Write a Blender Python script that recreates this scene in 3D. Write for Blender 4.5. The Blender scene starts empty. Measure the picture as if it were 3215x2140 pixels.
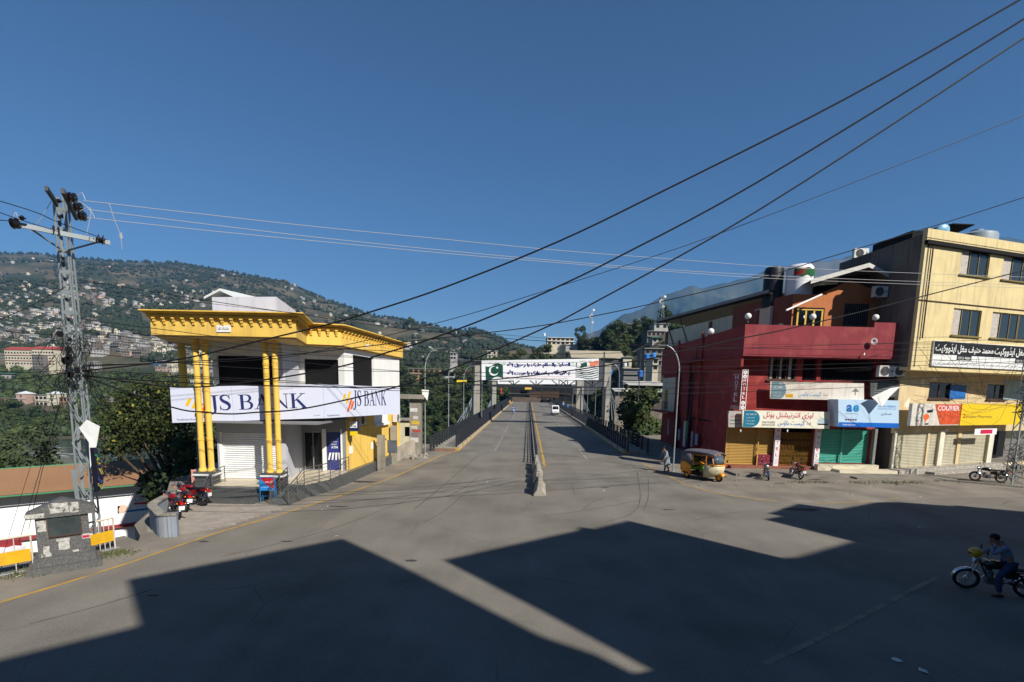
import bpy, math, random, unicodedata
import numpy as np
from mathutils import Vector, Matrix, noise
random.seed(7); rng = np.random.default_rng(7)
SC = bpy.context.scene; COL = SC.collection
# ------------------------------------------------------------------ camera
HAZE = 0.00009
EYE = 5.3; FPX = 1540.0; PX = 1607.5; ROLL = .02
PITCH = math.atan(195/FPX); PY = 1218+FPX*math.tan(PITCH)+.02*(PX-1659)
_R0 = Vector((1,0,0)); _U0 = Vector((0,math.sin(PITCH),math.cos(PITCH))); _F = Vector((0,math.cos(PITCH),-math.sin(PITCH)))
_R = _R0*math.cos(ROLL)+_U0*math.sin(ROLL); _U = _U0*math.cos(ROLL)-_R0*math.sin(ROLL)
cam = bpy.data.cameras.new('camera'); camo = bpy.data.objects.new('camera', cam); COL.objects.link(camo)
cam.sensor_width = 36; cam.lens = 36*FPX/3215; cam.shift_y = (PY-1070)/3215
cam.clip_start = .1; cam.clip_end = 20000
mw = Matrix.Identity(4)
for i in range(3):
    mw[i][0] = _R[i]; mw[i][1] = _U[i]; mw[i][2] = -_F[i]
mw[2][3] = EYE
camo.matrix_world = mw; SC.camera = camo
# ------------------------------------------------------------------ light
SUN_AZ = Vector((.69,-.724)).normalized(); SUN_EL = math.radians(38)
to_sun = Vector((SUN_AZ.x*math.cos(SUN_EL), SUN_AZ.y*math.cos(SUN_EL), math.sin(SUN_EL)))
W = bpy.data.worlds.new('World'); SC.world = W; W.use_nodes = True
nt = W.node_tree; bg = nt.nodes['Background']
sky = nt.nodes.new('ShaderNodeTexSky'); sky.sky_type = 'NISHITA'; sky.sun_disc = False
sky.sun_elevation = SUN_EL; sky.sun_rotation = math.atan2(SUN_AZ.x, SUN_AZ.y)
sky.altitude = 900; sky.air_density = 1.2; sky.dust_density = 0; sky.ozone_density = 9
nt.links.new(sky.outputs[0], bg.inputs[0]); bg.inputs[1].default_value = .05
sun = bpy.data.lights.new('sun', 'SUN'); suno = bpy.data.objects.new('sun', sun); COL.objects.link(suno)
sun.energy = 5.0; sun.angle = math.radians(.5); sun.color = (1, .945, .86)
suno.rotation_euler = to_sun.to_track_quat('Z','Y').to_euler()
SC.view_settings.view_transform = 'Standard'; SC.view_settings.look = 'None'
SC.view_settings.exposure = .6; SC.view_settings.gamma = 1; SC.view_settings.use_curve_mapping = False
try:
    SC.cycles.max_bounces = 6; SC.cycles.transparent_max_bounces = 12; SC.cycles.volume_bounces = 0
    SC.cycles.use_adaptive_sampling = True; SC.cycles.use_denoising = True
except Exception: pass
# ------------------------------------------------------------------ place finding
def _ray(x, y): return _F*FPX + _R*(x-PX) - _U*(y-PY)
def G(x, y, z=0):                     # ground point seen at photo position x, y
    d = _ray(x, y); t = (z-EYE)/d.z
    return Vector((d.x*t, d.y*t, z))
def D(x, y, Y):                       # point at distance Y seen at photo position x, y
    d = _ray(x, y); t = Y/d.y
    return Vector((d.x*t, Y, EYE+d.z*t))
def row_of_horizon(x): return 1218+.02*(x-1659)
# ------------------------------------------------------------------ materials
def lin(c): return tuple(((v/255)/12.92 if v/255 <= .04045 else ((v/255+.055)/1.055)**2.4) for v in c)
MATS = {}
def M(name, rgb=(128,128,128), rough=.85, var=.12, scale=4.0, bump=.15, metal=0.0, streak=0.0, spec=.3,
      rgb2=None, scale2=None, cover=.5, emit=0, detail=6, bscale=None, dirt=None, soft=.12):
    """painted / mineral / cloth surface: base colour with grain, wear patches of rgb2, rain streaks and fine relief"""
    if name in MATS: return MATS[name]
    m = bpy.data.materials.new(name); m.use_nodes = True; MATS[name] = m
    t = m.node_tree; n = t.nodes; L = t.links; b = n['Principled BSDF']
    b.inputs['Roughness'].default_value = rough; b.inputs['Metallic'].default_value = metal
    b.inputs['Specular IOR Level'].default_value = spec
    c = lin(rgb)
    tc = n.new('ShaderNodeTexCoord')
    no = n.new('ShaderNodeTexNoise'); no.inputs['Scale'].default_value = scale; no.inputs['Detail'].default_value = detail
    L.new(tc.outputs['Object'], no.inputs['Vector'])
    mr = n.new('ShaderNodeMapRange'); mr.inputs[1].default_value = .3; mr.inputs[2].default_value = .7
    mr.inputs[3].default_value = 1-var; mr.inputs[4].default_value = 1+var
    L.new(no.outputs[0], mr.inputs[0])
    src = None
    def rgbn(v):
        q = n.new('ShaderNodeRGB'); q.outputs[0].default_value = (*v, 1); return q.outputs[0]
    col = rgbn(c)
    def mix(fac, a, bb):
        q = n.new('ShaderNodeMix'); q.data_type = 'RGBA'
        L.new(fac, q.inputs[0]); L.new(a, q.inputs[6]); L.new(bb, q.inputs[7]); return q.outputs[2]
    if rgb2:
        n2 = n.new('ShaderNodeTexNoise'); n2.inputs['Scale'].default_value = scale2 or scale*.4; n2.inputs['Detail'].default_value = 5
        L.new(tc.outputs['Object'], n2.inputs['Vector'])
        r2 = n.new('ShaderNodeMapRange'); r2.inputs[1].default_value = 1-cover-soft*.5; r2.inputs[2].default_value = 1-cover+soft*.5
        L.new(n2.outputs[0], r2.inputs[0]); col = mix(r2.outputs[0], col, rgbn(lin(rgb2)))
    if streak:
        mp = n.new('ShaderNodeMapping'); mp.inputs['Scale'].default_value = (3.5,3.5,.25)
        L.new(tc.outputs['Object'], mp.inputs[0])
        n3 = n.new('ShaderNodeTexNoise'); n3.inputs['Scale'].default_value = 1.3; n3.inputs['Detail'].default_value = 5
        L.new(mp.outputs[0], n3.inputs['Vector'])
        r3 = n.new('ShaderNodeMapRange'); r3.inputs[1].default_value = .5; r3.inputs[2].default_value = .75; r3.inputs[4].default_value = streak
        L.new(n3.outputs[0], r3.inputs[0]); col = mix(r3.outputs[0], col, rgbn(lin(dirt or (70,64,56))))
    mul = n.new('ShaderNodeMix'); mul.data_type = 'RGBA'; mul.blend_type = 'MULTIPLY'; mul.inputs[0].default_value = 1
    L.new(col, mul.inputs[6]); L.new(mr.outputs[0], mul.inputs[7]); L.new(mul.outputs[2], b.inputs['Base Color'])
    if bump:
        bp = n.new('ShaderNodeBump'); bp.inputs['Strength'].default_value = bump; bp.inputs['Distance'].default_value = .02
        nb = n.new('ShaderNodeTexNoise'); nb.inputs['Scale'].default_value = bscale or scale*6; nb.inputs['Detail'].default_value = 4
        L.new(tc.outputs['Object'], nb.inputs['Vector']); L.new(nb.outputs[0], bp.inputs['Height']); L.new(bp.outputs[0], b.inputs['Normal'])
    if emit:
        b.inputs['Emission Color'].default_value = (*c,1); b.inputs['Emission Strength'].default_value = emit
    return m
def glass_mat(name, rgb=(20,24,28), rough=.08):
    if name in MATS: return MATS[name]
    return M(name, rgb, rough=rough, var=.05, bump=0, spec=.5)
# ------------------------------------------------------------------ mesh building
class MB:
    def __init__(s): s.v = []; s.f = []; s.M = None; s.mi = []; s.cur = 0
    def add(s, vs, fs):
        o = len(s.v)
        if s.M is not None: vs = [s.M @ Vector(v) for v in vs]
        s.v += [tuple(v) for v in vs]; s.f += [tuple(i+o for i in f) for f in fs]; s.mi += [s.cur]*len(fs); return s
    def box(s, x0, y0, z0, x1, y1, z1):
        return s.add([(x0,y0,z0),(x1,y0,z0),(x1,y1,z0),(x0,y1,z0),(x0,y0,z1),(x1,y0,z1),(x1,y1,z1),(x0,y1,z1)],
                     [(0,3,2,1),(4,5,6,7),(0,1,5,4),(1,2,6,5),(2,3,7,6),(3,0,4,7)])
    def cbox(s, c, h): return s.box(c[0]-h[0],c[1]-h[1],c[2]-h[2],c[0]+h[0],c[1]+h[1],c[2]+h[2])
    def hexa(s, p):   # 8 corners: bottom ring 0-3, top ring 4-7
        return s.add(p, [(0,3,2,1),(4,5,6,7),(0,1,5,4),(1,2,6,5),(2,3,7,6),(3,0,4,7)])
    def prism(s, poly, z0, z1, top=True, bottom=True):
        n = len(poly); a = sum(poly[i][0]*poly[(i+1)%n][1]-poly[(i+1)%n][0]*poly[i][1] for i in range(n))
        if a < 0: poly = poly[::-1]
        zf = z0 if callable(z0) else (lambda p: z0)
        vs = [(p[0],p[1],zf(p)) for p in poly]+[(p[0],p[1],z1) for p in poly]
        fs = [(i,(i+1)%n,n+(i+1)%n,n+i) for i in range(n)]
        if top: fs.append(tuple(range(n,2*n)))
        if bottom: fs.append(tuple(range(n-1,-1,-1)))
        return s.add(vs, fs)
    def profile(s, poly, axis, a0, a1):   # 2-D outline extruded along an axis; poly in the other two axes
        n = len(poly)
        def pt(p, a): return {'x':(a,p[0],p[1]),'y':(p[0],a,p[1]),'z':(p[0],p[1],a)}[axis]
        return s.add([pt(p,a0) for p in poly]+[pt(p,a1) for p in poly],
                     [(i,(i+1)%n,n+(i+1)%n,n+i) for i in range(n)]+[tuple(range(n-1,-1,-1)),tuple(range(n,2*n))])
    def tube(s, pts, r, n=8, cap=True, r1=None):
        pts = [Vector(p) for p in pts]; vs = []; fs = []; k = len(pts)
        rs = r if isinstance(r,(list,tuple)) else ([r]*k if r1 is None else [r+(r1-r)*i/(k-1) for i in range(k)])
        prev = None
        for i, p in enumerate(pts):
            d = (pts[min(i+1,k-1)]-pts[max(i-1,0)]).normalized()
            if prev is None:
                a = d.orthogonal().normalized()
            else:
                a = (prev-d*prev.dot(d)).normalized()
            prev = a; b = d.cross(a)
            for j in range(n):
                t = 2*math.pi*j/n; vs.append(p+(a*math.cos(t)+b*math.sin(t))*rs[i])
        for i in range(k-1):
            for j in range(n):
                fs.append((i*n+j, i*n+(j+1)%n, (i+1)*n+(j+1)%n, (i+1)*n+j))
        if cap: fs += [tuple(range(n-1,-1,-1)), tuple(range((k-1)*n,k*n))]
        return s.add(vs, fs)
    def lathe(s, prof, c, n=12, axis='z', cap=True):    # prof: (radius, height)
        vs = []; fs = []; k = len(prof)
        for r, h in prof:
            for j in range(n):
                t = 2*math.pi*j/n; u = r*math.cos(t); w = r*math.sin(t)
                vs.append({'z':(c[0]+u,c[1]+w,c[2]+h),'x':(c[0]+h,c[1]+u,c[2]+w),'y':(c[0]+u,c[1]+h,c[2]-w)}[axis])
        for i in range(k-1):
            for j in range(n): fs.append((i*n+j,i*n+(j+1)%n,(i+1)*n+(j+1)%n,(i+1)*n+j))
        if cap: fs += [tuple(range(n-1,-1,-1)), tuple(range((k-1)*n,k*n))]
        return s.add(vs, fs)
    def ball(s, c, r, n=12, m=8, sc=(1,1,1)):
        prof = [(math.sin(math.pi*i/m),-math.cos(math.pi*i/m)) for i in range(m+1)]
        prof[0] = (.02,-1); prof[-1] = (.02,1); vs = []; fs = []
        for a, h in prof:
            for j in range(n):
                t = 2*math.pi*j/n; vs.append((c[0]+a*r*sc[0]*math.cos(t), c[1]+a*r*sc[1]*math.sin(t), c[2]+h*r*sc[2]))
        for i in range(m):
            for j in range(n): fs.append((i*n+j,i*n+(j+1)%n,(i+1)*n+(j+1)%n,(i+1)*n+j))
        return s.add(vs, fs)
    def torus(s, c, R, r, n=20, m=8, axis='y'):
        vs = []; fs = []
        for i in range(n):
            a = 2*math.pi*i/n
            for j in range(m):
                b = 2*math.pi*j/m; q = R+r*math.cos(b); h = r*math.sin(b)
                u = q*math.cos(a); w = q*math.sin(a)
                vs.append({'y':(c[0]+u,c[1]+h,c[2]+w),'z':(c[0]+u,c[1]+w,c[2]+h),'x':(c[0]+h,c[1]+u,c[2]+w)}[axis])
        for i in range(n):
            for j in range(m): fs.append((i*m+j,i*m+(j+1)%m,((i+1)%n)*m+(j+1)%m,((i+1)%n)*m+j))
        return s.add(vs, fs)
    def quad(s, a, b, c, d): return s.add([a,b,c,d],[(0,1,2,3)])
def to_mesh(mb, name, mats, off=None, smooth=False):
    me = bpy.data.meshes.new(name)
    vs = mb.v if off is None else [(v[0]-off[0],v[1]-off[1],v[2]-off[2]) for v in mb.v]
    me.from_pydata(vs, [], mb.f)
    mats = mats if isinstance(mats,(list,tuple)) else [mats]
    for m in mats: me.materials.append(m)
    if any(mb.mi): me.polygons.foreach_set('material_index', mb.mi)
    if smooth:
        me.polygons.foreach_set('use_smooth', [True]*len(me.polygons))
        if smooth != 'all':
            try: me.set_sharp_from_angle(angle=math.radians(40))
            except Exception: pass
    me.validate(); me.update()
    return me
def world_loc(o):
    v = Vector(o.location); p = o.parent
    while p: v = v+Vector(p.location); p = p.parent
    return v
def obj(name, me, parent=None, **props):
    o = bpy.data.objects.new(name, me); COL.objects.link(o)
    if parent is not None: o.parent = parent
    for k, v in props.items(): o[k] = v
    return o
def thing(name, label, cat, loc=(0,0,0), rz=0, group=None):
    o = bpy.data.objects.new(name, None); COL.objects.link(o); o.empty_display_size = .2
    o.location = loc; o.rotation_euler = (0,0,rz); o['label'] = label; o['category'] = cat
    if group: o['group'] = group
    return o
def part(name, mb, mats, parent, world=True, smooth=False, **props):
    """a part built in world coordinates (world=True) or in its thing's own"""
    off = world_loc(parent) if world else None
    me = mb if isinstance(mb, bpy.types.Mesh) else to_mesh(mb, name, mats, off, smooth)
    return obj(name, me, parent, **props)
def solo(name, mb, mats, label, cat, loc, group=None, smooth=False, world=True):
    o = obj(name, to_mesh(mb, name, mats, loc if world else None, smooth)); o.location = loc
    o['label'] = label; o['category'] = cat
    if group: o['group'] = group
    return o
def structure(name, mb, mats, smooth=False, parent=None):
    o = obj(name, to_mesh(mb, name, mats, None, smooth), parent)
    if parent is None: o['kind'] = 'structure'
    return o
def copy_tree(o, parent=None):
    c = o.copy(); COL.objects.link(c)
    if parent is not None: c.parent = parent
    for ch in list(o.children): copy_tree(ch, c)
    return c
class Frame:
    """a facade: origin, direction along it, outward normal; boxes are given along / up / out"""
    def __init__(s, p0, p1, z=0):
        s.o = Vector((p0[0],p0[1],z)); s.u = Vector((p1[0]-p0[0],p1[1]-p0[1],0)); s.len = s.u.length; s.u.normalize()
        s.n = Vector((s.u.y,-s.u.x,0)); s.z = Vector((0,0,1))
    def p(s, a, h, d=0): return s.o+s.u*a+s.z*h+s.n*d
    def box(s, mb, a0, a1, h0, h1, d0, d1):
        return mb.hexa([s.p(a0,h0,d1),s.p(a1,h0,d1),s.p(a1,h0,d0),s.p(a0,h0,d0),s.p(a0,h1,d1),s.p(a1,h1,d1),s.p(a1,h1,d0),s.p(a0,h1,d0)])
    def mat(s, a, h, d):
        m = Matrix.Identity(4); P = s.p(a,h,d)
        for i in range(3): m[i][0] = s.u[i]; m[i][1] = s.z[i]; m[i][2] = s.n[i]; m[i][3] = P[i]
        return m
    def hit(s, x, y, d=0):      # along, up of what the photo shows at x, y on this facade
        r = _ray(x, y); e = Vector((0,0,EYE)); t = (s.o+s.n*d-e).dot(s.n)/r.dot(s.n); q = e+r*t-s.o
        return q.dot(s.u), q.z
# ------------------------------------------------------------------ writing
_FORMS = {}
_K = {'<isolated>':'s','<final>':'f','<initial>':'i','<medial>':'m'}
for _c in list(range(0xFB50,0xFDFF))+list(range(0xFE70,0xFEFD)):
    _d = unicodedata.decomposition(chr(_c)).split()
    if len(_d) == 2 and _d[0] in _K: _FORMS.setdefault(chr(int(_d[1],16)), {})[_K[_d[0]]] = chr(_c)
def shape_rtl(t):
    """join the letters of a right-to-left line and lay them out left to right"""
    out = []
    for w in t.split(' '):
        w = w.replace('الله', '\uFDF2'); r = []
        for i, ch in enumerate(w):
            f = _FORMS.get(ch)
            if not f: r.append(ch); continue
            pv = i > 0 and 'i' in _FORMS.get(w[i-1], {}) and 'f' in f
            nx = i < len(w)-1 and 'f' in _FORMS.get(w[i+1], {}) and 'i' in f
            r.append(f.get('m' if pv and nx else 'f' if pv else 'i' if nx else 's', f.get('s', ch)))
        out.append(''.join(r))
    return ' '.join(out)[::-1]
_TXT = {}
def text_verts(t, rtl=False, bold=0.0):
    key = (t, rtl, bold)
    if key in _TXT: return _TXT[key]
    cu = bpy.data.curves.new('t', 'FONT'); cu.body = shape_rtl(t) if rtl else t; cu.size = 1; cu.resolution_u = 3
    cu.offset = bold; cu.fill_mode = 'FRONT'; cu.dimensions = '2D'
    o = bpy.data.objects.new('t', cu); COL.objects.link(o)
    dg = bpy.context.evaluated_depsgraph_get(); me = bpy.data.meshes.new_from_object(o.evaluated_get(dg))
    vs = [tuple(v.co) for v in me.vertices]; fs = [tuple(p.vertices) for p in me.polygons]
    bpy.data.objects.remove(o); bpy.data.curves.remove(cu); bpy.data.meshes.remove(me)
    if not vs: vs = [(0,0,0),(1,0,0),(1,1,0),(0,1,0)]; fs = []
    x0 = min(v[0] for v in vs); x1 = max(v[0] for v in vs); y0 = min(v[1] for v in vs); y1 = max(v[1] for v in vs)
    vs = [((v[0]-x0)/(x1-x0+1e-9), (v[1]-y0)/(y1-y0+1e-9), 0) for v in vs]
    _TXT[key] = (vs, fs); return vs, fs
def write(mb, mat4, t, w, h, rtl=False, x=0, y=0, bold=0.0):
    """lettering t filling w x h from lower left x, y of the plane mat4 (x right, y up, z out)"""
    vs, fs = text_verts(t, rtl, bold)
    return mb.add([mat4 @ Vector((x+v[0]*w, y+v[1]*h, 0)) for v in vs], fs)
def rect(mb, mat4, x0, y0, x1, y1, z=0):
    return mb.add([mat4 @ Vector(p) for p in ((x0,y0,z),(x1,y0,z),(x1,y1,z),(x0,y1,z))], [(0,1,2,3)])
def poly(mb, mat4, pts, z=0):
    return mb.add([mat4 @ Vector((p[0],p[1],z)) for p in pts], [tuple(range(len(pts)))])
def disc(mb, mat4, x, y, rx, ry=None, z=0, n=24, a0=0, a1=2*math.pi):
    ry = ry or rx
    return poly(mb, mat4, [(x+rx*math.cos(a0+(a1-a0)*i/n), y+ry*math.sin(a0+(a1-a0)*i/n)) for i in range(n+(a1-a0 < 6.2))], z)
def ribbon(mb, mat4, pts, z=0):      # pts: x, y, width
    n = len(pts); L = []; Rr = []
    for i, (x, y, w) in enumerate(pts):
        a = pts[max(i-1,0)]; b = pts[min(i+1,n-1)]; dx = b[0]-a[0]; dy = b[1]-a[1]; l = math.hypot(dx,dy) or 1
        L.append((x-dy/l*w/2, y+dx/l*w/2, z)); Rr.append((x+dy/l*w/2, y-dx/l*w/2, z))
    return mb.add([mat4 @ Vector(p) for p in L+Rr], [(i,n+i,n+i+1,i+1) for i in range(n-1)])
def arc_pts(pts, k=5):               # smooth a control polyline (Catmull-Rom)
    out = []; n = len(pts)
    for i in range(n-1):
        p = [np.array(pts[max(0,min(n-1,j))]) for j in (i-1,i,i+1,i+2)]
        for q in range(k):
            t = q/k
            out.append(tuple(.5*((2*p[1])+(-p[0]+p[2])*t+(2*p[0]-5*p[1]+4*p[2]-p[3])*t*t+(-p[0]+3*p[1]-3*p[2]+p[3])*t**3)))
    out.append(tuple(pts[-1])); return out
def serif_word(mb, mat4, word, w, h, x=0, y=0):
    """old-style serif capitals built stroke by stroke; h = cap height"""
    adv = {'J':.5,'S':.62,'B':.78,'A':.86,'N':.92,'K':.88,' ':.32}
    tot = sum(adv[c] for c in word); sx = w/tot; X = x; lay = 0
    for ch in word:
        def T(px, py): return (X+px*sx, y+py*h)
        def P(pts):
            nonlocal lay; lay += 1; poly(mb, mat4, [T(*p) for p in pts], .0004*(lay%9))
        def Rb(pts):
            nonlocal lay; lay += 1; ribbon(mb, mat4, [(*T(p[0],p[1]), p[2]*(sx*.5+h*.5)) for p in arc_pts(pts)], .0004*(lay%9))
        def Rc(a,b,c,d): P([(a,b),(c,b),(c,d),(a,d)])
        if ch == 'B':
            Rc(.12,0,.27,1); Rc(.02,.96,.3,1); Rc(.02,0,.3,.04)
            Rb([(.2,.98,.035),(.42,.975,.05),(.56,.9,.11),(.6,.76,.15),(.55,.61,.11),(.42,.53,.05),(.2,.525,.035)])
            Rb([(.2,.525,.035),(.45,.52,.05),(.62,.43,.12),(.66,.27,.16),(.6,.1,.11),(.44,.025,.05),(.2,.02,.035)])
        elif ch == 'A':
            P([(.1,0),(.15,0),(.46,.92),(.42,.99)]); P([(.36,1),(.46,1),(.79,0),(.63,0),(.355,.88)])
            Rc(.2,.31,.64,.355); Rc(.0,0,.26,.04); Rc(.52,0,.86,.04)
        elif ch == 'N':
            Rc(.12,0,.16,1); P([(.04,1),(.22,1),(.84,0),(.76,0),(.66,.1)]); Rc(.745,0,.785,1)
            Rc(.02,0,.26,.04); Rc(.62,.96,.9,1); Rc(.02,.96,.2,1)
        elif ch == 'K':
            Rc(.12,0,.27,1); Rc(.02,.96,.38,1); Rc(.02,0,.38,.04)
            P([(.26,.45),(.26,.52),(.64,.97),(.71,.97)]); P([(.33,.56),(.46,.62),(.86,.03),(.67,.03)])
            Rc(.54,.96,.82,1); Rc(.6,0,.9,.04)
        elif ch == 'J':
            Rc(.22,.1,.37,1); Rc(.1,.96,.48,1)
            Rb([(.297,.12,.15),(.28,-.08,.13),(.2,-.2,.08),(.08,-.24,.05),(.02,-.22,.05)]); disc(mb, mat4, *T(.04,-.19), .06*sx,.05*h, .004)
        elif ch == 'S':
            Rb([(.52,.8,.03),(.46,.93,.05),(.31,.99,.06),(.16,.92,.11),(.12,.76,.15),(.22,.6,.17),(.4,.47,.18),(.5,.31,.16),(.47,.12,.12),(.32,.02,.06),(.14,.06,.05),(.06,.22,.03)])
            P([(.5,.72),(.54,.72),(.54,1),(.51,1)]); P([(.04,0),(.07,0),(.08,.3),(.04,.3)])
        X += adv[ch]*sx
    return mb
# ------------------------------------------------------------------ asphalt, ground
def asphalt(name, rgb, crack=True, tyres=True):
    m = M(name, rgb, rough=.93, var=.10, scale=.55, bump=.35, bscale=60, rgb2=tuple(int(v*.84) for v in rgb), scale2=.3, cover=.4, spec=.25, soft=.3)
    t = m.node_tree; n = t.nodes; L = t.links; b = n['Principled BSDF']; src = b.inputs['Base Color'].links[0].from_socket
    tc = n.new('ShaderNodeTexCoord')
    fine = n.new('ShaderNodeTexNoise'); fine.inputs['Scale'].default_value = 45; fine.inputs['Detail'].default_value = 3
    L.new(tc.outputs['Object'], fine.inputs['Vector'])
    fr = n.new('ShaderNodeMapRange'); fr.inputs[1].default_value = .3; fr.inputs[2].default_value = .7; fr.inputs[3].default_value = .76; fr.inputs[4].default_value = 1.24
    L.new(fine.outputs[0], fr.inputs[0])
    q = n.new('ShaderNodeMix'); q.data_type = 'RGBA'; q.blend_type = 'MULTIPLY'; q.inputs[0].default_value = 1
    L.new(src, q.inputs[6]); L.new(fr.outputs[0], q.inputs[7]); src = q.outputs[2]
    mp = n.new('ShaderNodeMapping'); mp.inputs['Scale'].default_value = (1.1,.1,1); mp.inputs['Rotation'].default_value = (0,0,.03 if not crack else .35)
    L.new(tc.outputs['Object'], mp.inputs[0]); ln = n.new('ShaderNodeTexNoise'); ln.inputs['Scale'].default_value = .9; ln.inputs['Detail'].default_value = 4; L.new(mp.outputs[0], ln.inputs['Vector'])
    lr = n.new('ShaderNodeMapRange'); lr.inputs[1].default_value = .35; lr.inputs[2].default_value = .65; lr.inputs[3].default_value = .94; lr.inputs[4].default_value = 1.05; L.new(ln.outputs[0], lr.inputs[0])
    q = n.new('ShaderNodeMix'); q.data_type = 'RGBA'; q.blend_type = 'MULTIPLY'; q.inputs[0].default_value = 1; L.new(src, q.inputs[6]); L.new(lr.outputs[0], q.inputs[7]); src = q.outputs[2]
    if crack:
        dn = n.new('ShaderNodeTexNoise'); dn.inputs['Scale'].default_value = 1.2; dn.inputs['Detail'].default_value = 5
        L.new(tc.outputs['Object'], dn.inputs['Vector'])
        ad = n.new('ShaderNodeMix'); ad.data_type = 'VECTOR'; ad.inputs[0].default_value = .12
        L.new(tc.outputs['Object'], ad.inputs[4]); L.new(dn.outputs['Color'], ad.inputs[5])
        vo = n.new('ShaderNodeTexVoronoi'); vo.feature = 'DISTANCE_TO_EDGE'; vo.inputs['Scale'].default_value = .33
        L.new(ad.outputs[1], vo.inputs['Vector'])
        cr = n.new('ShaderNodeMapRange'); cr.inputs[1].default_value = .002; cr.inputs[2].default_value = .006; cr.inputs[3].default_value = 1; cr.inputs[4].default_value = 0
        L.new(vo.outputs['Distance'], cr.inputs[0])
        mk = n.new('ShaderNodeTexNoise'); mk.inputs['Scale'].default_value = .22
        L.new(tc.outputs['Object'], mk.inputs['Vector'])
        mr = n.new('ShaderNodeMapRange'); mr.inputs[1].default_value = .5; mr.inputs[2].default_value = .62; mr.inputs[4].default_value = .35
        L.new(mk.outputs[0], mr.inputs[0])
        mm = n.new('ShaderNodeMath'); mm.operation = 'MULTIPLY'; L.new(cr.outputs[0], mm.inputs[0]); L.new(mr.outputs[0], mm.inputs[1])
        q2 = n.new('ShaderNodeMix'); q2.data_type = 'RGBA'; q2.inputs[7].default_value = (*lin((46,44,42)),1)
        L.new(mm.outputs[0], q2.inputs[0]); L.new(src, q2.inputs[6]); src = q2.outputs[2]
    L.new(src, b.inputs['Base Color']); return m
mat_road = asphalt('worn_asphalt', (117,112,103))
mat_deck = asphalt('deck_asphalt', (116,112,105), crack=False)
mat_shoulder = M('dusty_verge', (132,124,112), rough=.95, var=.14, scale=.8, bump=.5, bscale=30, rgb2=(104,98,89), scale2=.5, cover=.45, soft=.4)
mat_yellow_line = M('worn_yellow_line', (178,140,58), rough=.8, var=.12, scale=3, rgb2=(128,115,84), scale2=2.2, cover=.4, bump=.1, soft=.2)
mat_white_line = M('faded_white_line', (148,145,138), rough=.8, var=.1, rgb2=(108,105,100), scale2=1.5, cover=.5, bump=.1)
mat_conc = M('weathered_concrete', (142,137,126), rough=.95, var=.14, scale=1.6, bump=.4, streak=.5, rgb2=(112,108,98), cover=.35)
mat_dark_stain = M('oil_stain', (62,58,54), rough=.9, var=.2, scale=5, bump=.1)

BS = .0308                     # the bridge runs slightly right of straight ahead
def bx(a, Y): return a+BS*Y
# yellow edge lines as the kerbless road edge: world points
left_edge = [(-13.2,7.0)]+[tuple(G(*p)[:2]) for p in ((0,1892),(200,1832),(397,1770),(550,1717),(700,1667),(860,1622),(1018,1572),(1130,1535),(1240,1496),(1320,1460),(1380,1432))]
left_edge[0] = (-13.2, 7.9)
left_edge = [(-26,-30),(-17,-6)]+left_edge
right_edge = [tuple(G(*p)[:2]) for p in ((2012,1453),(2060,1475),(2110,1500),(2150,1520),(2220,1541),(2300,1557),(2370,1567),(2440,1575))]
right_edge += [tuple(G(*p)[:2]) for p in ((2700,1580),(2950,1563),(3215,1560))]+[(60,40),(90,48)]
road_poly = left_edge+[(bx(-5.95,40.5),40.5),(bx(8.3,40.5),40.5)]+right_edge+[(90,-40),(-26,-40)]
verge_poly = [(-40,-45),(-30,-14),(-14.95,13.55),(-13.25,16.3),(-12.35,15.75),(-12.7,16.3),(-13.9,17.6),(-14.6,19.2),(-15.4,21.3),(-18.4,26),(-18.6,37),(-9.9,37.2),(-9.4,45),(bx(-7.6,45),45),
              (bx(-7.6,40.5),40.5),(bx(9.9,40.5),40.5),(bx(9.9,46),46),(14,47),(15.5,60),(40,66),(120,60),(120,-45)]
mb = MB(); mb.prism(verge_poly, -6, 0.0); structure('street_ground', mb, mat_shoulder)
mb = MB(); mb.add([(p[0],p[1],.005) for p in road_poly], [tuple(range(len(road_poly)))]); structure('road', mb, mat_road)
def line_strip(name, pts, w, z, mat, brk=None):
    mb = MB(); n = len(pts); fine = []
    for i in range(n-1):
        a = Vector((*pts[i],0)); b = Vector((*pts[i+1],0)); k = max(1,int((b-a).length/.7))
        fine += [a.lerp(b,j/k) for j in range(k)]
    fine.append(Vector((*pts[-1],0))); L = []; R = []
    for i, p in enumerate(fine):
        d = (fine[min(i+1,len(fine)-1)]-fine[max(i-1,0)]).normalized(); nn = Vector((-d.y,d.x,0)); ww = w*(.5+.06*random.uniform(-1,1))
        L.append(p+nn*ww); R.append(p-nn*ww)
    mb.add([(q.x,q.y,z) for q in L+R], [(i,len(L)+i,len(L)+i+1,i+1) for i in range(len(L)-1) if not brk or random.random() > brk])
    return structure(name, mb, mat)
line_strip('road_marking', left_edge[2:]+[(bx(-5.8,40.5),40.5)], .11, .010, mat_yellow_line)
line_strip('road_marking', right_edge[:8], .10, .010, mat_yellow_line)
line_strip('road_marking', [tuple(G(*p)[:2]) for p in ((2560,1580),(2700,1577),(2850,1560))], .08, .010, mat_yellow_line, .55)
line_strip('road_marking', [tuple(G(*p)[:2]) for p in ((2940,1812),(2750,1912),(2560,2010),(2400,2085))], .15, .010, M('worn_cream_line',(128,122,104),var=.15,scale=3,rgb2=(108,103,95),scale2=2,cover=.45))
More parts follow.
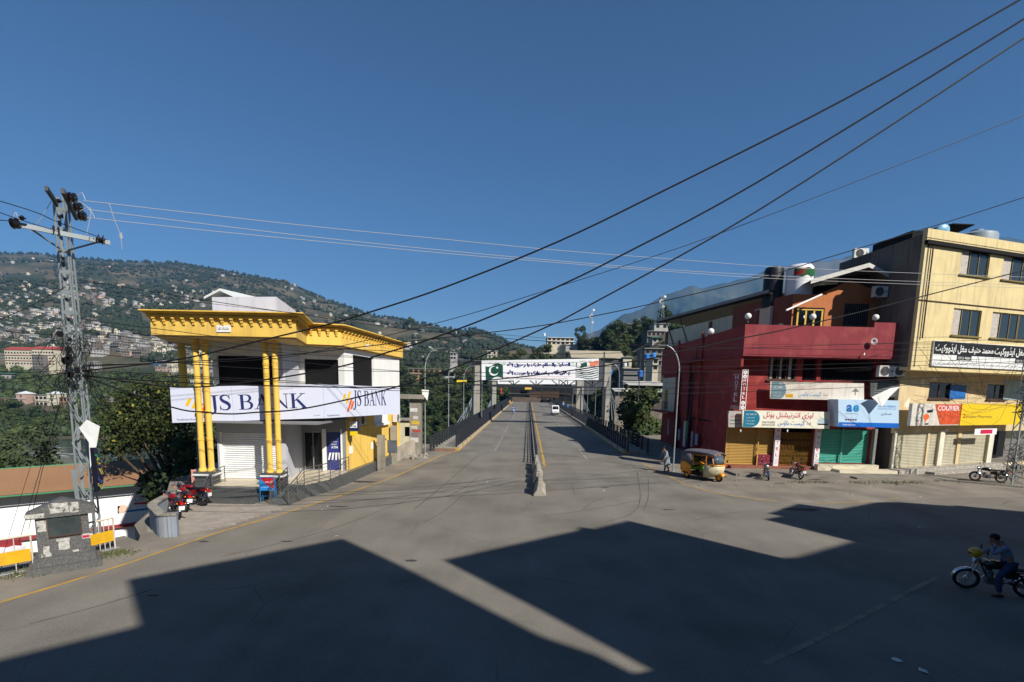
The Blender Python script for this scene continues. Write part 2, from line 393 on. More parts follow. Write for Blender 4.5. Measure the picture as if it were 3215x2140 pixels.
# tyre marks and stains on the junction, pale dust, litter marks
def arc_mark(pts, w, nm='tyre_mark'):
    pts = arc_pts([tuple(G(*p)[:2]) for p in pts], 6); mb = MB(); ident = Matrix.Identity(4)
    ribbon(mb, ident, [(p[0],p[1],w*random.uniform(.6,1)) for p in pts], .008); return mb
mat_tyre = M('tyre_smear', (82,78,73), rough=.9, var=.15, scale=6, bump=.1)
tm = MB()
for pts, w in (([(2000,1480),(2010,1560),(1985,1610),(1900,1640)],.05),([(2035,1500),(2035,1560),(2020,1600)],.04),([(1900,1560),(1855,1580),(1830,1600)],.05),
               ([(1330,1640),(1400,1600),(1470,1540)],.05),([(1400,1560),(1450,1535),(1500,1500)],.05),([(1700,1620),(1850,1600),(2010,1570)],.05),
               ([(700,1745),(900,1700),(1100,1640),(1300,1560)],.05),([(1300,1600),(1420,1500),(1500,1430)],.06),([(2150,1640),(2300,1610),(2420,1600)],.04),([(90,1960),(300,1905),(480,1850)],.05)):
    m_ = arc_mark(pts, w); tm.add(m_.v, m_.f)
structure('tyre_marks', tm, mat_tyre)
tm = MB()
for (x,y,rx,ry) in ((1140,1512,.9,.3),(1060,1590,.6,.1),(1200,1455,.5,.12),(2560,1505,.5,.2),(2520,1600,1.1,.3),(2380,1480,.3,.1),(640,1700,.2,.08),(1290,1760,.25,.1),(900,1700,.25,.06),(1900,1530,.3,.12),(2100,1600,.4,.1),(480,1870,.2,.05)):
    c = G(x,y); tm.add([(c.x+rx*math.cos(t)*random.uniform(.6,1), c.y+ry*math.sin(t)*random.uniform(.6,1), .0125) for t in [i*.35 for i in range(18)]], [tuple(range(18))])
structure('oil_stains', tm, mat_dark_stain)

# ------------------------------------------------------------------ terrain beyond the street
RIDGE = [(-900,790),(-600,800),(0,814),(168,816),(300,830),(400,837),(582,843),(631,851),(760,870),(900,897),(963,923),(1050,956),(1164,994),(1285,1014),(1400,1042),(1437,1048),(1478,1039),(1518,1050),(1590,1080),(1650,1102),(1720,1130),(1850,1150),(2200,1150),(4200,1150)]
def lerp_tab(tab, x):
    if x <= tab[0][0]: return tab[0][1]
    for (a,b),(c,d) in zip(tab, tab[1:]):
        if x <= c: return b+(d-b)*(x-a)/(c-a)
    return tab[-1][1]
YL = [0, 24, 45, 70, 100, 130, 158, 190, 215, 235, 280, 350, 400, 460]
PROF = {-900:[-6,-5,-8,-16,-23,-26,-30,-30,-28,-24,-22,-15,8,30],
        300:[-6,-5,-8,-16,-23,-26,-30,-30,-28,-24,-22,-15,8,30],
        700:[-6,-6,-8,-16,-24,-28,-30,-30,-27,-22,-18,-8,8,26],
        1150:[-6,-6,-8,-18,-25,-30,-30,-25,-16,-10,-3,8,16,22],
        1400:[-6,-6,-8,-18,-28,-30,-26,-14,-8,-5,3,12,17,20],
        1600:[-6,-6,-9,-18,-28,-30,-24,-1.0,-1.0,2,12,20,22,22],
        1820:[-6,-6,-9,-18,-28,-30,-22,-1.0,0,6,24,28,24,20],
        1930:[-6,-6,-9,-15,-22,-24,-12,2,10,18,32,34,26,20],
        2080:[-6,-6,-8,-12,-12,-8,0,14,24,31,40,42,36,28],
        2300:[-6,-6,-6,-6,0,10,20,32,40,46,55,60,60,60],
        2700:[-6,-6,-6,-4,8,25,38,50,58,64,75,85,90,95],
        4200:[-6,-6,-6,-4,8,25,38,50,58,64,75,85,90,95]}
PXS = sorted(PROF)
def near_z(px, Y):
    def colz(k):
        return lerp_tab(list(zip(YL, PROF[k])), Y)
    if px <= PXS[0]: return colz(PXS[0])
    for a, b in zip(PXS, PXS[1:]):
        if px <= b:
            t = (px-a)/(b-a); t = t*t*(3-2*t); return colz(a)*(1-t)+colz(b)*t
    return colz(PXS[-1])
YR_TAB = [(-900,2100),(0,2050),(600,2000),(1164,1800),(1400,1500),(1590,1300),(1720,1100),(2000,900),(4200,900)]
def terrain_z(X, Y):
    px = PX+1540*X/max(Y,1)
    nz = noise.noise(Vector((X*.011,Y*.011,0)))*1.0+noise.noise(Vector((X*.04,Y*.04,3)))*.4
    if Y <= 460:
        z = near_z(px, Y)
        return z+nz*min(1,max(0,(Y-60)/150))*3
    yr = lerp_tab(YR_TAB, px); z0 = near_z(px, 460)
    zr = EYE+(row_of_horizon(px)-lerp_tab(RIDGE, px))/1540*yr
    if px > 2000: zr = z0-20
    t = (Y-460)/(yr-460)
    big = noise.fractal(Vector((X*.0035,Y*.0035,5)), 1.0, 2.0, 5)
    if t <= 1: return z0+(zr-z0)*(t**1.08)+big*38*math.sin(math.pi*min(1,t))**.8
    return zr-(t-1)*250+big*4
xs_px = list(np.linspace(-900, 2600, 190))+list(np.linspace(2640, 4200, 18))
ys = [0,10,18,24,30,38,45,52,60,70,80,90,100,110,120,130,140,150,158,166,175,183,190,200,210,218,226,235,245,258,270,285,300,320,340,360,380,400,430,460]+list(np.geomspace(490,1500,42))+list(np.linspace(1540,2150,16))+[2250,2400]
tv = []; tf = []; nx = len(xs_px)
for Y in ys:
    for px in xs_px:
        X = (px-PX)/1540*max(Y,1)
        tv.append((X, Y, terrain_z(X,Y)))
for j in range(len(ys)-1):
    for i in range(nx-1):
        a = j*nx+i; tf.append((a,a+1,a+nx+1,a+nx))
mat_hill = M('hillside_earth', (86,78,60), rough=1, var=.3, scale=.03, bump=.0, rgb2=(48,54,38), scale2=.012, cover=.5, soft=.18, detail=8)
_n = mat_hill.node_tree.nodes
mb = MB(); mb.add(tv, tf); hills = structure('hills', mb, mat_hill, smooth='all')
mat_gnd = M('far_plain', (92,86,66), rough=1, var=.2, scale=.01, bump=0)
mb = MB(); mb.add([(-5000,-1400,-40),(5000,-1400,-40),(5000,4600,-40),(-5000,4600,-40)],[(0,1,2,3)]); structure('ground', mb, mat_gnd)
# the blue mountain beyond
MR = [(1700,1140),(1790,1085),(1834,1052),(1888,1023),(1937,992),(1994,975),(2052,940),(2100,920),(2124,910),(2144,906),(2180,914),(2236,898),(2264,893),(2320,882),(2363,860),(2410,849),(2559,832),(2700,800),(3000,760),(3400,800),(4200,900)]
mtv = []; mtf = []; mx = np.linspace(1560, 3300, 300); MY = 4200
for j in range(61):
    t = j/60
    for px in mx:
        top = EYE+(row_of_horizon(px)-lerp_tab(MR,px))/1540*MY
        Y = 2700+(MY-2700)*min(1,t/.83)+max(0,t-.83)*1500
        tt = min(1,t/.83); X = (px-PX)/1540*MY*(.72+.28*tt)
        r = 1-abs(noise.fractal(Vector((X*.0011,Y*.0008,9)), 1.0, 2.1, 6))*1.1
        z = -60+(top+60)*(tt**1.25)*(1-(1-r)*.8*math.sin(math.pi*tt))-max(0,t-.83)*3000
        z += noise.fractal(Vector((X*.012,Y*.012,2)),1.0,2.0,4)*(22 if t < .8 else 12)
        mtv.append((X,Y,z))
for j in range(60):
    for i in range(len(mx)-1):
        a = j*len(mx)+i; mtf.append((a,a+1,a+len(mx)+1,a+len(mx)))
mat_mtn = M('mountain_rock', (84,80,66), rough=1, var=.3, scale=.004, bump=0, rgb2=(50,56,40), scale2=.0016, cover=.55, detail=9, soft=.2)
mb = MB(); mb.add(mtv, mtf); structure('mountain', mb, mat_mtn, smooth='all')
# river
mat_water = M('river_water', (46,54,52), rough=.16, var=.2, scale=.06, bump=.9, bscale=.9, rgb2=(62,70,66), scale2=.05, cover=.5, spec=.5)
mb = MB(); mb.add([(-700,95,-25),(260,95,-25),(260,250,-25),(-700,250,-25)],[(0,1,2,3)]); structure('river', mb, mat_water)
mat_foam = M('river_foam', (196,200,196), rough=.9, var=.2, scale=2)
fm = MB()
for i in range(46):
    c = G(random.uniform(110,420), random.uniform(1398,1440), -25)
    if random.random() < .7: c = G(random.gauss(175,45), random.gauss(1427,8), -25)
    L_ = random.uniform(1.0,5.5); w_ = random.uniform(.12,.5); k = 9; a = random.uniform(-.25,.1)
    up = [(c.x+L_*(j/k-.5), c.y+L_*(j/k-.5)*a+w_*math.sin(math.pi*j/k)*random.uniform(.4,1), -24.9) for j in range(k+1)]
    dn = [(p[0], p[1]-w_*1.6*math.sin(math.pi*j/k)-.01, -24.9) for j, p in enumerate(up)]
    fm.add(up+dn[::-1], [tuple(range(2*k+2))])
obj('river_foam', to_mesh(fm,'river_foam',mat_foam), kind='stuff')
# ------------------------------------------------------------------ bridge
Y0, Y1 = 40.5, 186.0
deck = MB()
def along(mb, a0, a1, z0, z1, ya=Y0, yb=Y1, k=1):
    return mb.hexa([(bx(a0,ya),ya,z0),(bx(a1,ya),ya,z0),(bx(a1,yb),yb,z0),(bx(a0,yb),yb,z0),(bx(a0,ya),ya,z1),(bx(a1,ya),ya,z1),(bx(a1,yb),yb,z1),(bx(a0,yb),yb,z1)])
along(deck, -5.95, 8.3, -1.3, .004)
structure('bridge_deck', deck, mat_deck)
fp = MB(); along(fp, -7.75, -5.96, -1.0, .26, 40.5, Y1); along(fp, 8.31, 10.0, -1.0, .26, 40.5, Y1)
structure('bridge_footpath', fp, mat_conc)
gd = MB()
for a in (-7.4,-2,2.5,8.8): along(gd, a, a+.7, -3.2, -1.3)
for yy in (60,100,140,178):
    gd.box(bx(-7,yy),yy-1.2,-30,bx(9.5,yy),yy+1.2,-3.2)
structure('bridge_girders', gd, mat_conc)
line_strip('road_marking', [(bx(-5.72,Y0),Y0),(bx(-5.72,Y1),Y1)], .12, .010, mat_yellow_line)
line_strip('road_marking', [(bx(8.1,Y0),Y0),(bx(8.1,Y1),Y1)], .12, .010, mat_yellow_line)
line_strip('road_marking', [(bx(1.25,33.2),33.2),(bx(1.25,Y1),Y1)], .17, .011, mat_yellow_line)
line_strip('road_marking', [(bx(-2.7,41),41),(bx(-2.7,Y1),Y1)], .12, .010, mat_white_line, .04)
line_strip('road_marking', [(bx(4.6,37),37),(bx(4.6,Y1),Y1)], .12, .010, mat_white_line, .04)
mat_kyel = M('kerb_yellow', (168,136,70), rough=.85, var=.15, scale=3, rgb2=(150,140,118), scale2=3, cover=.4)
mat_kwht = M('kerb_white', (170,164,150), rough=.9, var=.15, scale=3, streak=.4)
blk = [MB().box(-.09,0,0,.09,.97,.27), ]
kme = [to_mesh(blk[0],'kerb_block',mat_kyel), to_mesh(blk[0],'kerb_block',mat_kwht)]
for side, a in ((-1,-5.87),(1,8.22)):
    kr = obj('kerb', to_mesh(MB().hexa([(bx(a-.085,Y0+70),Y0+70,0),(bx(a+.085,Y0+70),Y0+70,0),(bx(a+.085,Y1),Y1,0),(bx(a-.085,Y1),Y1,0),(bx(a-.085,Y0+70),Y0+70,.27),(bx(a+.085,Y0+70),Y0+70,.27),(bx(a+.085,Y1),Y1,.27),(bx(a-.085,Y1),Y1,.27)]),'kerb',mat_kwht))
    kr['kind'] = 'structure'
    for i in range(70):
        yy = Y0+i; o = obj('kerb_block', kme[0 if i % 3 == 0 else 1], kr); o.location = (bx(a,yy),yy,0); o.rotation_euler.z = -math.atan(BS)
# railings
mat_rail = M('dark_painted_steel', (38,42,50), rough=.45, var=.12, scale=3, bump=.05, spec=.5)
def post_mb(h=1.15):
    m = MB(); m.box(-.075,-.06,0,.075,.06,h); m.box(-.09,-.075,h,.09,.075,h+.03); m.box(-.1,-.08,0,.1,.08,.03); return m
pme = to_mesh(post_mb(),'post',mat_rail)
def railing(a, y0, y1, z, label, step=1.2, h=1.15, rails=(.35,.62,.88,1.1), r=.028):
    t = thing('bridge_railing', label, 'railing', (bx(a,y0),y0,z), 0, 'steel railings along the bridge')
    n = int((y1-y0)/step)
    for i in range(n+1):
        yy = y0+i*step; o = obj('post', pme, t); o.location = (bx(a,yy)-bx(a,y0), yy-y0, 0); o.scale = (1,1,h/1.15)
    for hh in rails:
        m = MB(); m.tube([(bx(a,y0),y0,z+hh),(bx(a,y1),y1,z+hh)], r, 6); part('rail', m, mat_rail, t)
    return t
railing(-5.95+.0, 41.0, 184, .27, 'dark steel railing between the left carriageway and the left footpath', rails=(.3,.55,.8,1.08))
railing(-7.6, 38.4, 184, .26, 'dark steel railing on the outer left edge of the bridge', step=1.3, rails=(.3,.55,.8,1.08))
railing(8.4, 40.6, 184, .27, 'dark steel railing between the right carriageway and the right footpath', rails=(.3,.55,.8,1.08))
railing(9.9, 40.0, 184, .26, 'dark steel railing on the outer right edge of the bridge', step=2.0, rails=(.3,.55,.8,1.08))
# gate across the left footpath, low kerb step
m = MB(); m.box(bx(-7.6,40.1)-.0,40.0,0,bx(-5.95,40.1),40.45,.2); structure('footpath_step', m, M('red_sandstone', (126,98,80), var=.2, scale=3, bump=.4))
# median: jersey barriers, then low kerb with a railing
mat_jersey = M('barrier_concrete', (158,151,138), rough=.95, var=.14, scale=2.5, bump=.4, streak=.55, rgb2=(146,138,122), cover=.35)
mat_red_spray = M('red_spray_paint', (140,34,42), rough=.8, var=.2, scale=6, bump=0)
pf = [(-.36,0),(-.36,.12),(-.18,.36),(-.11,.9),(.11,.9),(.18,.36),(.36,.12),(.36,0)]
jy = 23.75; jl = 1.25
names = ['nearest concrete barrier block of the median, end facing the junction','second concrete barrier block of the median, with red writing on its side','third concrete barrier block of the median, dusty grey and slightly turned','fourth concrete barrier block of the median, standing askew','fifth concrete barrier block of the median, leaning to the right','sixth concrete barrier block of the median, beside the start of the yellow line','last concrete barrier block of the median, touching the steel railing']
for i in range(7):
    x = bx(.68,jy)+.05*math.sin(i*2.1)
    t = thing('concrete_barrier', names[i], 'barrier', (x,jy,0), random.uniform(-.05,.05)-BS, 'concrete barrier blocks of the median')
    m = MB(); s_ = .8 if i else .86
    m.profile([(a*s_,b*s_) for a,b in pf], 'y', 0, jl); o = part('body', m, mat_jersey, t, world=False)
    bev = o.modifiers.new('soft edges','BEVEL'); bev.width = .03; bev.segments = 2
    if i in (0,1):
        w = MB(); mt = Matrix(((0,.116,.99,.166),(1,0,0,.1 if i else .25),(0,.99,-.116,.42),(0,0,0,1)))
        for q in range(22 if i else 9):
            x0 = random.uniform(0,1.0 if i else .8); y0 = random.uniform(-.02,.38)
            ribbon(w, mt, arc_pts([(x0,y0,.03),(x0+random.uniform(-.12,.12),y0+random.uniform(-.1,.1),.03),(x0+random.uniform(-.15,.15),y0+random.uniform(-.15,.1),.02)]), .004+.0006*q)
        part('painted_writing', w, mat_red_spray, t, world=False)
    jy += jl+.2
mk = MB(); along(mk, .55, .83, 0, .22, jy+.1, Y1); structure('median_kerb', mk, mat_conc)
def med_rail():
    y0 = jy+.3
    t = thing('median_railing', 'dark steel railing on the low kerb between the two carriageways', 'railing', (bx(.68,y0),y0,.26), 0)
    n = int((184-y0)/1.5)
    for i in range(n+1):
        yy = y0+i*1.5; o = obj('post', pme, t); o.location = (bx(.68,yy)-bx(.68,y0), yy-y0, 0); o.scale = (.8,.8,.72)
    for hh in (.2,.42,.72):
        m = MB(); m.tube([(bx(.68,y0),y0,.26+hh),(bx(.68,184),184,.26+hh)], .035, 6); part('rail', m, mat_rail, t)
med_rail()
# towers with stays
mat_tower = M('tower_concrete', (158,154,142), rough=.95, var=.1, scale=.8, bump=.2, streak=.35)
mat_cable = M('galvanised_stay', (150,154,152), rough=.4, var=.05, metal=.3, spec=.5)
def tower(a, Y, h, w, label, side, stays=7, fan=9, dirs=(-1,)):
    x = bx(a,Y); t = thing('bridge_tower', label, 'tower', (x,Y,-1.2), 0, 'concrete towers carrying the stays of the bridge')
    m = MB(); m.box(x-w/2,Y-w/2,-1.2,x+w/2,Y+w/2,h); part('shaft', m, mat_tower, t)
    m = MB(); m.box(x-w*.85,Y-w*.85,h,x+w*.85,Y+w*.85,h+.3); m.box(x-w*1.1,Y-w*1.1,h+.3,x+w*1.1,Y+w*1.1,h+.42); part('cap', m, M('tower_cap',(96,94,88),var=.15,scale=1), t)
    for dr in dirs:
        for i in range(stays):
            q = MB(); z1 = h*(.72-.05*i) if i else h*.74
            yy = Y+dr*(3+i*fan/stays*1.6); q.tube([(x+side*w*.3,Y+dr*w*.5,z1),(bx(a+side*.1,yy),yy,.3)], .05, 5)
            part('stay_cable', q, mat_cable, t)
TY = 86
tower(-9.0, TY, 9.4, 1.05, 'tall concrete tower left of the roadway beside the flag banner', -1, fan=16)
tower(13.9, TY+2, 10.4, 1.15, 'tall concrete tower right of the roadway beside the flag banner', 1, fan=16)
tower(-9.0, 130, 7.2, 1.1, 'farther concrete tower on the left side of the bridge', -1, fan=14)
tower(13.9, 134, 9.0, 1.8, 'farther wide concrete tower on the right side of the bridge', 1, fan=14)
# ------------------------------------------------------------------ the bank
mat_yel = M('yellow_wall_paint', (228,190,92), rough=.8, var=.06, scale=1.2, bump=.15, streak=.4, dirt=(150,116,62), rgb2=(214,176,90), scale2=.9, cover=.4, soft=.3)
mat_yel_trim = M('yellow_trim_paint', (224,184,82), rough=.75, var=.09, scale=3, bump=.15, streak=.3, dirt=(140,108,58))
mat_white = M('white_wall_paint', (226,226,222), rough=.85, var=.04, scale=.8, bump=.12, streak=.1, dirt=(140,136,128))
mat_greywall = M('grey_cladding', (128,130,134), rough=.6, var=.06, scale=1.0, bump=.05)
mat_pale = M('pale_cladding', (178,180,186), rough=.6, var=.05, scale=1, bump=.03)
mat_darkglass = glass_mat('dark_glass', (9,10,12), .12)
mat_black = M('dark_interior', (14,14,15), rough=.9, var=.1, bump=0)
mat_granite = M('dark_granite', (66,68,68), rough=.4, var=.3, scale=26, bump=.02, rgb2=(104,106,104), scale2=40, cover=.45, spec=.5)
mat_tile = M('cream_floor_tile', (196,184,160), rough=.45, var=.06, scale=1, bump=.02, spec=.4)
mat_signw = M('sign_panel_white', (202,206,222), rough=.5, var=.02, scale=.6, bump=0, streak=.05, dirt=(140,142,146), spec=.4)
mat_navy = M('sign_navy', (32,44,98), rough=.5, var=.04, bump=0)
mat_ly = M('logo_yellow', (226,182,20), rough=.5, var=.04, bump=0)
mat_lo = M('logo_orange', (214,98,34), rough=.5, var=.04, bump=0)
mat_steel = M('brushed_steel', (150,150,148), rough=.35, metal=.85, var=.05, bump=.0)
mat_shut_w = M('white_roller_shutter', (226,228,228), rough=.5, var=.03, scale=1.5, bump=.03, streak=.1)
B = thing('bank_building', 'yellow and white two storey bank building with a blue lettered sign and paired yellow columns', 'building', (-13,27,0))
FZ = .62
def bxp(name, mb, mat, **k): return part(name, mb, mat, B, **k)
# plinth and platform
plat = [(-14.45,22.0),(-13.75,22.9),(-13.62,21.9),(-11.3,21.9),(-11.15,22.9),(-10.45,22.45),(-9.6,22.35),(-9.04,24.0),(-8.86,26.6),(-8.3,32.5),(-8.05,35.6),(-17.6,35.6),(-17.3,26.4),(-14.5,23.0)]
m = MB(); m.prism([(-14.45,23.0),(-13.75,22.95),(-13.62,21.95),(-11.28,21.95),(-11.15,22.95),(-10.45,22.5),(-9.6,22.4),(-9.0,24.0),(-8.72,26.6),(-8.2,32.5),(-7.98,35.6),(-17.6,35.6),(-17.3,26.4)], -2, FZ-.03); bxp('plinth', m, mat_granite)
m = MB(); m.prism([(-14.3,23.1),(-13.7,23.0),(-13.6,21.98),(-11.3,21.98),(-11.1,23.0),(-10.4,22.6),(-9.7,22.5),(-9.1,24.05),(-8.9,26.6),(-12,28),(-14.3,28)], FZ-.03, FZ); bxp('floor_tiling', m, mat_tile)
for i, (ya, z) in enumerate(((20.98,.2),(21.3,.4),(21.62,.585))):
    m = MB(); m.box(-13.7+.02*i,ya,0,-11.25-.02*i,21.95,z); bxp('step', m, mat_granite)
# ramp
m = MB(); m.hexa([(-10.62,21.1,0.002),(-9.72,20.95,0.002),(-9.58,22.4,0.002),(-10.45,22.5,0.002),(-10.62,21.1,.03),(-9.72,20.95,.03),(-9.58,22.4,FZ),(-10.45,22.5,FZ)]); bxp('ramp', m, mat_granite)
# walls of the two storeys
wt = .22
FA = Frame((-14.3,23.6),(-10.95,23.55))         # shutter block front
FB = Frame((-10.95,23.55),(-11.35,26.3))        # its right cheek
FC = Frame((-11.35,26.3),(-9.05,26.55))         # entrance wall
FD = Frame((-9.05,26.55),(-8.15,35.4))          # right side
FE = Frame((-16.9,35.4),(-14.3,23.6))           # left side, not seen from the street
def wall_with_holes(fr, a0, a1, h0, h1, holes, mat, name='wall', depth=.22, parent=None, **k):
    """a wall of boxes round rectangular openings (a0,a1,h0,h1)"""
    m = MB(); xs = sorted({a0,a1,*[v for q in holes for v in q[:2]]}); hs = sorted({h0,h1,*[v for q in holes for v in q[2:4]]})
    for i in range(len(xs)-1):
        run = None
        for j in range(len(hs)-1):
            cx = (xs[i]+xs[i+1])/2; ch = (hs[j]+hs[j+1])/2
            solid = not any(q[0] < cx < q[1] and q[2] < ch < q[3] for q in holes)
            if solid: run = (run[0], hs[j+1]) if run else (hs[j], hs[j+1])
            if (not solid or j == len(hs)-2) and run:
                fr.box(m, xs[i], xs[i+1], run[0], run[1], -depth, 0); run = None
    return part(name, m, mat, parent or B, **k)
fa0 = .3; fa1 = 3.2
wall_with_holes(FA, 0, FA.len, FZ, 3.6, [(.1,3.28,FZ,2.9)], mat_pale)
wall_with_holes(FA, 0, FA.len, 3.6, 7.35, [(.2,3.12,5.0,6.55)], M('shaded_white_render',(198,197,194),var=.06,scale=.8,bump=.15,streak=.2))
wall_with_holes(FB, 0, FB.len, FZ, 7.35, [], mat_pale)
wall_with_holes(FC, 0, FC.len, FZ, 3.6, [(.06,1.06,FZ,2.75),(1.28,2.03,FZ,2.75)], mat_greywall)
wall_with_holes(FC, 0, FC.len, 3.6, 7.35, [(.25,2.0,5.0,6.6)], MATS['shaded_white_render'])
wall_with_holes(FD, .0, FD.len, .3, 3.75, [], mat_yel)
wall_with_holes(FD, .0, FD.len, 3.75, 7.6, [(1.1,4.1,5.0,6.95)], mat_white)
m = MB(); FE.box(m, 0, FE.len, -1, 7.4, -.22, 0); bxp('wall', m, mat_white)
m = MB(); m.prism([(-14.1,23.9),(-11.2,23.85),(-11.5,26.6),(-9.25,26.8),(-8.4,35.2),(-16.6,35.2)], 4.6, 4.72); bxp('upper_floor', m, mat_black)
m = MB(); m.prism([(-14.1,24.0),(-11.2,24.0),(-11.5,26.8),(-9.5,27.0),(-8.6,35.2),(-16.6,35.2)], 3.3, 3.4); bxp('ceiling', m, mat_black)
# dark glazing set back in the openings
for fr, a0, a1, h0, h1 in ((FA,.2,3.12,5.0,6.55),(FC,.25,2.0,5.0,6.6),(FD,1.1,4.1,5.0,6.95)):
    wf = MB(); fr.box(wf, a0, a1, h0, h0+.05, -.2,-.12); fr.box(wf, a0, a1, h1-.05, h1, -.2,-.12); fr.box(wf, a0, a0+.05, h0+.05, h1-.05, -.2,-.12); fr.box(wf, a1-.05, a1, h0+.05, h1-.05, -.2,-.12)
    w = part('window', wf, mat_black, B)
    n = 1
    for i in range(n):
        g = MB(); fr.box(g, a0+.05+(a1-a0-.1)*i/n+.015, a0+.05+(a1-a0-.1)*(i+1)/n-.015, h0+.05, h1-.05, -.17,-.15); 
        o = obj('pane', to_mesh(g,'pane',mat_black, world_loc(B)), w)
# roller shutter
def shutter(fr, a0, a1, h0, h1, d, mat, parent, pitch=.105, name='roller_shutter'):
    m = MB(); n = max(3,int((h1-h0)/pitch)); pv = []
    for i in range(n):
        z0 = h0+(h1-h0)*i/n; z1 = h0+(h1-h0)*(i+1)/n; dz = z1-z0
        pv += [(z0,d-.022),(z0+dz*.25,d-.014),(z0+dz*.45,d+.016),(z0+dz*.75,d+.022)]
    pv.append((h1,d-.012)); vs = []; 
    for h, dd in pv: vs += [fr.p(a0,h,dd), fr.p(a1,h,dd)]
    m.add(vs, [(2*i,2*i+1,2*i+3,2*i+2) for i in range(len(pv)-1)])
    fr.box(m, a0, a1, h0, h0+.07, d-.01, d+.03)
    fr.box(m, a0-.02, a0+.03, h0, h1, d-.01, d+.028); fr.box(m, a1-.03, a1+.02, h0, h1, d-.01, d+.028)
    return part(name, m, mat, parent)
shutter(FA, .12, 3.26, FZ+.02, 2.88, -.12, mat_shut_w, B)
# entrance: glass door with handles, ATM door
def glaz(fr, a0, a1, h0, h1, d, fm, gm, parent=B, name='glass_door', cols=2, bar=.05):
    w = MB()
    fr.box(w,a0,a1,h1-bar,h1,d-.03,d+.03); fr.box(w,a0,a1,h0,h0+bar,d-.03,d+.03)
    for i in range(cols+1):
        c = a0+(a1-a0-bar)*i/cols; fr.box(w,c,c+bar,h0+bar,h1-bar,d-.03,d+.03)
    f = part(name, w, fm, parent)
    for i in range(cols):
        g = MB(); fr.box(g,a0+bar+(a1-a0-bar)*i/cols,a0+(a1-a0-bar)*(i+1)/cols,h0+bar,h1-bar,d-.008,d+.008)
        obj('pane', to_mesh(g,'pane',gm,world_loc(parent)), f)
    return f
gd_ = glaz(FC, .08, 1.04, FZ+.02, 2.73, -.1, mat_greywall, mat_darkglass)
for s_ in (.5,.62):
    h_ = MB(); h_.tube([FC.p(s_,1.35,-.06),FC.p(s_,1.95,-.06)],.014,6); h_.tube([FC.p(s_,1.4,-.09),FC.p(s_,1.4,-.06)],.01,5); h_.tube([FC.p(s_,1.9,-.09),FC.p(s_,1.9,-.06)],.01,5)
    obj('handle', to_mesh(h_,'handle',mat_steel,world_loc(B)), gd_)
m = MB(); FC.box(m, 1.3, 2.01, FZ+.02, 2.73, -.12,-.09); ad = bxp('atm_door', m, M('atm_blue_film',(44,52,120),rough=.4,var=.04,scale=1,bump=0,spec=.5))
am = FC.mat(1.3, FZ+.02, -.086); w = MB()
write(w, am, 'ATM', .34, .13, x=.2, y=1.18, bold=.02); write(w, am, 'JS BANK', .36, .08, x=.18, y=1.5)
rect(w, am, .2,1.38,.5,1.395); rect(w, am, .2,1.42,.5,1.435)
for i in range(4):
    poly(w, am, [(.02+.19*i,.55),(.1+.19*i,.55),(.17+.16*i+.03,.95),(.1+.155*i,.95)], .0005*i)
obj('lettering', to_mesh(w,'lettering',mat_white,world_loc(B)), ad)
m = MB(); FC.box(m, 1.07, 1.27, FZ, 2.9, .0, .06); bxp('door_pillar', m, mat_white)
m = MB(); FC.box(m, 2.04, 2.12, FZ, 2.9, .0, .06); bxp('door_pillar', m, mat_white)
m = MB(); m.prism([(-14.2,22.6),(-9.0,22.6),(-8.9,26.6),(-14.2,26.6)], 3.42, 3.52); bxp('canopy_ceiling', m, M('canopy_panel',(120,120,122),var=.06,scale=1,bump=.02))
m = MB(); m.box(-11.0,22.4,FZ,-10.9,22.45,.7)
# sign boards: long front board and the side board, each a shallow box
SL = [D(529,1215,22.35),D(541,1327,22.35),D(1016,1312.5,23.4),D(1016,1205,23.4)]   # top-left, bottom-left, bottom-right, top-right
SR = [D(1019,1205.5,23.42),D(1019,1312.5,23.42),D(1256,1298,30.2),D(1261,1216,30.2)]
def flat(c):      # stand the four corners in one upright plane
    for a, b in ((0,1),(3,2)): c[a].x = c[b].x; c[a].y = c[b].y
    return c
SL = flat(SL); SR = flat(SR)
def quad_panel(c, th):      # c: TL, BL, BR, TR ; box behind
    nrm = (c[3]-c[0]).cross(c[1]-c[0]).normalized()
    if nrm.y > 0: nrm = -nrm
    m = MB(); b = [q-nrm*th for q in c]
    m.hexa([c[1],c[2],b[2],b[1],c[0],c[3],b[3],b[0]]); return m, nrm
def quad_mat(c, lift=.006):
    u = (c[3]-c[0]+c[2]-c[1])*.5; w_ = u.length; u.normalize(); n = (c[3]-c[0]).cross(c[1]-c[0]).normalized()
    if n.y > 0: n = -n
    v = n.cross(u).normalized(); h_ = (c[0]-c[1]).length; o = c[1]+n*lift
    mt = Matrix.Identity(4)
    for i in range(3): mt[i][0]=u[i]; mt[i][1]=v[i]; mt[i][2]=n[i]; mt[i][3]=o[i]
    return mt, w_, h_
def js_logo(wy, wo, mt, x, y, s):
    for (px,py,l,ang,wm) in ((0,.42,.36,62,wy),(.24,.30,.62,62,wy),(.33,-.05,.62,62,wo),(.58,.06,.40,62,wo)):
        a = math.radians(ang); dx = math.cos(a)*l; dy = math.sin(a)*l; w_ = .15
        poly(wm, mt, [(x+s*px,y+s*py),(x+s*(px+w_),y+s*py),(x+s*(px+w_+dx),y+s*(py+dy)),(x+s*(px+dx),y+s*(py+dy))], .0005*len(wm.f))
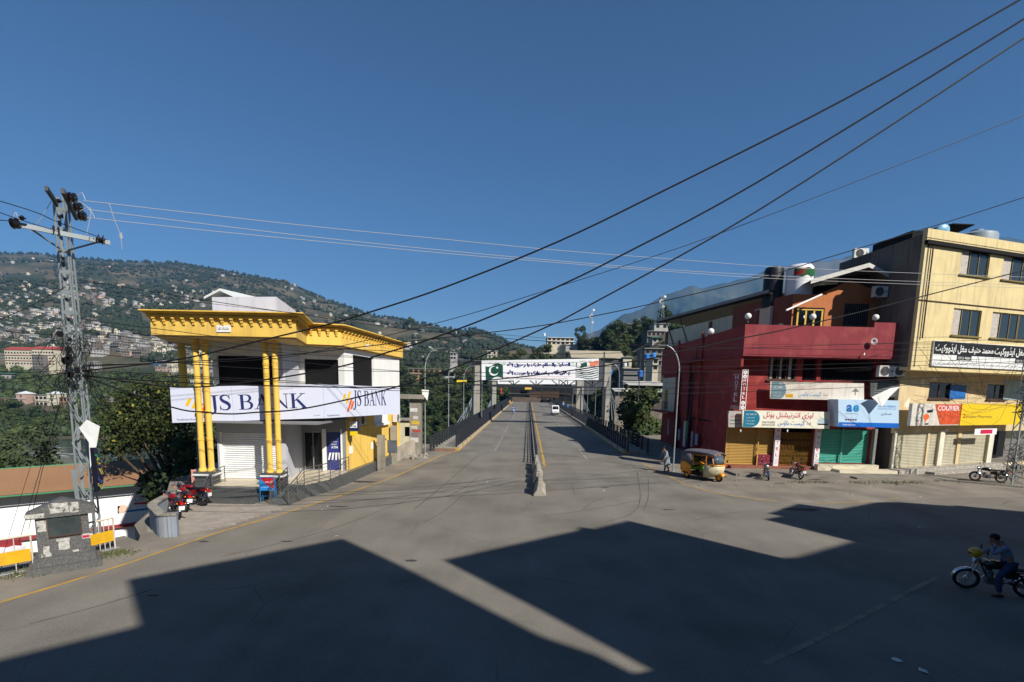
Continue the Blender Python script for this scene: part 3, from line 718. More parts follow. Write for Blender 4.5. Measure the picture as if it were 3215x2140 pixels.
for c, isleft in ((SL,True),(SR,False)):
    pm, nn = quad_panel(c, .18 if isleft else .14)
    s_ = bxp('sign_board', pm, mat_signw, label='long front sign board with JS BANK lettering' if isleft else 'side sign board with JS BANK lettering')
    mt, w_, h_ = quad_mat(c); wy = MB(); wo = MB(); wn = MB(); off = world_loc(B)
    if isleft:
        k = w_/(1016-529)
        js_logo(wy, wo, mt, (574-529)*k, 24*k, 76*k)
        serif_word(wn, mt, 'JS BANK', 316*k, 51*k, x=(648-529)*k, y=38*k)
        write(wn, mt, 'Muzaffarabad Branch', 62*k, 6*k, x=16*k, y=7*k)
        write(wn, mt, 'مظفرآباد برانچ', 20*k, 5*k, rtl=True, x=456*k, y=8*k)
    else:
        k = w_/(1261-1019)
        js_logo(wy, wo, mt, w_*.19, h_*.2, h_*.72)
        serif_word(wn, mt, 'JS BANK', w_*.45, h_*.5, x=w_*.325, y=h_*.34)
        write(wn, mt, 'Muzaffarabad Branch', w_*.13, h_*.05, x=w_*.03, y=h_*.05)
    for mm, mat_ in ((wy,mat_ly),(wo,mat_lo),(wn,mat_navy)):
        obj('lettering' if mm is wn else 'emblem', to_mesh(mm,'lettering',mat_,off), s_)
    for i in range(1, 5 if isleft else 4):
        g = MB(); f = i/(5 if isleft else 4); rect(g, mt, w_*f-.006, .01, w_*f+.006, h_-.01, -.003)
        obj('panel_joint', to_mesh(g,'panel_joint',M('sign_joint',(160,164,174),bump=0),off), s_)
# gap filler behind the boards
m = MB(); m.prism([(-15.7,22.75),(-8.95,23.7),(-7.3,30.3),(-7.3,30.6),(-9.0,30.6),(-9.2,26.3),(-11.2,26.2),(-11.0,23.6),(-15.6,23.3)], 4.95, 5.05); bxp('board_capping', m, M('zinc_sheet',(170,172,176),rough=.5,metal=.3,var=.1))
# pedestals, columns
def pedestal(x0, x1, y0, y1):
    m = MB(); m.box(x0,y0,0,x1,y1,.95); p_ = bxp('pedestal', m, mat_granite)
    m = MB(); m.box(x0-.05,y0-.05,.95,x1+.05,y1+.05,1.02); m.box(x0-.03,y0-.03,1.10,x1+.03,y1+.03,1.19); obj('capping', to_mesh(m,'capping',mat_granite,world_loc(B)), p_)
    m = MB(); m.box(x0-.06,y0-.06,1.02,x1+.06,y1+.06,1.10); obj('white_band', to_mesh(m,'white_band',mat_white,world_loc(B)), p_)
pedestal(-14.55,-13.72,22.15,22.75); pedestal(-11.45,-10.55,22.15,22.75)
def colmesh(h):
    m = MB(); z1 = h; rr = .125; prof = [(rr+.05,0),(rr+.05,.08),(rr+.02,.12),(rr,.2)]
    for zz in (1.45,1.52,2.7,2.78,3.9,3.98,4.9,4.98):
        prof += [(rr,zz-.02),(rr+.022,zz),(rr,zz+.02)]
    prof += [(rr,z1-.45),(rr+.03,z1-.42),(rr+.03,z1-.36),(rr,z1-.33),(rr+.01,z1-.2),(rr+.035,z1-.17),(rr+.02,z1-.12),(rr+.05,z1-.05)]
    m.lathe(prof,(0,0,0),20); m.box(-.2,-.2,z1-.05,.2,.2,z1)
    return to_mesh(m,'column',mat_yel_trim,None,True)
cme = colmesh(6.16)
for x in (-14.34,-13.93,-11.2,-10.78):
    o = obj('column', cme, B); o.location = Vector((x,22.45,1.19))-world_loc(B)
m = MB(); m.lathe([(.19,3.7),(.19,7.3)],(-17.35,26.0,0),16); bxp('corner_post', m, mat_yel, smooth=True)
q = D(612,1328,23.0); r_ = D(634,1470,23.0); m = MB(); m.box(q.x,23,r_.z,q.x+.3,23.06,q.z); bxp('side_panel', m, M('blue_grey_panel',(92,98,118),rough=.6))
# cornice / parapet: outer outline of the roof slab
roofp = [(-15.75,21.7),(-9.45,21.7),(-10.4,25.1),(-8.85,25.55),(-8.45,29.5),(-7.95,35.7),(-17.9,35.7),(-17.85,26.3)]
def inset_poly(pl, d):
    n = len(pl); out = []
    a = sum(pl[i][0]*pl[(i+1)%n][1]-pl[(i+1)%n][0]*pl[i][1] for i in range(n)); sg = 1 if a > 0 else -1
    for i in range(n):
        p0 = Vector(pl[i-1]); p1 = Vector(pl[i]); p2 = Vector(pl[(i+1)%n])
        e0 = (p1-p0).normalized(); e1 = (p2-p1).normalized(); n0 = Vector((-e0.y,e0.x))*sg; n1 = Vector((-e1.y,e1.x))*sg
        b = (n0+n1); b = b/max(.25,b.length_squared)*2; q = p1+b*d; out.append((q.x,q.y))
    return out
m = MB(); m.prism(roofp, 7.28, 8.02); bxp('fascia', m, mat_yel)
m = MB(); m.prism(inset_poly(roofp,.12), 7.20, 7.28); bxp('soffit', m, M('soffit_plaster',(206,180,120),var=.06))
m = MB(); z = 8.02
for d, h in ((-.10,.05),(-.14,.03),(-.06,.06),(-.16,.05),(-.26,.04),(-.36,.05)):
    m.prism(inset_poly(roofp,d), z, z+h); z += h
bxp('cornice', m, mat_yel_trim)
bk = MB(); bk.box(-.07,-.14,-.06,.07,0,0); bk.box(-.045,-.1,-.13,.045,0,-.06); bk.box(-.058,-.095,-.18,.058,0,-.13); bk.box(-.042,-.065,-.25,.042,0,-.18); bk.box(-.052,-.055,-.3,.052,0,-.25)
bme = to_mesh(bk,'bracket',mat_yel_trim)
for i in range(5):
    p0 = Vector(roofp[i]); p1 = Vector(roofp[i+1]); 
    e = (p1-p0); L_ = e.length; e.normalize(); n = max(2,round(L_/.43)); ang = math.atan2(e.y,e.x)
    for k in range(n):
        q = p0+e*(L_*(k+.5)/n); o = obj('bracket', bme, B); o.location = Vector((q.x,q.y,8.02))-world_loc(B); o.rotation_euler.z = ang
# plaque
pc = [D(679,1020.5,21.66),D(679,1042,21.66),D(724,1042,21.66),D(724,1020.5,21.66)]
pm, _ = quad_panel(pc,.03); s_ = bxp('name_plate', pm, mat_white); mt, w_, h_ = quad_mat(pc,.006); wn = MB()
write(wn, mt, 'ماشاءاللہ لاقوة', w_*.8, h_*.5, rtl=True, x=w_*.1, y=h_*.22); obj('lettering', to_mesh(wn,'lettering',mat_black,world_loc(B)), s_)
# roof room behind
R1 = D(665,932,30); R2 = D(868,931,30); R3 = D(896,960,33)
m = MB(); m.hexa([(R1.x,30,8.3),(R2.x,30,8.3),(R3.x+.5,34,8.3),(R1.x,34,8.3),(R1.x,30,R1.z),(R2.x,30,R2.z),(R3.x+.2,34,R2.z-.2),(R1.x,34,R1.z)])
bxp('roof_tank_room', m, M('limewashed_tank',(186,190,204),rough=.8,var=.06,scale=1,bump=.15,streak=.3,dirt=(130,132,140)))
a = D(640,938,31); pk = D(690,912,31); b = D(738,934,31)
m = MB()
for p, q in ((a,pk),(pk,b)):
    m.hexa([p,q,q+Vector((0,5,.3)),p+Vector((0,5,.3)),p+Vector((0,0,.14)),q+Vector((0,0,.14)),q+Vector((0,5,.44)),p+Vector((0,5,.44))])
bxp('stair_roof', m, M('painted_sheet',(206,210,206),rough=.5,var=.1,scale=8,bump=.2,bscale=10))
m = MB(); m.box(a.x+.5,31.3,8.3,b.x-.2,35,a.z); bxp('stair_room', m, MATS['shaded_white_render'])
# side sign box ATM, AC units, banner, camera, papers
def ac_unit(name_label, fr, a, h, d, w_=.85, hh=.58, group='air conditioner outdoor units', dd=.3):
    P = fr.p(a,h,d); ang = math.atan2(fr.u.y,fr.u.x)
    t = thing('air_conditioner', name_label, 'air conditioner', P, ang, group)
    m = MB(); m.box(0,-dd,0,w_,0,hh); o = part('casing', m, M('ac_casing',(206,204,196),rough=.5,var=.06,scale=2,bump=.02), t, world=False); bv = o.modifiers.new('e','BEVEL'); bv.width = .02
    cx_ = w_*.38; m = MB(); m.lathe([(hh*.42,0),(hh*.42,.012),(hh*.38,.014),(hh*.38,.004)],(cx_,-dd-.0,hh*.5),20,'y',cap=False)
    m = MB(); m.torus((cx_,-dd-.01,hh*.5),hh*.41,.012,24,6)
    for r_ in (.33,.24,.15): m.torus((cx_,-dd-.012,hh*.5),hh*r_,.004,20,4)
    for k in range(8):
        q = k*math.pi/4; m.tube([(cx_,-dd-.012,hh*.5),(cx_+hh*.4*math.cos(q),-dd-.012,hh*.5+hh*.4*math.sin(q))],.004,4)
    part('fan_guard', m, M('grille_grey',(150,150,148),rough=.5), t, world=False)
    m = MB(); m.lathe([(hh*.40,0),(hh*.40,.003)],(cx_,-dd-.004,hh*.5),20,'y'); part('fan_well', m, M('fan_dark',(52,52,54),rough=.7), t, world=False)
    m = MB(); m.box(w_*.8,-dd-.008,hh*.42,w_*.92,-dd-.001,hh*.5); m.box(w_*.8,-dd-.008,hh*.55,w_*.92,-dd-.001,hh*.6); part('badge', m, mat_navy, t, world=False)
    m = MB(); m.box(.08,-dd,-.05,.12,.08,0); m.box(w_-.12,-dd,-.05,w_-.08,.08,0); part('bracket', m, mat_rail, t, world=False)
    return t
FDs = FD
a_, h_ = FD.hit(1131,1336,.3); ac_unit('air conditioner under the side sign board beside the hanging ATM box', FD, a_, h_, .02)
a_, h_ = FD.hit(1238,1325,.2); ac_unit('air conditioner at the far end of the side wall under the sign board', FD, a_, h_, .06, w_=.8)
t = thing('atm_sign_box', 'small navy and white hanging box sign reading ATM on the yellow wall corner', 'sign', D(1112,1352,26.7)); 
q0 = D(1097,1321,26.5); q1 = D(1124,1352,26.5)
m = MB(); m.box(q0.x,26.5,q1.z,q1.x,26.72,q0.z); part('box', m, mat_navy, t)
mm = Matrix.Translation((q0.x,26.49,q1.z)) @ Matrix.Rotation(math.pi/2,4,'X'); W_ = q1.x-q0.x; H_ = q0.z-q1.z
m = MB(); rect(m, mm, .02,H_*.3,W_-.04,H_*.97, .002); part('face', m, mat_white, t)
m = MB(); write(m, mm, 'ATM', W_*.62, H_*.2, x=W_*.15, y=H_*.36, bold=.02); write(m, mm, 'JS', W_*.3, H_*.2, x=W_*.5, y=H_*.66)
for v in m.v: pass
m.v = [(v[0],v[1]-.004,v[2]) for v in m.v]; part('lettering', m, mat_navy, t)
m = MB(); poly(m, mm, [(W_*.15,H_*.66),(W_*.25,H_*.66),(W_*.4,H_*.9),(W_*.3,H_*.9)], .004); part('emblem', m, mat_lo, t)
q2 = D(1099,1366,26.5); m = MB(); m.box(q2.x,26.5,q1.z-.26,q1.x-.05,26.6,q1.z-.03); part('lower_plate', m, M('plate_yellow',(224,196,30),rough=.5,var=.04), t)
m = MB(); m.tube([(q0.x+.2,26.6,q0.z),(q0.x+.2,26.6,q0.z+.35)],.02,6); part('hanger', m, mat_rail, t)
# rolled white awning under the board
a0,h0 = FD.hit(1177,1334,.1); a1,_ = FD.hit(1220,1330,.1)
m = MB(); FD.box(m, a0, a1, h0, h0+.9, .0,.06); FD.box(m, a0-.03, a1+.03, h0-.1, h0+.06, .02,.2)
solo('banner', m, mat_white, 'white cloth banner with a heavy bottom roll on the yellow side wall', 'banner', FD.p(a0,h0,.05))
for (x_,y_,w_,h_) in ((1096,1425,.3,.42),(1165,1410,.22,.42)):
    a0,h0 = FD.hit(x_,y_,0); m = MB(); FD.box(m,a0,a0+w_*1.6,h0,h0+h_,.004,.012)
    bxp('notice', m, mat_white)
a0,h0 = FD.hit(1190,1450,0)
# railings on the ramp
def rail_run(label, pts, h=.8, bars=4, r=.022, zs=None):
    t = thing('ramp_railing', label, 'railing', pts[0], 0, 'steel railings at the bank entrance')
    for p in pts:
        m = MB(); m.tube([p, Vector(p)+Vector((0,0,h))], r, 8); m.lathe([(.05,0),(.05,.02)],p,10); part('post', m, mat_steel, t)
    for i in range(bars+1):
        f = i/bars if i < bars else 1
        m = MB(); m.tube([Vector(p)+Vector((0,0,.12+(h-.12)*f)) for p in pts], r*1.15 if i == bars else .012, 6); part('handrail' if i == bars else 'rail', m, mat_steel, t)
    return t
rail_run('steel railing along the road side of the bank ramp and plinth', [Vector((-9.74,21.0,.02)),Vector((-9.66,21.75,.32)),Vector((-9.62,22.4,FZ)),Vector((-9.28,23.3,FZ)),Vector((-9.05,24.15,FZ)),Vector((-8.95,25.2,FZ)),Vector((-8.85,26.3,FZ))])
rail_run('short steel railing on the inner side of the bank ramp', [Vector((-10.6,21.15,.02)),Vector((-10.52,21.9,.35)),Vector((-10.45,22.55,FZ))])
rail_run('short steel railing left of the bank steps beside the pedestal', [Vector((-13.66,21.3,.0)),Vector((-13.64,21.95,.5)),Vector((-13.6,22.9,FZ))], .75)
# blue and red standing sign
t = thing('standing_sign', 'blue framed standing sign with a red and blue poster before the right columns', 'sign', (-11.15,21.35,0), .12)
mb_ = M('blue_frame_paint',(34,112,168),rough=.5)
m = MB()
for x in (-.0,.62): m.tube([(x,0,0),(x,0,1.15)],.02,6); m.tube([(x,.35,0),(x,.02,1.1)],.018,6)
m.tube([(0,0,1.15),(.62,0,1.15)],.02,6); m.tube([(0,0,.3),(.62,0,.3)],.02,6); part('frame', m, mb_, t, world=False)
m = MB(); m.box(.02,-.015,.55,.6,.0,1.13); pn = part('panel', m, M('poster_blue',(30,120,190),rough=.5,var=.04), t, world=False)
m = MB(); mm = Matrix.Translation((0.02,-.018,.55)) @ Matrix.Rotation(math.pi/2,4,'X'); poly(m, mm, [(0,.58),(.58,.58),(.58,.08),(.28,.25)]); obj('red_corner', to_mesh(m,'red_corner',M('poster_red',(168,32,40),rough=.5)), pn)
m = MB(); write(m, mm, 'ایزی پیسہ', .3, .16, rtl=True, x=.22, y=.32); write(m, mm, 'یہاں دستیاب ہے', .3, .08, rtl=True, x=.05, y=.12); m.v = [(v[0],v[1]-.003,v[2]) for v in m.v]; obj('lettering', to_mesh(m,'lettering',mat_white), pn)
# poster roll beside left pedestal
q = D(612,1520,22.9); m = MB(); m.box(q.x-.15,22.9,.3,q.x+.27,22.95,1.15)
solo('poster_board', m, M('faded_pink_poster',(206,140,126),rgb2=(220,196,188),scale2=4,cover=.4), 'faded pink poster board leaning beside the left column pedestal', 'poster', (q.x,22.9,.3))
# paving in front of the bank
mat_pave = M('red_pavers', (146,126,116), rough=.95, var=.16, scale=2.2, bump=.3, rgb2=(146,140,130), scale2=2.6, cover=.6, soft=.2)
pv = MB(); area = [(-12.1,16.3),(-11.3,16.6),(-10.45,17.8),(-9.75,20.7),(-10.7,21.05),(-13.75,21.25),(-15.1,21.3),(-14.3,19.0),(-13.6,17.7)]
def inside(p, pl):
    c = False; n = len(pl)
    for i in range(n):
        a = pl[i]; b = pl[i-1]
        if (a[1] > p[1]) != (b[1] > p[1]) and p[0] < (b[0]-a[0])*(p[1]-a[1])/(b[1]-a[1])+a[0]: c = not c
    return c
i = 0; y = 16.2
while y < 21.3:
    x = -15.4+(i%2)*.15
    while x < -9.6:
        if inside((x+.14,y+.09), area):
            hz = .012+random.uniform(-.003,.003); pv.box(x,y,0,x+.285,y+.185,hz)
        x += .3
    y += .2; i += 1
o = obj('paving_blocks', to_mesh(pv,'paving_blocks',mat_pave)); o['kind'] = 'stuff'
# low curved planter wall
wp = arc_pts([(-11.45,16.4),(-11.9,16.3),(-12.4,16.75),(-13.1,17.5),(-13.5,18.5),(-13.9,20.2)],5); m = MB()
for i in range(len(wp)-1):
    a = Vector((*wp[i],0)); b = Vector((*wp[i+1],0)); n0 = (b-a).normalized(); n0 = Vector((-n0.y,n0.x,0))*.11
    m.hexa([a-n0+Vector((0,0,-2.5)),b-n0+Vector((0,0,-2.5)),b+n0+Vector((0,0,-2.5)),a+n0+Vector((0,0,-2.5)),a-n0+Vector((0,0,.76)),b-n0+Vector((0,0,.76)),b+n0+Vector((0,0,.76)),a+n0+Vector((0,0,.76))])
t = thing('parapet_wall', 'low curved blue grey parapet wall behind the parked red motorcycles', 'wall', (-13,17,0)); part('wall', m, M('blue_grey_render',(128,136,146),var=.1,scale=2,bump=.25,streak=.4,dirt=(168,162,150)), t)
m = MB()
for i in range(len(wp)-1):
    a = Vector((*wp[i],.76)); b = Vector((*wp[i+1],.76)); n0 = (b-a).normalized(); n0 = Vector((-n0.y,n0.x,0))*.15
    m.hexa([a-n0,b-n0,b+n0,a+n0,a-n0+Vector((0,0,.06)),b-n0+Vector((0,0,.06)),b+n0+Vector((0,0,.06)),a+n0+Vector((0,0,.06))])
part('coping', m, mat_conc, t)
# broken wall, concrete frame, hut and pillar beyond the bank
def slab_wall(name, label, c0, c1, h, th, mat, jag=0, z0=-.3, cat='wall'):
    m = MB(); n = 7; a = Vector((*c0,0)); b = Vector((*c1,0)); nn = (b-a).normalized(); nn = Vector((-nn.y,nn.x,0))*th
    tops = [h+random.uniform(-jag,jag) for _ in range(n+1)]
    for i in range(n):
        p = a.lerp(b,i/n); q = a.lerp(b,(i+1)/n)
        m.hexa([p-nn+Vector((0,0,z0)),q-nn+Vector((0,0,z0)),q+nn+Vector((0,0,z0)),p+nn+Vector((0,0,z0)),p-nn+Vector((0,0,tops[i])),q-nn+Vector((0,0,tops[i+1])),q+nn+Vector((0,0,tops[i+1])),p+nn+Vector((0,0,tops[i]))])
    return solo(name, m, mat, label, cat, (c0[0],c0[1],0))
g0 = G(1198,1478); g1 = G(1237,1455)
t = thing('concrete_gateway', 'grey broken concrete door frame of two posts against the end of the yellow wall', 'frame', g0)
m = MB(); m.box(g0.x-.22,g0.y-.12,0,g0.x+.22,g0.y+.12,2.25)
for z_ in (.5,1.1,1.7): m.box(g0.x-.3,g0.y-.02,z_,g0.x-.22,g0.y+.1,z_+.1)
part('post', m, mat_conc, t)
m = MB(); m.box(g1.x-.2,g1.y-.12,0,g1.x+.2,g1.y+.12,2.6); part('post', m, mat_conc, t)
m = MB(); m.box(g0.x+.22,g0.y+.2,1.9,g1.x-.1,g0.y+.4,2.0); m.box(g0.x+.3,g0.y+.3,1.1,g0.x+.9,g0.y+.36,1.9); part('lintel', m, M('blue_grey_sheet',(86,92,98),var=.2), t)
mat_graf = M('stained_plaster', (168,158,142), rough=.95, var=.14, scale=1.5, bump=.3, rgb2=(150,112,100), scale2=1.6, cover=.2, streak=.4)
a = G(1240,1452); b = G(1270,1428); slab_wall('broken_wall','low broken plaster wall with faded red writing next to the concrete frame', (a.x,a.y),(b.x+.2,b.y+.5),.95,.09,mat_graf,.1)
a = G(1273,1436); b = G(1307,1426); slab_wall('broken_wall','short plaster wall piece leaning at the foot of the grey gate pillar', (a.x,a.y+.5),(b.x-.2,b.y+.2),1.1,.08,mat_graf,.06)
rub = MB()
for i in range(46):
    c = G(random.uniform(1268,1345), random.uniform(1426,1442)); r_ = random.uniform(.05,.2)
    rub.M = Matrix.Translation(c) @ Matrix.Rotation(random.random()*6,4,'Z') @ Matrix.Rotation(random.random()*3,4,'X'); rub.cbox((0,0,r_*.3),(r_,r_*.8,r_*.6))
rub.M = None
o = obj('rubble', to_mesh(rub,'rubble',mat_conc)); o['kind'] = 'stuff'
gp = G(1312,1424)
t = thing('gate_pillar', 'grey concrete gate pillar with a flat slab top and torn posters', 'pillar', (gp.x-.1,38.6,0))
m = MB(); m.box(-8.05,38.3,0,-7.2,39.1,4.3); part('shaft', m, mat_conc, t)
m = MB(); m.box(-9.0,38.0,4.3,-6.9,39.4,4.62); part('slab', m, mat_conc, t)
for i,(z_,h_,rgb) in enumerate(((.9,.35,(200,196,190)),(1.35,.3,(120,110,120)),(1.7,.18,(170,60,60)),(1.95,.25,(186,180,160)),(2.3,.3,(200,170,60)),(2.7,.25,(190,186,176)),(3.3,.28,(206,206,204)))):
    m = MB(); x0 = -8.0+.1*(i%3); m.box(x0,38.285,z_,x0+random.uniform(.4,.65),38.298,z_+h_); part('torn_poster', m, M('poster_%d'%i,rgb,var=.3,scale=14,rgb2=(150,146,140),scale2=9,cover=.35), t)
hp = G(1280,1400)
t = thing('guard_hut', 'small cream guard hut with a dark window and overhanging flat roof', 'hut', (-9.6,43,0))
m = MB(); m.box(-10.1,42.6,-.5,-8.35,44.2,2.3); part('wall', m, M('cream_render',(206,196,160),var=.08,scale=1.5,streak=.3), t)
m = MB(); m.box(-10.25,42.4,2.3,-8.2,44.4,2.42); part('roof', m, mat_conc, t)
m = MB(); m.box(-9.35,42.57,.95,-8.8,42.595,1.75); part('window', m, mat_darkglass, t)
# ------------------------------------------------------------------ the red hotel
mat_red = M('red_wall_paint', (134,48,46), rough=.85, var=.10, scale=1.1, bump=.2, rgb2=(154,66,58), scale2=1.4, cover=.4, streak=.3, dirt=(104,40,42))
mat_red2 = M('rose_red_parapet', (132,52,58), rough=.85, var=.09, scale=.9, bump=.2, rgb2=(144,66,66), scale2=1.0, cover=.4, streak=.6, dirt=(96,46,50))
mat_orange = M('orange_wall_paint', (182,112,68), rough=.85, var=.07, scale=1.2, bump=.15, streak=.3, dirt=(130,80,50))
mat_cream = M('cream_wall_paint', (208,190,140), rough=.85, var=.08, scale=1.4, bump=.15, streak=.45, dirt=(140,124,96))
mat_oldcream = M('old_cream_side', (196,190,168), rough=.9, var=.08, scale=.8, bump=.15, streak=.35)
mat_frame = M('brown_window_frame', (70,50,40), rough=.6, var=.15, scale=5, bump=.05)
mat_curtain = M('pale_curtain', (178,170,160), rough=.9, var=.2, scale=7, bump=.2)
mat_sheet = M('corrugated_roof_sheet', (132,132,128), rough=.6, var=.12, scale=2, bump=.1, metal=.2)
H = thing('hotel_building', 'red painted hotel with a rose parapet and an orange top floor', 'building', (20,36,0))
HB = 33.5
xL = D(2290,1465,HB).x; xR = D(2745,1465,HB).x
HF = Frame((xL,HB),(xR,HB+.35))
def hp(name, m, mat, **k): return part(name, m, mat, H, **k)
def hh(x, y, d=0): return HF.hit(x, y, d)
GZ = .32
# side face towards the bridge
sx1 = bx(13.9-.5,52)+.6
HS = Frame((sx1+.35,52.5),(xL,HB))
holes = []
def hole(x0,y0,x1,y1):
    a0,h1 = hh(x0,y0); a1,h0 = hh(x1,y1); return (a0,a1,h0,h1)
sh1 = hole(2285,1340,2375,1464); sh2 = hole(2383,1340,2434,1428); gate = hole(2455,1340,2545,1462); t1 = hole(2562,1340,2640,1458); t2 = hole(2646,1340,2722,1458)
def fix(q, h0=GZ, h1=2.95): return (q[0],q[1],h0,h1)
sh1 = fix(sh1); gate = fix(gate); t1 = fix(t1,.55); t2 = fix(t2,.55); sh2 = (sh2[0],sh2[1],sh2[2],2.95); gap = (gate[0]-1.0,gate[0]-.72,GZ,2.95)
win = hole(2415,1114,2497,1194); bal1 = hole(2525,1114,2562,1194); bal2 = hole(2583,1114,2742,1196)
zt = 7.75
wall_with_holes(HF, 0, HF.len+.0, 0, 3.1, [sh1,sh2,gate,t1,t2], mat_red, parent=H, depth=.3)
wall_with_holes(HF, 0, HF.len+2.4, 3.1, zt, [win,bal1,bal2], mat_red, parent=H, depth=.3)
m = MB(); HS.box(m, 0, HS.len-.32, 0, zt, -.3, 0); hp('wall', m, mat_red)
m = MB(); HF.box(m, .35, HF.len+2.4, 3.0, 3.1, -9, -.32); hp('floor_slab', m, mat_black)
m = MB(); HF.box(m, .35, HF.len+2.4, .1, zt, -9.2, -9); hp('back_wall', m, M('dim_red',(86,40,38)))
m = MB(); HF.box(m, -.05, HF.len+.1, 0, GZ, 0, .35); hp('base_step', m, M('brick_step',(132,84,66),var=.2,scale=5,bump=.4))
# parapet overhang
pz0 = 7.78; pz1 = 9.65
PF = Frame((D(2338,1050,32.3).x,32.3),(D(2832,1050,32.3).x,32.65))
m = MB(); PF.box(m, 0, PF.len, pz0, pz1, -.14, 0); hp('parapet', m, mat_red2)
m = MB(); PF.box(m, 0, .14, pz0, pz1, -1.4, -.14); hp('parapet', m, mat_red2)
m = MB(); PF.box(m, .0, PF.len, pz0-.12, pz0, -12, -.02); hp('floor_slab', m, mat_red2)
m = MB(); PF.box(m, PF.len*.84, PF.len, pz1, pz1+.32, -.14, 0); hp('parapet', m, mat_red2)
# side parapet of the long wing, stepping down towards the bridge
SP = Frame((sx1,52.5),(PF.o.x,32.5))
m = MB(); SP.box(m, 0, SP.len, 6.95, 9.62, -.16, .0); hp('parapet', m, M('shaded_red_side',(138,52,50),var=.1,scale=1,bump=.2,streak=.3))
for f in (.3,.62):
    m = MB(); SP.box(m, SP.len*f, SP.len*f+.3, 0, 9.95, 0, .16); hp('pilaster', m, mat_red)
# cream recess on the side + small balcony + door
m = MB(); SP.box(m, 1.0, 6.4, 3.3, 6.6, .0, .04); hp('wall_panel', m, mat_oldcream)
m = MB(); SP.box(m, 2.2, 3.2, 3.5, 5.4, .04, .08); hp('door', m, M('yellow_door',(150,112,40),var=.15,scale=3))
m = MB(); 
for a in np.arange(.6,6.8,.25): m.tube([SP.p(a,3.35,.9),SP.p(a,4.3,.9)],.015,5)
m.tube([SP.p(.6,4.3,.9),SP.p(6.8,4.3,.9)],.025,6); m.tube([SP.p(.6,3.4,.9),SP.p(6.8,3.4,.9)],.02,6); hp('balcony_rail', m, mat_rail)
m = MB(); SP.box(m, .5, 6.9, 3.18, 3.32, 0, .95); hp('balcony_slab', m, mat_red)
m = MB(); SP.box(m, 5.6, 7.0, 0, 2.9, .0, .05); hp('doorway', m, mat_black)
for a,h_,w_,hh_,rgb in ((4.2,1.0,.5,1.6,(150,140,146)),(7.9,.9,.5,1.0,(120,150,168)),(9.4,.5,.7,2.2,(190,196,200)),(9.9,1.2,.6,1.6,(96,120,60)),(11.5,.7,.5,1.3,(150,150,160)),(12.6,1.0,.55,.9,(128,160,190))):
    m = MB(); SP.box(m, a, a+w_, h_, h_+hh_, .17 if 7.6<a<8 else .165, .18 if 7.6<a<8 else .175); hp('pasted_poster', m, M('pasted_%d'%int(a*10),rgb,var=.25,scale=9,rgb2=(170,60,60),scale2=6,cover=.25))
# long top floor with cream wall and sheet roof
ra = D(2064,1006,54); rb = D(2407,912,37)
LW = Frame((ra.x+.9,54),(rb.x+.3,36.8)); 
m = MB(); LW.box(m, 0, LW.len, 6.5, 11.6, -.2, 0); hp('wall', m, mat_oldcream)
for f in (.02,.52,.9):
    m = MB(); LW.box(m, LW.len*f, LW.len*f+.45, 6.5, 11.5, 0, .1); hp('pilaster', m, M('dim_maroon',(112,66,62),var=.1,scale=2))
m = MB()
r0 = D(2060,1004,56); r1 = D(2415,908,36.5); up = Vector((7,3.5,-.5))
nn_ = 60
for i in range(nn_):
    f0 = i/nn_; f1 = (i+.5)/nn_; f2 = (i+1)/nn_
    a = r0.lerp(r1,f0); b = r0.lerp(r1,f1)+Vector((0,0,.035)); c = r0.lerp(r1,f2)
    m.quad(a,b,b+up,a+up); m.quad(b,c,c+up,b+up)
dn = Vector((0,0,-.22)); m.quad(r0,r1,r1+dn,r0+dn)
hp('roof', m, mat_sheet)
m = MB(); m.hexa([r0+Vector((.05,0,-.35)),r1+Vector((.05,0,-.35)),r1+Vector((.35,.1,-.35)),r0+Vector((.35,.1,-.35)),r0+Vector((.05,0,-.16)),r1+Vector((.05,0,-.16)),r1+Vector((.35,.1,-.16)),r0+Vector((.35,.1,-.16))]); hp('eave_beam', m, mat_black)
m = MB()
for f in (.12,.28): 
    p = r0.lerp(r1,f); m.tube([p+Vector((.1,0,-.3)),LW.p(LW.len*(f+.12),7.4,.05)],.05,6)
hp('roof_strut', m, mat_rail)
# orange block on the roof terrace
OY = 35.2
def dx(x,y,Y): return D(x,y,Y)
OF = Frame((D(2485,1000,OY).x,OY),(D(2790,900,OY).x,OY+.25))
def oh(x,y): return OF.hit(x,y)
a1_,h1_ = oh(2600,925); al,_ = oh(2486,1000); ab,hb = oh(2480,922)
wl = [oh(2500,970)[0], oh(2582,970)[0], oh(2500,1006)[1], oh(2500,970)[1]]
wall_with_holes(OF, 0, OF.len, pz0, hb, [(wl[0],wl[1],9.0,wl[3])], mat_orange, parent=H)
pk_a, pk_h = oh(2668,878); al_, hl_ = oh(2598,912); ar_, hr_ = oh(2778,930)
m = MB(); m.add([OF.p(al_,hb,0),OF.p(ar_,hb,0),OF.p(ar_,hr_+.1,0),OF.p(pk_a,pk_h,0),OF.p(al_,hl_,0)],[(0,1,2,3,4)]); m.add([OF.p(al_,hb,-5),OF.p(al_,hl_,-5),OF.p(al_,hl_,0),OF.p(al_,hb,0)],[(0,1,2,3)]); hp('gable_wall', m, mat_orange)
m = MB(); OF.box(m, wl[0]-.12, wl[1]+.12, 8.95, wl[3]+.12, 0,.08); hp('window_surround', m, mat_black)
wf = MB(); n_ = 3
for i in range(n_+1):
    a = wl[0]+(wl[1]-wl[0]-.12)*i/n_; OF.box(wf, a, a+.12, 9.0, wl[3], .08,.14)
OF.box(wf, wl[0], wl[1], wl[3]-.08, wl[3], .141,.16)
w = hp('window', wf, M('ochre_window_frame',(206,166,66),rough=.6))
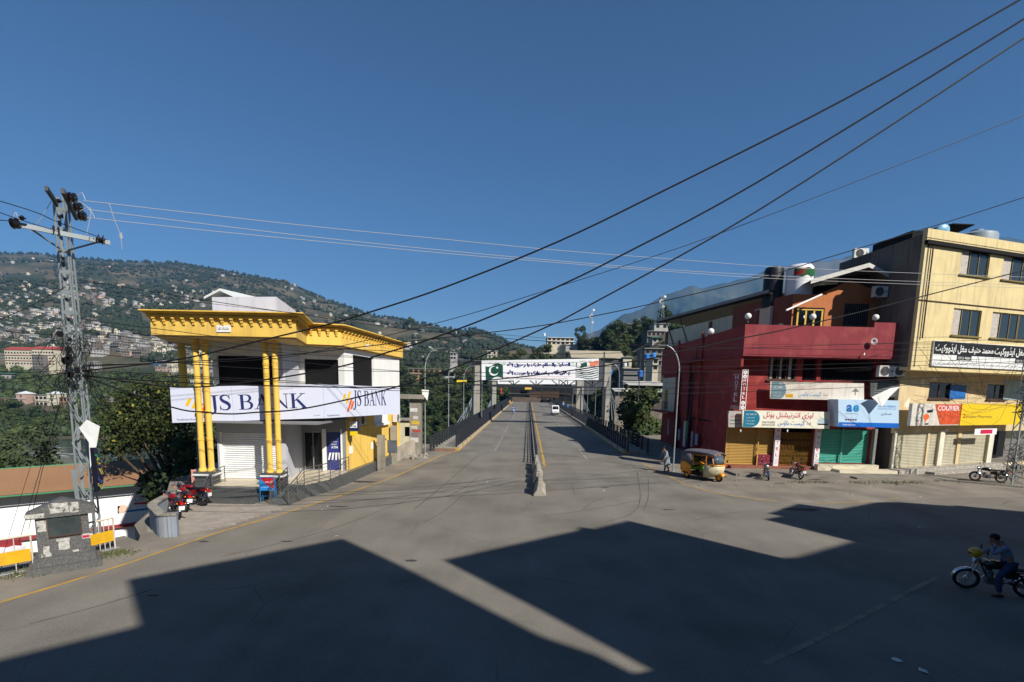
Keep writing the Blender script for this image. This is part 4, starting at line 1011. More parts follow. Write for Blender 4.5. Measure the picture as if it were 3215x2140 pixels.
for i in range(n_):
    g = MB(); a = wl[0]+(wl[1]-wl[0])*i/n_; OF.box(g, a+.06, a+(wl[1]-wl[0])/n_-.03, 9.0, wl[3]-.09, .085,.1); obj('pane', to_mesh(g,'pane',mat_darkglass,world_loc(H)), w)
# shaded left return of the terrace walls
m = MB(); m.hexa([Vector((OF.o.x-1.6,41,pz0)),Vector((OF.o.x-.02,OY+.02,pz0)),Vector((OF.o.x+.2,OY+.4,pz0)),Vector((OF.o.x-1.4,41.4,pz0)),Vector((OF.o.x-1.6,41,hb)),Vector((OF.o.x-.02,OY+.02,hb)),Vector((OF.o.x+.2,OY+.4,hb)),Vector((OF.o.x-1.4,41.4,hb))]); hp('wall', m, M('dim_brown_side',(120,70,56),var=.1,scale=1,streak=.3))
# barred door on the right of the orange block
a0,h1 = oh(2652,952); a1,_ = oh(2728,958)
m = MB(); OF.box(m, a0, a1, pz0+.2, h1, .005,.03); hp('barred_opening', m, mat_black)
m = MB()
for a in np.arange(a0,a1,.14): OF.box(m, a, a+.03, pz0+.2, h1, .04,.06)
for q in (.3,.6): OF.box(m, a0, a1, pz0+q*(h1-pz0), pz0+q*(h1-pz0)+.04, .061,.08)
hp('window_bars', m, M('grey_bars',(104,100,92),rough=.6))
# gabled sheet roof over it
ga = D(2545,880,33.9); gp_ = D(2728,828,34.2); gb = D(2794,862,34.6)
m = MB(); back = Vector((2.5,9,.6))
for p,q in ((ga,gp_),(gp_,gb)):
    k = 18
    for i in range(k):
        u0 = p.lerp(q,i/k); um = p.lerp(q,(i+.5)/k)+Vector((0,0,.03)); u1 = p.lerp(q,(i+1)/k)
        m.quad(u0,um,um+back,u0+back); m.quad(um,u1,u1+back,um+back)
hp('gable_roof', m, mat_sheet)
m = MB()
for p,q in ((ga,gp_),(gp_,gb)):
    m.hexa([p+Vector((0,-.06,-.22)),q+Vector((0,-.06,-.22)),q+Vector((0,0,-.22)),p+Vector((0,0,-.22)),p+Vector((0,-.06,.06)),q+Vector((0,-.06,.06)),q+Vector((0,0,.06)),p+Vector((0,0,.06))])
hp('barge_board', m, M('whitewashed_board',(196,194,186),var=.1,scale=5,bump=.2))
m = MB(); m.hexa([Vector((D(2560,960,38).x,38,hb-2)),Vector((D(2800,960,38).x,38,hb-2)),Vector((D(2800,960,38).x,39,hb-2)),Vector((D(2560,960,38).x,39,hb-2)),Vector((D(2560,960,38).x,38,hb+1.2)),Vector((D(2800,960,38).x,38,hb+1.6)),Vector((D(2800,960,38).x,39,hb+1.6)),Vector((D(2560,960,38).x,39,hb+1.2))]); hp('wall', m, mat_black)
# first-floor window and balcony
def curtain_window(fr, q, d, fm, gm, parent, cols=3, bar=.09, cur=None):
    a0,a1,h0,h1 = q; w = MB()
    fr.box(w,a0,a1,h1-bar,h1,d-.05,d); fr.box(w,a0,a1,h0,h0+bar,d-.05,d)
    for i in range(cols+1):
        c = a0+(a1-a0-bar)*i/cols; fr.box(w,c,c+bar,h0+bar,h1-bar,d-.05,d)
    f = part('window', w, fm, parent)
    for i in range(cols):
        g = MB(); fr.box(g,a0+(a1-a0-bar)*i/cols+bar,a0+(a1-a0-bar)*(i+1)/cols,h0+bar,h1-bar,d-.06,d-.04)
        obj('pane', to_mesh(g,'pane',gm,world_loc(parent)), f)
    for (f0,f1) in (cur or []):
        vs = []; k = 10; g = MB()
        for i in range(k+1):
            a = a0+(a1-a0)*(f0+(f1-f0)*i/k); dd = d-.036+(.012 if i%2 else 0); vs += [fr.p(a,h0+bar,dd),fr.p(a,h1-bar,dd)]
        g.add(vs,[(2*i,2*i+2,2*i+3,2*i+1) for i in range(k)]); obj('curtain', to_mesh(g,'curtain',mat_curtain,world_loc(parent)), f)
    s = MB(); fr.box(s,a0-.08,a1+.08,h0-.08,h0,0,.12); obj('sill', to_mesh(s,'sill',fm,world_loc(parent)), f)
    return f
curtain_window(HF, win, -.02, mat_frame, mat_darkglass, H, cols=3, cur=[(.09,.18),(.42,.5),(.74,.84)])
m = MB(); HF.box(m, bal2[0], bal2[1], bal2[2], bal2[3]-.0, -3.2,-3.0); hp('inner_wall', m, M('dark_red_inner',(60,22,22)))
m = MB(); HF.box(m, bal2[0]+.7, bal2[0]+1.5, bal2[2], bal2[2]+2.0, -2.9,-2.85); hp('door', m, mat_frame)
m = MB()
for a in np.arange(bal1[0],bal2[1],.18):
    if not (bal1[1] < a < bal2[0]): HF.box(m, a, a+.025, bal2[2], bal2[2]+.75, -.1,-.07)
HF.box(m, bal1[0], bal1[1], bal2[2]+.75, bal2[2]+.8, -.11,-.06); HF.box(m, bal2[0], bal2[1], bal2[2]+.75, bal2[2]+.8, -.11,-.06); hp('balcony_rail', m, mat_rail)
# ground floor: shutters, gate, letters
mat_sh_y = M('ochre_roller_shutter', (174,140,76), rough=.55, var=.06, scale=1.5, bump=.04, streak=.3, dirt=(120,92,50))
mat_sh_t = M('teal_roller_shutter', (80,166,148), rough=.55, var=.05, scale=1.2, bump=.04, streak=.12)
mat_sh_g = M('dusty_beige_shutter', (176,170,148), rough=.6, var=.07, scale=1.4, bump=.04, streak=.3)
shutter(HF, sh1[0]+.05, sh1[1]-.05, GZ+.02, 2.9, -.18, mat_sh_y, H)
shutter(HF, sh2[0]+.02, sh2[1]-.02, sh2[2]+.02, 2.9, -.16, mat_sh_y, H)
m = MB(); HF.box(m, sh1[1]+.02, sh2[0]-.0, GZ, 2.95, 0,.03); hp('shutter_post', m, mat_sh_y)
shutter(HF, t1[0]+.03, t1[1]-.03, .57, 2.9, -.16, mat_sh_t, H); shutter(HF, t2[0]+.03, t2[1]-.03, .57, 2.9, -.16, mat_sh_t, H)
m = MB(); HF.box(m, t1[1]-.02, t2[0]+.02, .55, 2.95, 0,.03); hp('shutter_post', m, mat_sh_t)
m = MB(); HF.box(m, sh2[0], sh2[1]+.02, GZ, sh2[2], .002,.02); pp = hp('mural_panel', m, M('maroon_mural',(112,28,48),rough=.6,var=.3,scale=7,rgb2=(206,200,196),scale2=9,cover=.36,soft=.04))
m = MB(); HF.box(m, sh2[1]+.03, gate[0]-.55, GZ, 2.95, .002,.012); hp('gap_shade_panel', m, mat_black)  # thin black panel, the shade of a gap put into its colour
# hotel pillars with letters
mat_pil = M('white_pillar_paint', (222,218,220), rough=.7, var=.05, streak=.15); mat_redl = M('red_letter', (176,34,40), rough=.6, var=.05, bump=0)
for k,(a,lab) in enumerate(((gate[0]-.5,''),(gate[1]+.06,''))):
    m = MB(); HF.box(m, a, a+.34, GZ, 3.0, .0,.2); pl = hp('pillar', m, mat_pil)
    mt = HF.mat(a,GZ,.204); m = MB()
    for i, ch in enumerate('HOTEL'): write(m, mt, ch, .15, .2, x=.095, y=2.36-.42*i, bold=.02)
    for i in range(4): write(m, mt, 'طعام قیام', .22, .06, rtl=True, x=.06, y=.12+.1*i)
    obj('lettering', to_mesh(m,'lettering',mat_redl,world_loc(H)), pl)
# folding gate
m = MB(); HF.box(m, gate[0], gate[1], GZ, 2.95, -1.3,-1.25); hp('inner_wall', m, mat_black)
m = MB(); g0_ = gate[0]+.02; g1_ = gate[1]-.02; n_ = 22
for i in range(n_+1):
    a = g0_+(g1_-g0_)*i/n_; HF.box(m, a-.012, a+.012, GZ+.03, 2.6, -.14,-.12)
for zc in (.75,1.25,1.85,2.35):
    for i in range(n_-1):
        a = g0_+(g1_-g0_)*i/n_; b = g0_+(g1_-g0_)*(i+2)/n_
        m.tube([HF.p(a,zc-.18,-.11),HF.p(b,zc+.18,-.11)],.01,4); m.tube([HF.p(a,zc+.18,-.095),HF.p(b,zc-.18,-.095)],.01,4)
m.tube([HF.p(g0_,GZ+.03,-.13),HF.p(g1_,GZ+.03,-.13)],.02,6); m.tube([HF.p(g0_,2.6,-.13),HF.p(g1_,2.6,-.13)],.02,6)
hp('folding_gate', m, M('gilded_gate_paint',(150,112,50),rough=.5,metal=.3,var=.15,scale=6))
# cream steps before the teal shutters
mat_stepc = M('cream_marble_step', (206,196,172), rough=.5, var=.05, scale=2, bump=.03)
m = MB(); HF.box(m, t1[0]-.1, t2[1]+.25, 0.001, .55, .36,.75); hp('step', m, mat_stepc)
m = MB(); HF.box(m, t1[0]+.9, t2[1]+1.2, 0.001, .3, .75,1.5); hp('step', m, mat_stepc)
m = MB(); HF.box(m, -0.8, t1[0]+.85, 0.0, .14, .36,2.6); HF.box(m, t1[0]+.85, t2[1]+3.5, 0.0, .1, 1.5,3.2); structure('pavement', m, M('worn_pavement',(126,120,110),var=.15,scale=1.2,bump=.5,rgb2=(104,98,88),cover=.4,scale2=.8))
m = MB(); HF.box(m, t2[1]+.1, HF.len+.0, 0, 3.0, .0,.3); hp('pier', m, M('grey_render',(130,130,128),var=.08,scale=1,streak=.3))
# signs
def sign_from_px(name, label, tlbr, Y, mat, th=.12, parent=None, as_thing=True, tilt=0):
    x0,y0,x1,y1 = tlbr
    c = [D(x0,y0,Y),D(x0,y1+0,Y),D(x1,y1+tilt,Y),D(x1,y0+tilt,Y)]
    zt_ = (c[0].z+c[3].z)/2; zb_ = (c[1].z+c[2].z)/2
    c = [Vector((c[0].x,Y,zt_)),Vector((c[1].x,Y,zb_)),Vector((c[2].x,Y,zb_)),Vector((c[3].x,Y,zt_))]
    if tilt: c[2].z += 0; c[3].z += 0
    t = thing(name, label, 'sign', (c[1].x,Y,zb_))
    pm, n = quad_panel(c, th); p_ = part('board', pm, mat, t)
    mt, w_, h_ = quad_mat(c); return t, p_, mt, w_, h_
def stick(p_, nm, mb, mat):
    q = p_.parent; return obj(nm, to_mesh(mb, nm, mat, world_loc(q)), p_)
mat_sgn = M('sign_cream', (226,222,204), rough=.5, var=.05, bump=.02, streak=.22, dirt=(170,160,140)); mat_sgn_old = M('sign_faded', (208,200,186), rough=.6, var=.08, scale=1.5, bump=.03, streak=.2)
mat_tealp = M('print_teal', (20,112,140), rough=.5, bump=0, var=.03); mat_greyb = M('print_grey_teal', (104,130,138), rough=.5, bump=0, var=.05)
mat_blue = M('print_blue', (24,104,176), rough=.5, bump=0, var=.03); mat_bluef = M('print_blue_faded', (96,150,196), rough=.5, bump=0)
mat_mag = M('print_magenta', (186,24,66), rough=.5, bump=0); mat_pinkf = M('print_pink_faded', (218,190,190), rough=.6, bump=0); mat_blk = M('print_black', (22,22,24), rough=.6, bump=0)
t, p_, mt, w_, h_ = sign_from_px('shop_sign','cream shop sign with red and blue lettering above the folding gate',(2331,1290,2605,1343),32.55,mat_sgn)
m = MB(); rect(m, mt, 0.02,.02,w_*.1,h_-.02,.0); disc(m, mt, w_*.1,h_*.5,w_*.09,h_*.48,.001,24,-math.pi/2,math.pi/2); stick(p_,'print',m,mat_tealp)
m = MB(); write(m, mt, 'اوڑی انٹرنیشنل ہوٹل', w_*.57, h_*.42, rtl=True, x=w_*.23, y=h_*.53, bold=.015); stick(p_,'lettering',m,mat_mag)
m = MB(); write(m, mt, 'گیسٹ ہاؤس', w_*.31, h_*.36, rtl=True, x=w_*.4, y=h_*.1, bold=.01); stick(p_,'lettering',m,mat_blue)
m = MB(); write(m, mt, 'اینڈ', w_*.05, h_*.2, rtl=True, x=w_*.73, y=h_*.2)
write(m, mt, '0300-5528200', w_*.15, h_*.09, x=w_*.22, y=h_*.26); write(m, mt, '0355-8151255', w_*.15, h_*.09, x=w_*.22, y=h_*.13); rect(m, mt, w_*.215,h_*.11,w_*.375,h_*.115); rect(m, mt, w_*.215,h_*.37,w_*.375,h_*.375)
rect(m,mt,w_*.86,h_*.22,w_*.98,h_*.3,.0); disc(m,mt,w_*.88,h_*.3,.09,.09,.001); disc(m,mt,w_*.96,h_*.3,.09,.09,.0015); stick(p_,'lettering',m,mat_blk)
m = MB(); poly(m, mt, [(w_*.85,h_*.3),(w_*.86,h_*.5),(w_*.89,h_*.62),(w_*.95,h_*.62),(w_*.98,h_*.5),(w_*.99,h_*.3)], .002); stick(p_,'car_picture',m,M('print_car',(176,196,200),bump=0))
m = MB(); write(m, mt, 'AC WiFi TV', w_*.12, h_*.09, x=w_*.03, y=h_*.72)
for i in range(3): write(m, mt, ('گرم پانی','کمرہ جات','پارکنگ')[i], w_*.1, h_*.1, rtl=True, x=w_*.03, y=h_*(.52-.18*i))
m.v = [(v[0],v[1]-.004,v[2]) for v in m.v]; stick(p_,'lettering',m,mat_white)
t, p_, mt, w_, h_ = sign_from_px('shop_sign','faded cream shop sign with pale blue lettering under the dark balcony',(2418,1200,2713,1254),32.95,mat_sgn_old)
m = MB(); rect(m, mt, 0.02,.02,w_*.1,h_-.02,.0); disc(m, mt, w_*.1,h_*.5,w_*.06,h_*.48,.001,24,-math.pi/2,math.pi/2); stick(p_,'print',m,mat_greyb)
m = MB(); write(m, mt, 'اوڑی انٹرنیشنل ہوٹل', w_*.5, h_*.32, rtl=True, x=w_*.25, y=h_*.56); stick(p_,'lettering',m,mat_pinkf)
m = MB(); write(m, mt, 'گیسٹ ہاؤس', w_*.24, h_*.36, rtl=True, x=w_*.3, y=h_*.12, bold=.01); stick(p_,'lettering',m,mat_bluef)
m = MB(); write(m, mt, 'اینڈ', w_*.05, h_*.18, rtl=True, x=w_*.56, y=h_*.2); poly(m, mt, [(w_*.86,h_*.5),(w_*.9,h_*.72),(w_*.94,h_*.5)],.001); rect(m, mt, w_*.895,h_*.3,w_*.905,h_*.5); stick(p_,'lettering',m,M('print_grey',(120,116,110),bump=0))
m = MB(); rect(m, mt, w_*.16,h_*.1,w_*.24,h_*.3); stick(p_,'print',m,M('print_ochre',(196,150,30),bump=0))
m = MB(); write(m, mt, 'TV', w_*.04, h_*.12, x=w_*.08, y=h_*.8); write(m, mt, 'AC WIFI', w_*.09, h_*.12, x=w_*.025, y=h_*.62)
for i in range(2): write(m, mt, 'گرم پانی', w_*.08, h_*.1, rtl=True, x=w_*.03, y=h_*(.3-.15*i))
m.v = [(v[0],v[1]-.004,v[2]) for v in m.v]; stick(p_,'lettering',m,mat_white)
t, p_, mt, w_, h_ = sign_from_px('shop_sign','deep pale blue box sign with a blue ae emblem above the teal shutters',(2632,1255,2822,1341),32.0,M('sign_iceblue',(186,212,234),rough=.35,var=.02,bump=0,spec=.5),th=1.1)
m = MB(); rect(m, mt, 0,0,w_,h_*.17); stick(p_,'print',m,M('print_strong_blue',(12,98,190),bump=0))
m = MB(); write(m, mt, 'a', w_*.1, h_*.26, x=w_*.1, y=h_*.55, bold=.04); stick(p_,'lettering',m,mat_blue)
m = MB(); write(m, mt, 'e', w_*.1, h_*.26, x=w_*.21, y=h_*.55, bold=.04); write(m, mt, 'ASKARI CURRENCY', w_*.3, h_*.07, x=w_*.62, y=h_*.74); write(m, mt, 'EXCHANGE (PVT) LTD', w_*.3, h_*.05, x=w_*.62, y=h_*.65); stick(p_,'lettering',m,M('print_sky',(34,134,190),bump=0))
m = MB(); write(m, mt, 'ASKARI CURRENCY', w_*.22, h_*.025, x=w_*.09, y=h_*.47); write(m, mt, 'عسکری', w_*.18, h_*.12, rtl=True, x=w_*.68, y=h_*.44)
for i in range(5): rect(m, mt, w_*(.1+.04*i), h_*.24, w_*(.13+.04*i), h_*.29)
stick(p_,'lettering',m,mat_navy)
m = MB(); write(m, mt, 'Muzaffarabad Branch', w_*.22, h_*.06, x=w_*.06, y=h_*.055); m.v = [(v[0],v[1]-.003,v[2]) for v in m.v]; stick(p_,'lettering',m,mat_white)
m = MB(); rect(m, mt, w_*.18, h_*.23, w_*.21, h_*.3,.002); stick(p_,'print',m,mat_mag)
# vertical hotel sign, two faced
vq0 = D(2341,1160,31.2); vq1 = D(2333,1286,31.2)
t = thing('hotel_sign', 'tall vertical HOTEL sign, dark red side and narrow white and red front', 'sign', (vq0.x,31.2,vq1.z))
m = MB(); m.box(vq0.x-.19,31.2,vq1.z,vq0.x+.19,32.6,vq0.z); p_ = part('board', m, M('sign_dark_red',(136,26,34),rough=.5,var=.04,bump=0), t)
mm = Matrix.Translation((vq0.x-.19,31.194,vq1.z)) @ Matrix.Rotation(math.pi/2,4,'X'); hv = vq0.z-vq1.z
m = MB(); rect(m, mm, 0,0,.04,hv); rect(m, mm, .34,0,.38,hv); rect(m, mm, .04,0,.34,.02); rect(m, mm, .04,hv-.02,.34,hv)
for k in (.06,.175,.83,.94): disc(m, mm, .19, hv*k, .125, .125, .001)
for i, ch in enumerate('HOTEL'): write(m, mm, ch, .15, .19, x=.115, y=hv*(.7-.105*i), bold=.02)
obj('lettering', to_mesh(m,'lettering',mat_white,world_loc(t)), p_)
m = MB()
for k in (.06,.175,.83,.94): ribbon(m, mm, [(.14,hv*k-.05,.02),(.19,hv*k+.05,.02),(.24,hv*k-.05,.02)], .004)
m.v = [(v[0],v[1]-.002,v[2]) for v in m.v]; obj('emblem', to_mesh(m,'emblem',mat_navy,world_loc(t)), p_)
mm = Matrix(((0,0,-1,vq0.x-.196),(-1,0,0,32.6),(0,1,0,vq1.z),(0,0,0,1))); m = MB()
for i, ch in enumerate('HOTEL'): write(m, mm, ch, .5, .28, x=.45, y=hv*(.8-.14*i)-.1, bold=.02)
for z_ in (.04,.12,.2): rect(m, mm, .1, z_, 1.3, z_+.03)
rect(m, mm, .05, hv-.28, 1.35, hv-.26); obj('lettering', to_mesh(m,'lettering',M('faded_pink_white',(226,206,208),bump=0),world_loc(t)), p_)
# small sign left of the cream one
t, p_, mt, w_, h_ = sign_from_px('shop_sign','small dim white sign hanging left of the cream shop sign at the hotel corner',(2287,1290,2328,1341),32.9,M('sign_dim',(168,166,160),rough=.6,var=.06))
m = MB(); write(m, mt, 'موبائل زون', w_*.8, h_*.22, rtl=True, x=w_*.1, y=h_*.6); stick(p_,'lettering',m,mat_mag); m = MB(); rect(m, mt, w_*.08,h_*.42,w_*.9,h_*.46); rect(m, mt, w_*.08,h_*.2,w_*.9,h_*.23); stick(p_,'print',m,mat_blk)
# grey banner under AC units
t, p_, mt, w_, h_ = sign_from_px('shop_sign','dark grey printed board behind the torn white banner beneath the two air conditioners',(2733,1194,2822,1246),33.1,M('board_grey',(72,74,72),rough=.6,var=.1))
m = MB()
for i in range(6): rect(m, mt, w_*.1, h_*(.12+.13*i), w_*random.uniform(.7,.92), h_*(.12+.13*i)+.025)
stick(p_,'print',m,M('print_pale',(138,140,136),bump=0))
cl = [D(2790,1252,31.6),D(2742,1247,31.5),D(2768,1278,31.4),D(2805,1216,31.8),D(2827,1213,31.9)]
m = MB(); m.add([D(2736,1246,31.6),D(2795,1218,31.65),D(2826,1213,31.7),D(2792,1246,31.62),D(2768,1278,31.55),D(2750,1258,31.6)],[(0,1,3,5),(1,2,3),(3,4,5)]); cb = solo('torn_banner', m, mat_white, 'torn white banner cloth hanging twisted above the pale blue box sign', 'banner', cl[0]); cb.modifiers.new('s','SOLIDIFY').thickness = .01
for (x_,y_,Y,w_,lab) in ((2748,1182,33.0,1.0,'air conditioner on the hotel front, left one of the pair above the grey board'),(2797,1181,32.9,.72,'air conditioner on the hotel front, right one of the pair above the grey board'),(2733,934,34.6,.95,'air conditioner high on the orange wall under the gabled roof')):
    q = D(x_,y_,Y); F_ = Frame((q.x,q.y),(q.x+1,q.y)); ac_unit(lab, F_, 0, q.z, 0, w_=w_, hh=.72 if w_ > .8 else .66)
q = D(2672,812,38.6); F_ = Frame((q.x,q.y),(q.x+1,q.y)); ac_unit('air conditioner standing on the roof edge of the tall dark side wall', F_, 0, q.z, 0, w_=1.1, hh=.7)
# globe lamps
mat_globe = M('white_globe', (226,226,220), rough=.3, var=.02, bump=0, spec=.5)
for (x_,y_,Y,lab) in ((2349,992,32.4,'white globe lamp on the front left corner of the hotel parapet'),(2232,1040,39.5,'white globe lamp on the side parapet of the hotel'),(2552,994,32.5,'white globe lamp on the hotel parapet in front of the ochre window'),(2749,996,32.7,'white globe lamp at the right end of the hotel parapet')):
    q = D(x_,y_,Y); m = MB(); m.ball((0,0,0), .2 if Y < 35 else .25, 16, 10); t = thing('globe_lamp', lab, 'lamp', q, 0, 'globe lamps on the hotel parapet'); part('globe', m, mat_globe, t, world=False, smooth='all')
    m = MB(); m.lathe([(.09,-.42),(.05,-.38),(.03,-.3),(.05,-.19)],(0,0,0),10); part('stem', m, mat_rail, t, world=False)
for (x_,y_) in ((2325,1352),(2472,1352),(2524,995),(2713,1112)):
    q = D(x_,y_,32.4); m = MB(); m.lathe([(.02,.1),(.035,.06),(.055,-.02),(.03,-.08)],(0,0,0),10)
    t = thing('light_bulb', {2325:'bare white bulb hanging at the left end of the cream shop sign',2472:'bare white bulb hanging before the folding gate',2524:'small white bulb standing on the rose parapet',2713:'small white bulb under the parapet above the dark balcony'}[x_], 'bulb', q, 0, 'bare bulbs on the hotel'); part('bulb', m, mat_globe, t, world=False)
    m = MB(); m.tube([(0,0,.1),(0,.25,.22)],.012,5); part('holder', m, mat_black, t, world=False)
# water tanks
q = D(2506,924,36.5)
t = thing('water_tank', 'tall white water tank with a green and red flag wrapped round it', 'tank', (q.x,36.5,hb))
zt_ = D(2506,830,36.5).z-hb; r_ = .86
m = MB(); prof = [(r_,0)]
for i in range(10): prof += [(r_+.03*(i%2), zt_*.86*(i+.5)/10)]
prof += [(r_*.96,zt_*.9),(r_*.8,zt_*.97),(r_*.4,zt_*1.0),(.05,zt_*1.01)]; m.lathe(prof,(0,0,0),28); part('tank', m, M('white_tank_plastic',(216,216,218),rough=.5,var=.04,scale=2,bump=.05,spec=.4), t, world=False, smooth=True)
m = MB(); vs = []; k = 14
for i in range(k+1):
    a = -2.5+2.3*i/k
    for zz in (.6,.82): vs.append(((r_+.05)*math.cos(a),(r_+.05)*math.sin(a),zt_*zz+.06*math.sin(i*1.3)))
m.add(vs,[(2*i,2*i+2,2*i+3,2*i+1) for i in range(k)]); part('flag_cloth', m, M('flag_green_red',(30,86,48),rough=.9,var=.2,scale=5,rgb2=(150,30,34),scale2=1.2,cover=.4,soft=.05), t, world=False)
q = D(2432,912,37.2)
t = thing('water_tank', 'tall dark blue water tank in the shade left of the white tank', 'tank', (q.x,37.5,hb-.6)); m = MB(); m.lathe([(.66,0),(.66,2.6),(.6,2.85),(.3,2.95),(.05,2.97)],(0,0,0),24); part('tank', m, M('dark_tank',(22,24,34),rough=.5,var=.1), t, world=False, smooth=True)
q = D(2452,1002,33.6); t = thing('water_tank', 'squat black water tank standing behind the rose parapet', 'tank', (q.x,33.9,pz0+.3)); m = MB(); m.lathe([(.75,0),(.78,1.3),(.8,1.4),(.72,1.6),(.3,1.78),(.3,1.85),(.05,1.87)],(0,0,0),24)
for z_ in (.5,.9,1.2): m.torus((0,0,z_),.78,.03,24,6,'z')
part('tank', m, M('black_tank_plastic',(40,42,46),rough=.5,var=.1,spec=.4), t, world=False, smooth=True)
m = MB(); m.box(-.8,-.7,-.3,.8,.7,0); part('stand', m, mat_conc, t, world=False)
p0 = D(2468,974,33.2); p1 = D(2580,924,34.5); m = MB(); m.tube([p0,p1],.06,8); solo('drain_pipe', m, mat_white, 'white pipe leaning from the black tank up to the orange wall top', 'pipe', p0)
# ------------------------------------------------------------------ tall cream building
C = thing('office_building', 'tall cream three storey office building with a dark stained side wall', 'building', (30,35,0))
uo = D(2978,747,31.4); 
CF = Frame((uo.x-.95,31.9),(uo.x-.95+.955*22,31.9+.297*22)); cz0 = 7.15; 
def ch(x,y): return CF.hit(x,y)
a_top,cz1 = ch(2985,728)
wins = []
for (x0,y0,x1,y1) in ((3022,781,3100,874),(3155,790,3240,886),(2995,972,3072,1061),(3118,977,3195,1066),(3203,982,3290,1072)):
    a0,h1 = ch(x0,y0); a1,h0 = ch(x1,y1); wins.append([a0,a1,h0,h1])
hu0 = sum(w[2] for w in wins[:2])/2; hu1 = sum(w[3] for w in wins[:2])/2; hl0 = sum(w[2] for w in wins[2:])/3; hl1 = sum(w[3] for w in wins[2:])/3
for i,w in enumerate(wins): w[2],w[3] = (hu0,hu1) if i < 2 else (hl0,hl1)
x_ = wins[1][1]+1.2
extra = [[x_,x_+2.2,hu0,hu1],[x_+3.6,x_+5.8,hu0,hu1],[x_+1.2,x_+3.4,hl0,hl1]]
wall_with_holes(CF, 0, 20, cz0, cz1, wins+extra, mat_cream, parent=C)
for w in wins+extra:
    curtain_window(CF, tuple(w), -.06, M('olive_window_frame',(120,106,62),rough=.6), M('office_glass',(44,52,56),rough=.12,var=.1,bump=0,spec=.6), C, cols=3, bar=.06, cur=[(.04,.3)] if random.random() < .6 else [(.36,.62)])
m = MB(); a0,h_ = ch(2975,760); CF.box(m, -.12, 20, cz1-.95, cz1-.72, 0,.22); part('band', m, mat_black, C)
m = MB(); CF.box(m, 0, 20, cz1-.72, cz1, .0,.05); part('parapet', m, mat_cream, C)
for hq in (hl1+.25, hu1+.2):
    m = MB(); CF.box(m, -.02, 20, hq, hq+.06, 0,.05); part('ledge', m, mat_frame, C)
m = MB(); CF.box(m, 0, 20, cz0-.2, cz0, -14, .0); part('floor_slab', m, mat_cream, C)
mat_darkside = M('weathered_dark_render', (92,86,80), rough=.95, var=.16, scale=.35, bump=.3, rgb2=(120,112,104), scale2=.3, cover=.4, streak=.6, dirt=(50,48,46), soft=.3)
back = D(2636,829,39.5)
CS = Frame((back.x,39.5),(CF.o.x,31.9))
m = MB(); m.hexa([CS.p(0,-1,0),CS.p(CS.len,-1,0)+Vector((.25,1.3,0)),CS.p(CS.len,-1,-.25)+Vector((.3,1.5,0)),CS.p(0,-1,-.25),CS.p(0,cz1-.3,0),CS.p(CS.len,cz1-.3,0),CS.p(CS.len,cz1-.3,-.25),CS.p(0,cz1-.3,-.25)])
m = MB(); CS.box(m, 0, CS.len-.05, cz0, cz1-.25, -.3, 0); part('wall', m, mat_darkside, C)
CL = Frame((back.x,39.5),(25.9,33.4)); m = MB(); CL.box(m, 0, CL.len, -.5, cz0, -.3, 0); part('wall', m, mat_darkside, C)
m = MB(); CS.box(m, CS.len-4.5, CS.len-1.2, cz1-.25, cz1+.25, -2, -.1); part('roof_shed', m, mat_black, C)
q0_ = D(2812,742,35.5); q1_ = D(2995,700,33.5); q2_ = D(3060,703,34)
m = MB(); m.add([q0_,q1_,q2_,q2_+Vector((1,4,.1)),q0_+Vector((2,5,.1))],[(0,1,2,3,4)]); rs = part('sheet_roof', m, mat_black, C); rs.modifiers.new('s','SOLIDIFY').thickness=.06
# ground floor, set back
gy = 1.35
c0 = G(2790,1482,.15); c1 = G(3090,1462,.15)
CG = Frame((25.95,33.15),(25.95+.93*20,33.15+.3675*20)); 
def cg(x,y): return CG.hit(x,y)
def chole(x0,x1,y0,y1): 
    a0,_ = cg(x0,1440); a1,_ = cg(x1,1440); return (a0,a1,.35,2.75)
s1 = chole(2798,2905,0,0); s2 = chole(2911,2938,0,0); s3 = chole(2953,3000,0,0); s4 = chole(3010,3092,0,0); dk = chole(3108,3290,0,0)
w1a,w1t = cg(2920,1199); w1b,w1l = cg(2982,1252); w2a,_ = cg(3102,1200); w2b,_ = cg(3155,1250)
wall_with_holes(CG, 0, 19, 0, cz0-.2, [s1,s2,s3,s4,(dk[0],dk[1],.2,2.75),(w1a,w1b,w1l,w1t),(w2a,w2b,w1l,w1t)], M('peeling_beige_wall',(196,176,136),var=.1,scale=1,bump=.2,rgb2=(222,212,192),scale2=.9,cover=.35,soft=.06,streak=.3), parent=C)
for q in (s1,s2,s3,s4): shutter(CG, q[0]+.02, q[1]-.02, .37, 2.72, -.1, mat_sh_g, C)
for q in ((w1a,w1b,w1l,w1t),(w2a,w2b,w1l,w1t)): curtain_window(CG, q, -.06, mat_frame, mat_darkglass, C, cols=2, bar=.07)
m = MB(); CG.box(m, dk[0], dk[1], .1, 2.8, -3,-2.9); CG.box(m, dk[0]-.02, dk[0], .1, 2.8, -2.9,-.25); part('inner_wall', m, mat_black, C)
for q0,q1 in ((0,s1[0]),(s2[1],s3[0]),(s4[1],dk[0]-.02)):
    m = MB(); CG.box(m, q0+.02, q1-.02, .1, 2.9, .0,.1); part('pillar', m, M('pale_pillar_paint',(206,204,186),var=.1,scale=3,streak=.2), C)
# chequered base step
mat_mosaic = M('chipped_mosaic_step', (170,164,152), rough=.8, var=.35, scale=12, bump=.3, rgb2=(126,122,116), scale2=10, cover=.5)
m = MB(); CG.box(m, -.4, dk[0]+.5, 0.001, .36, .1,.75); CG.box(m, 2.4, dk[0]-.2, .001, .17, .75,1.3); part('entrance_step', m, mat_mosaic, C)
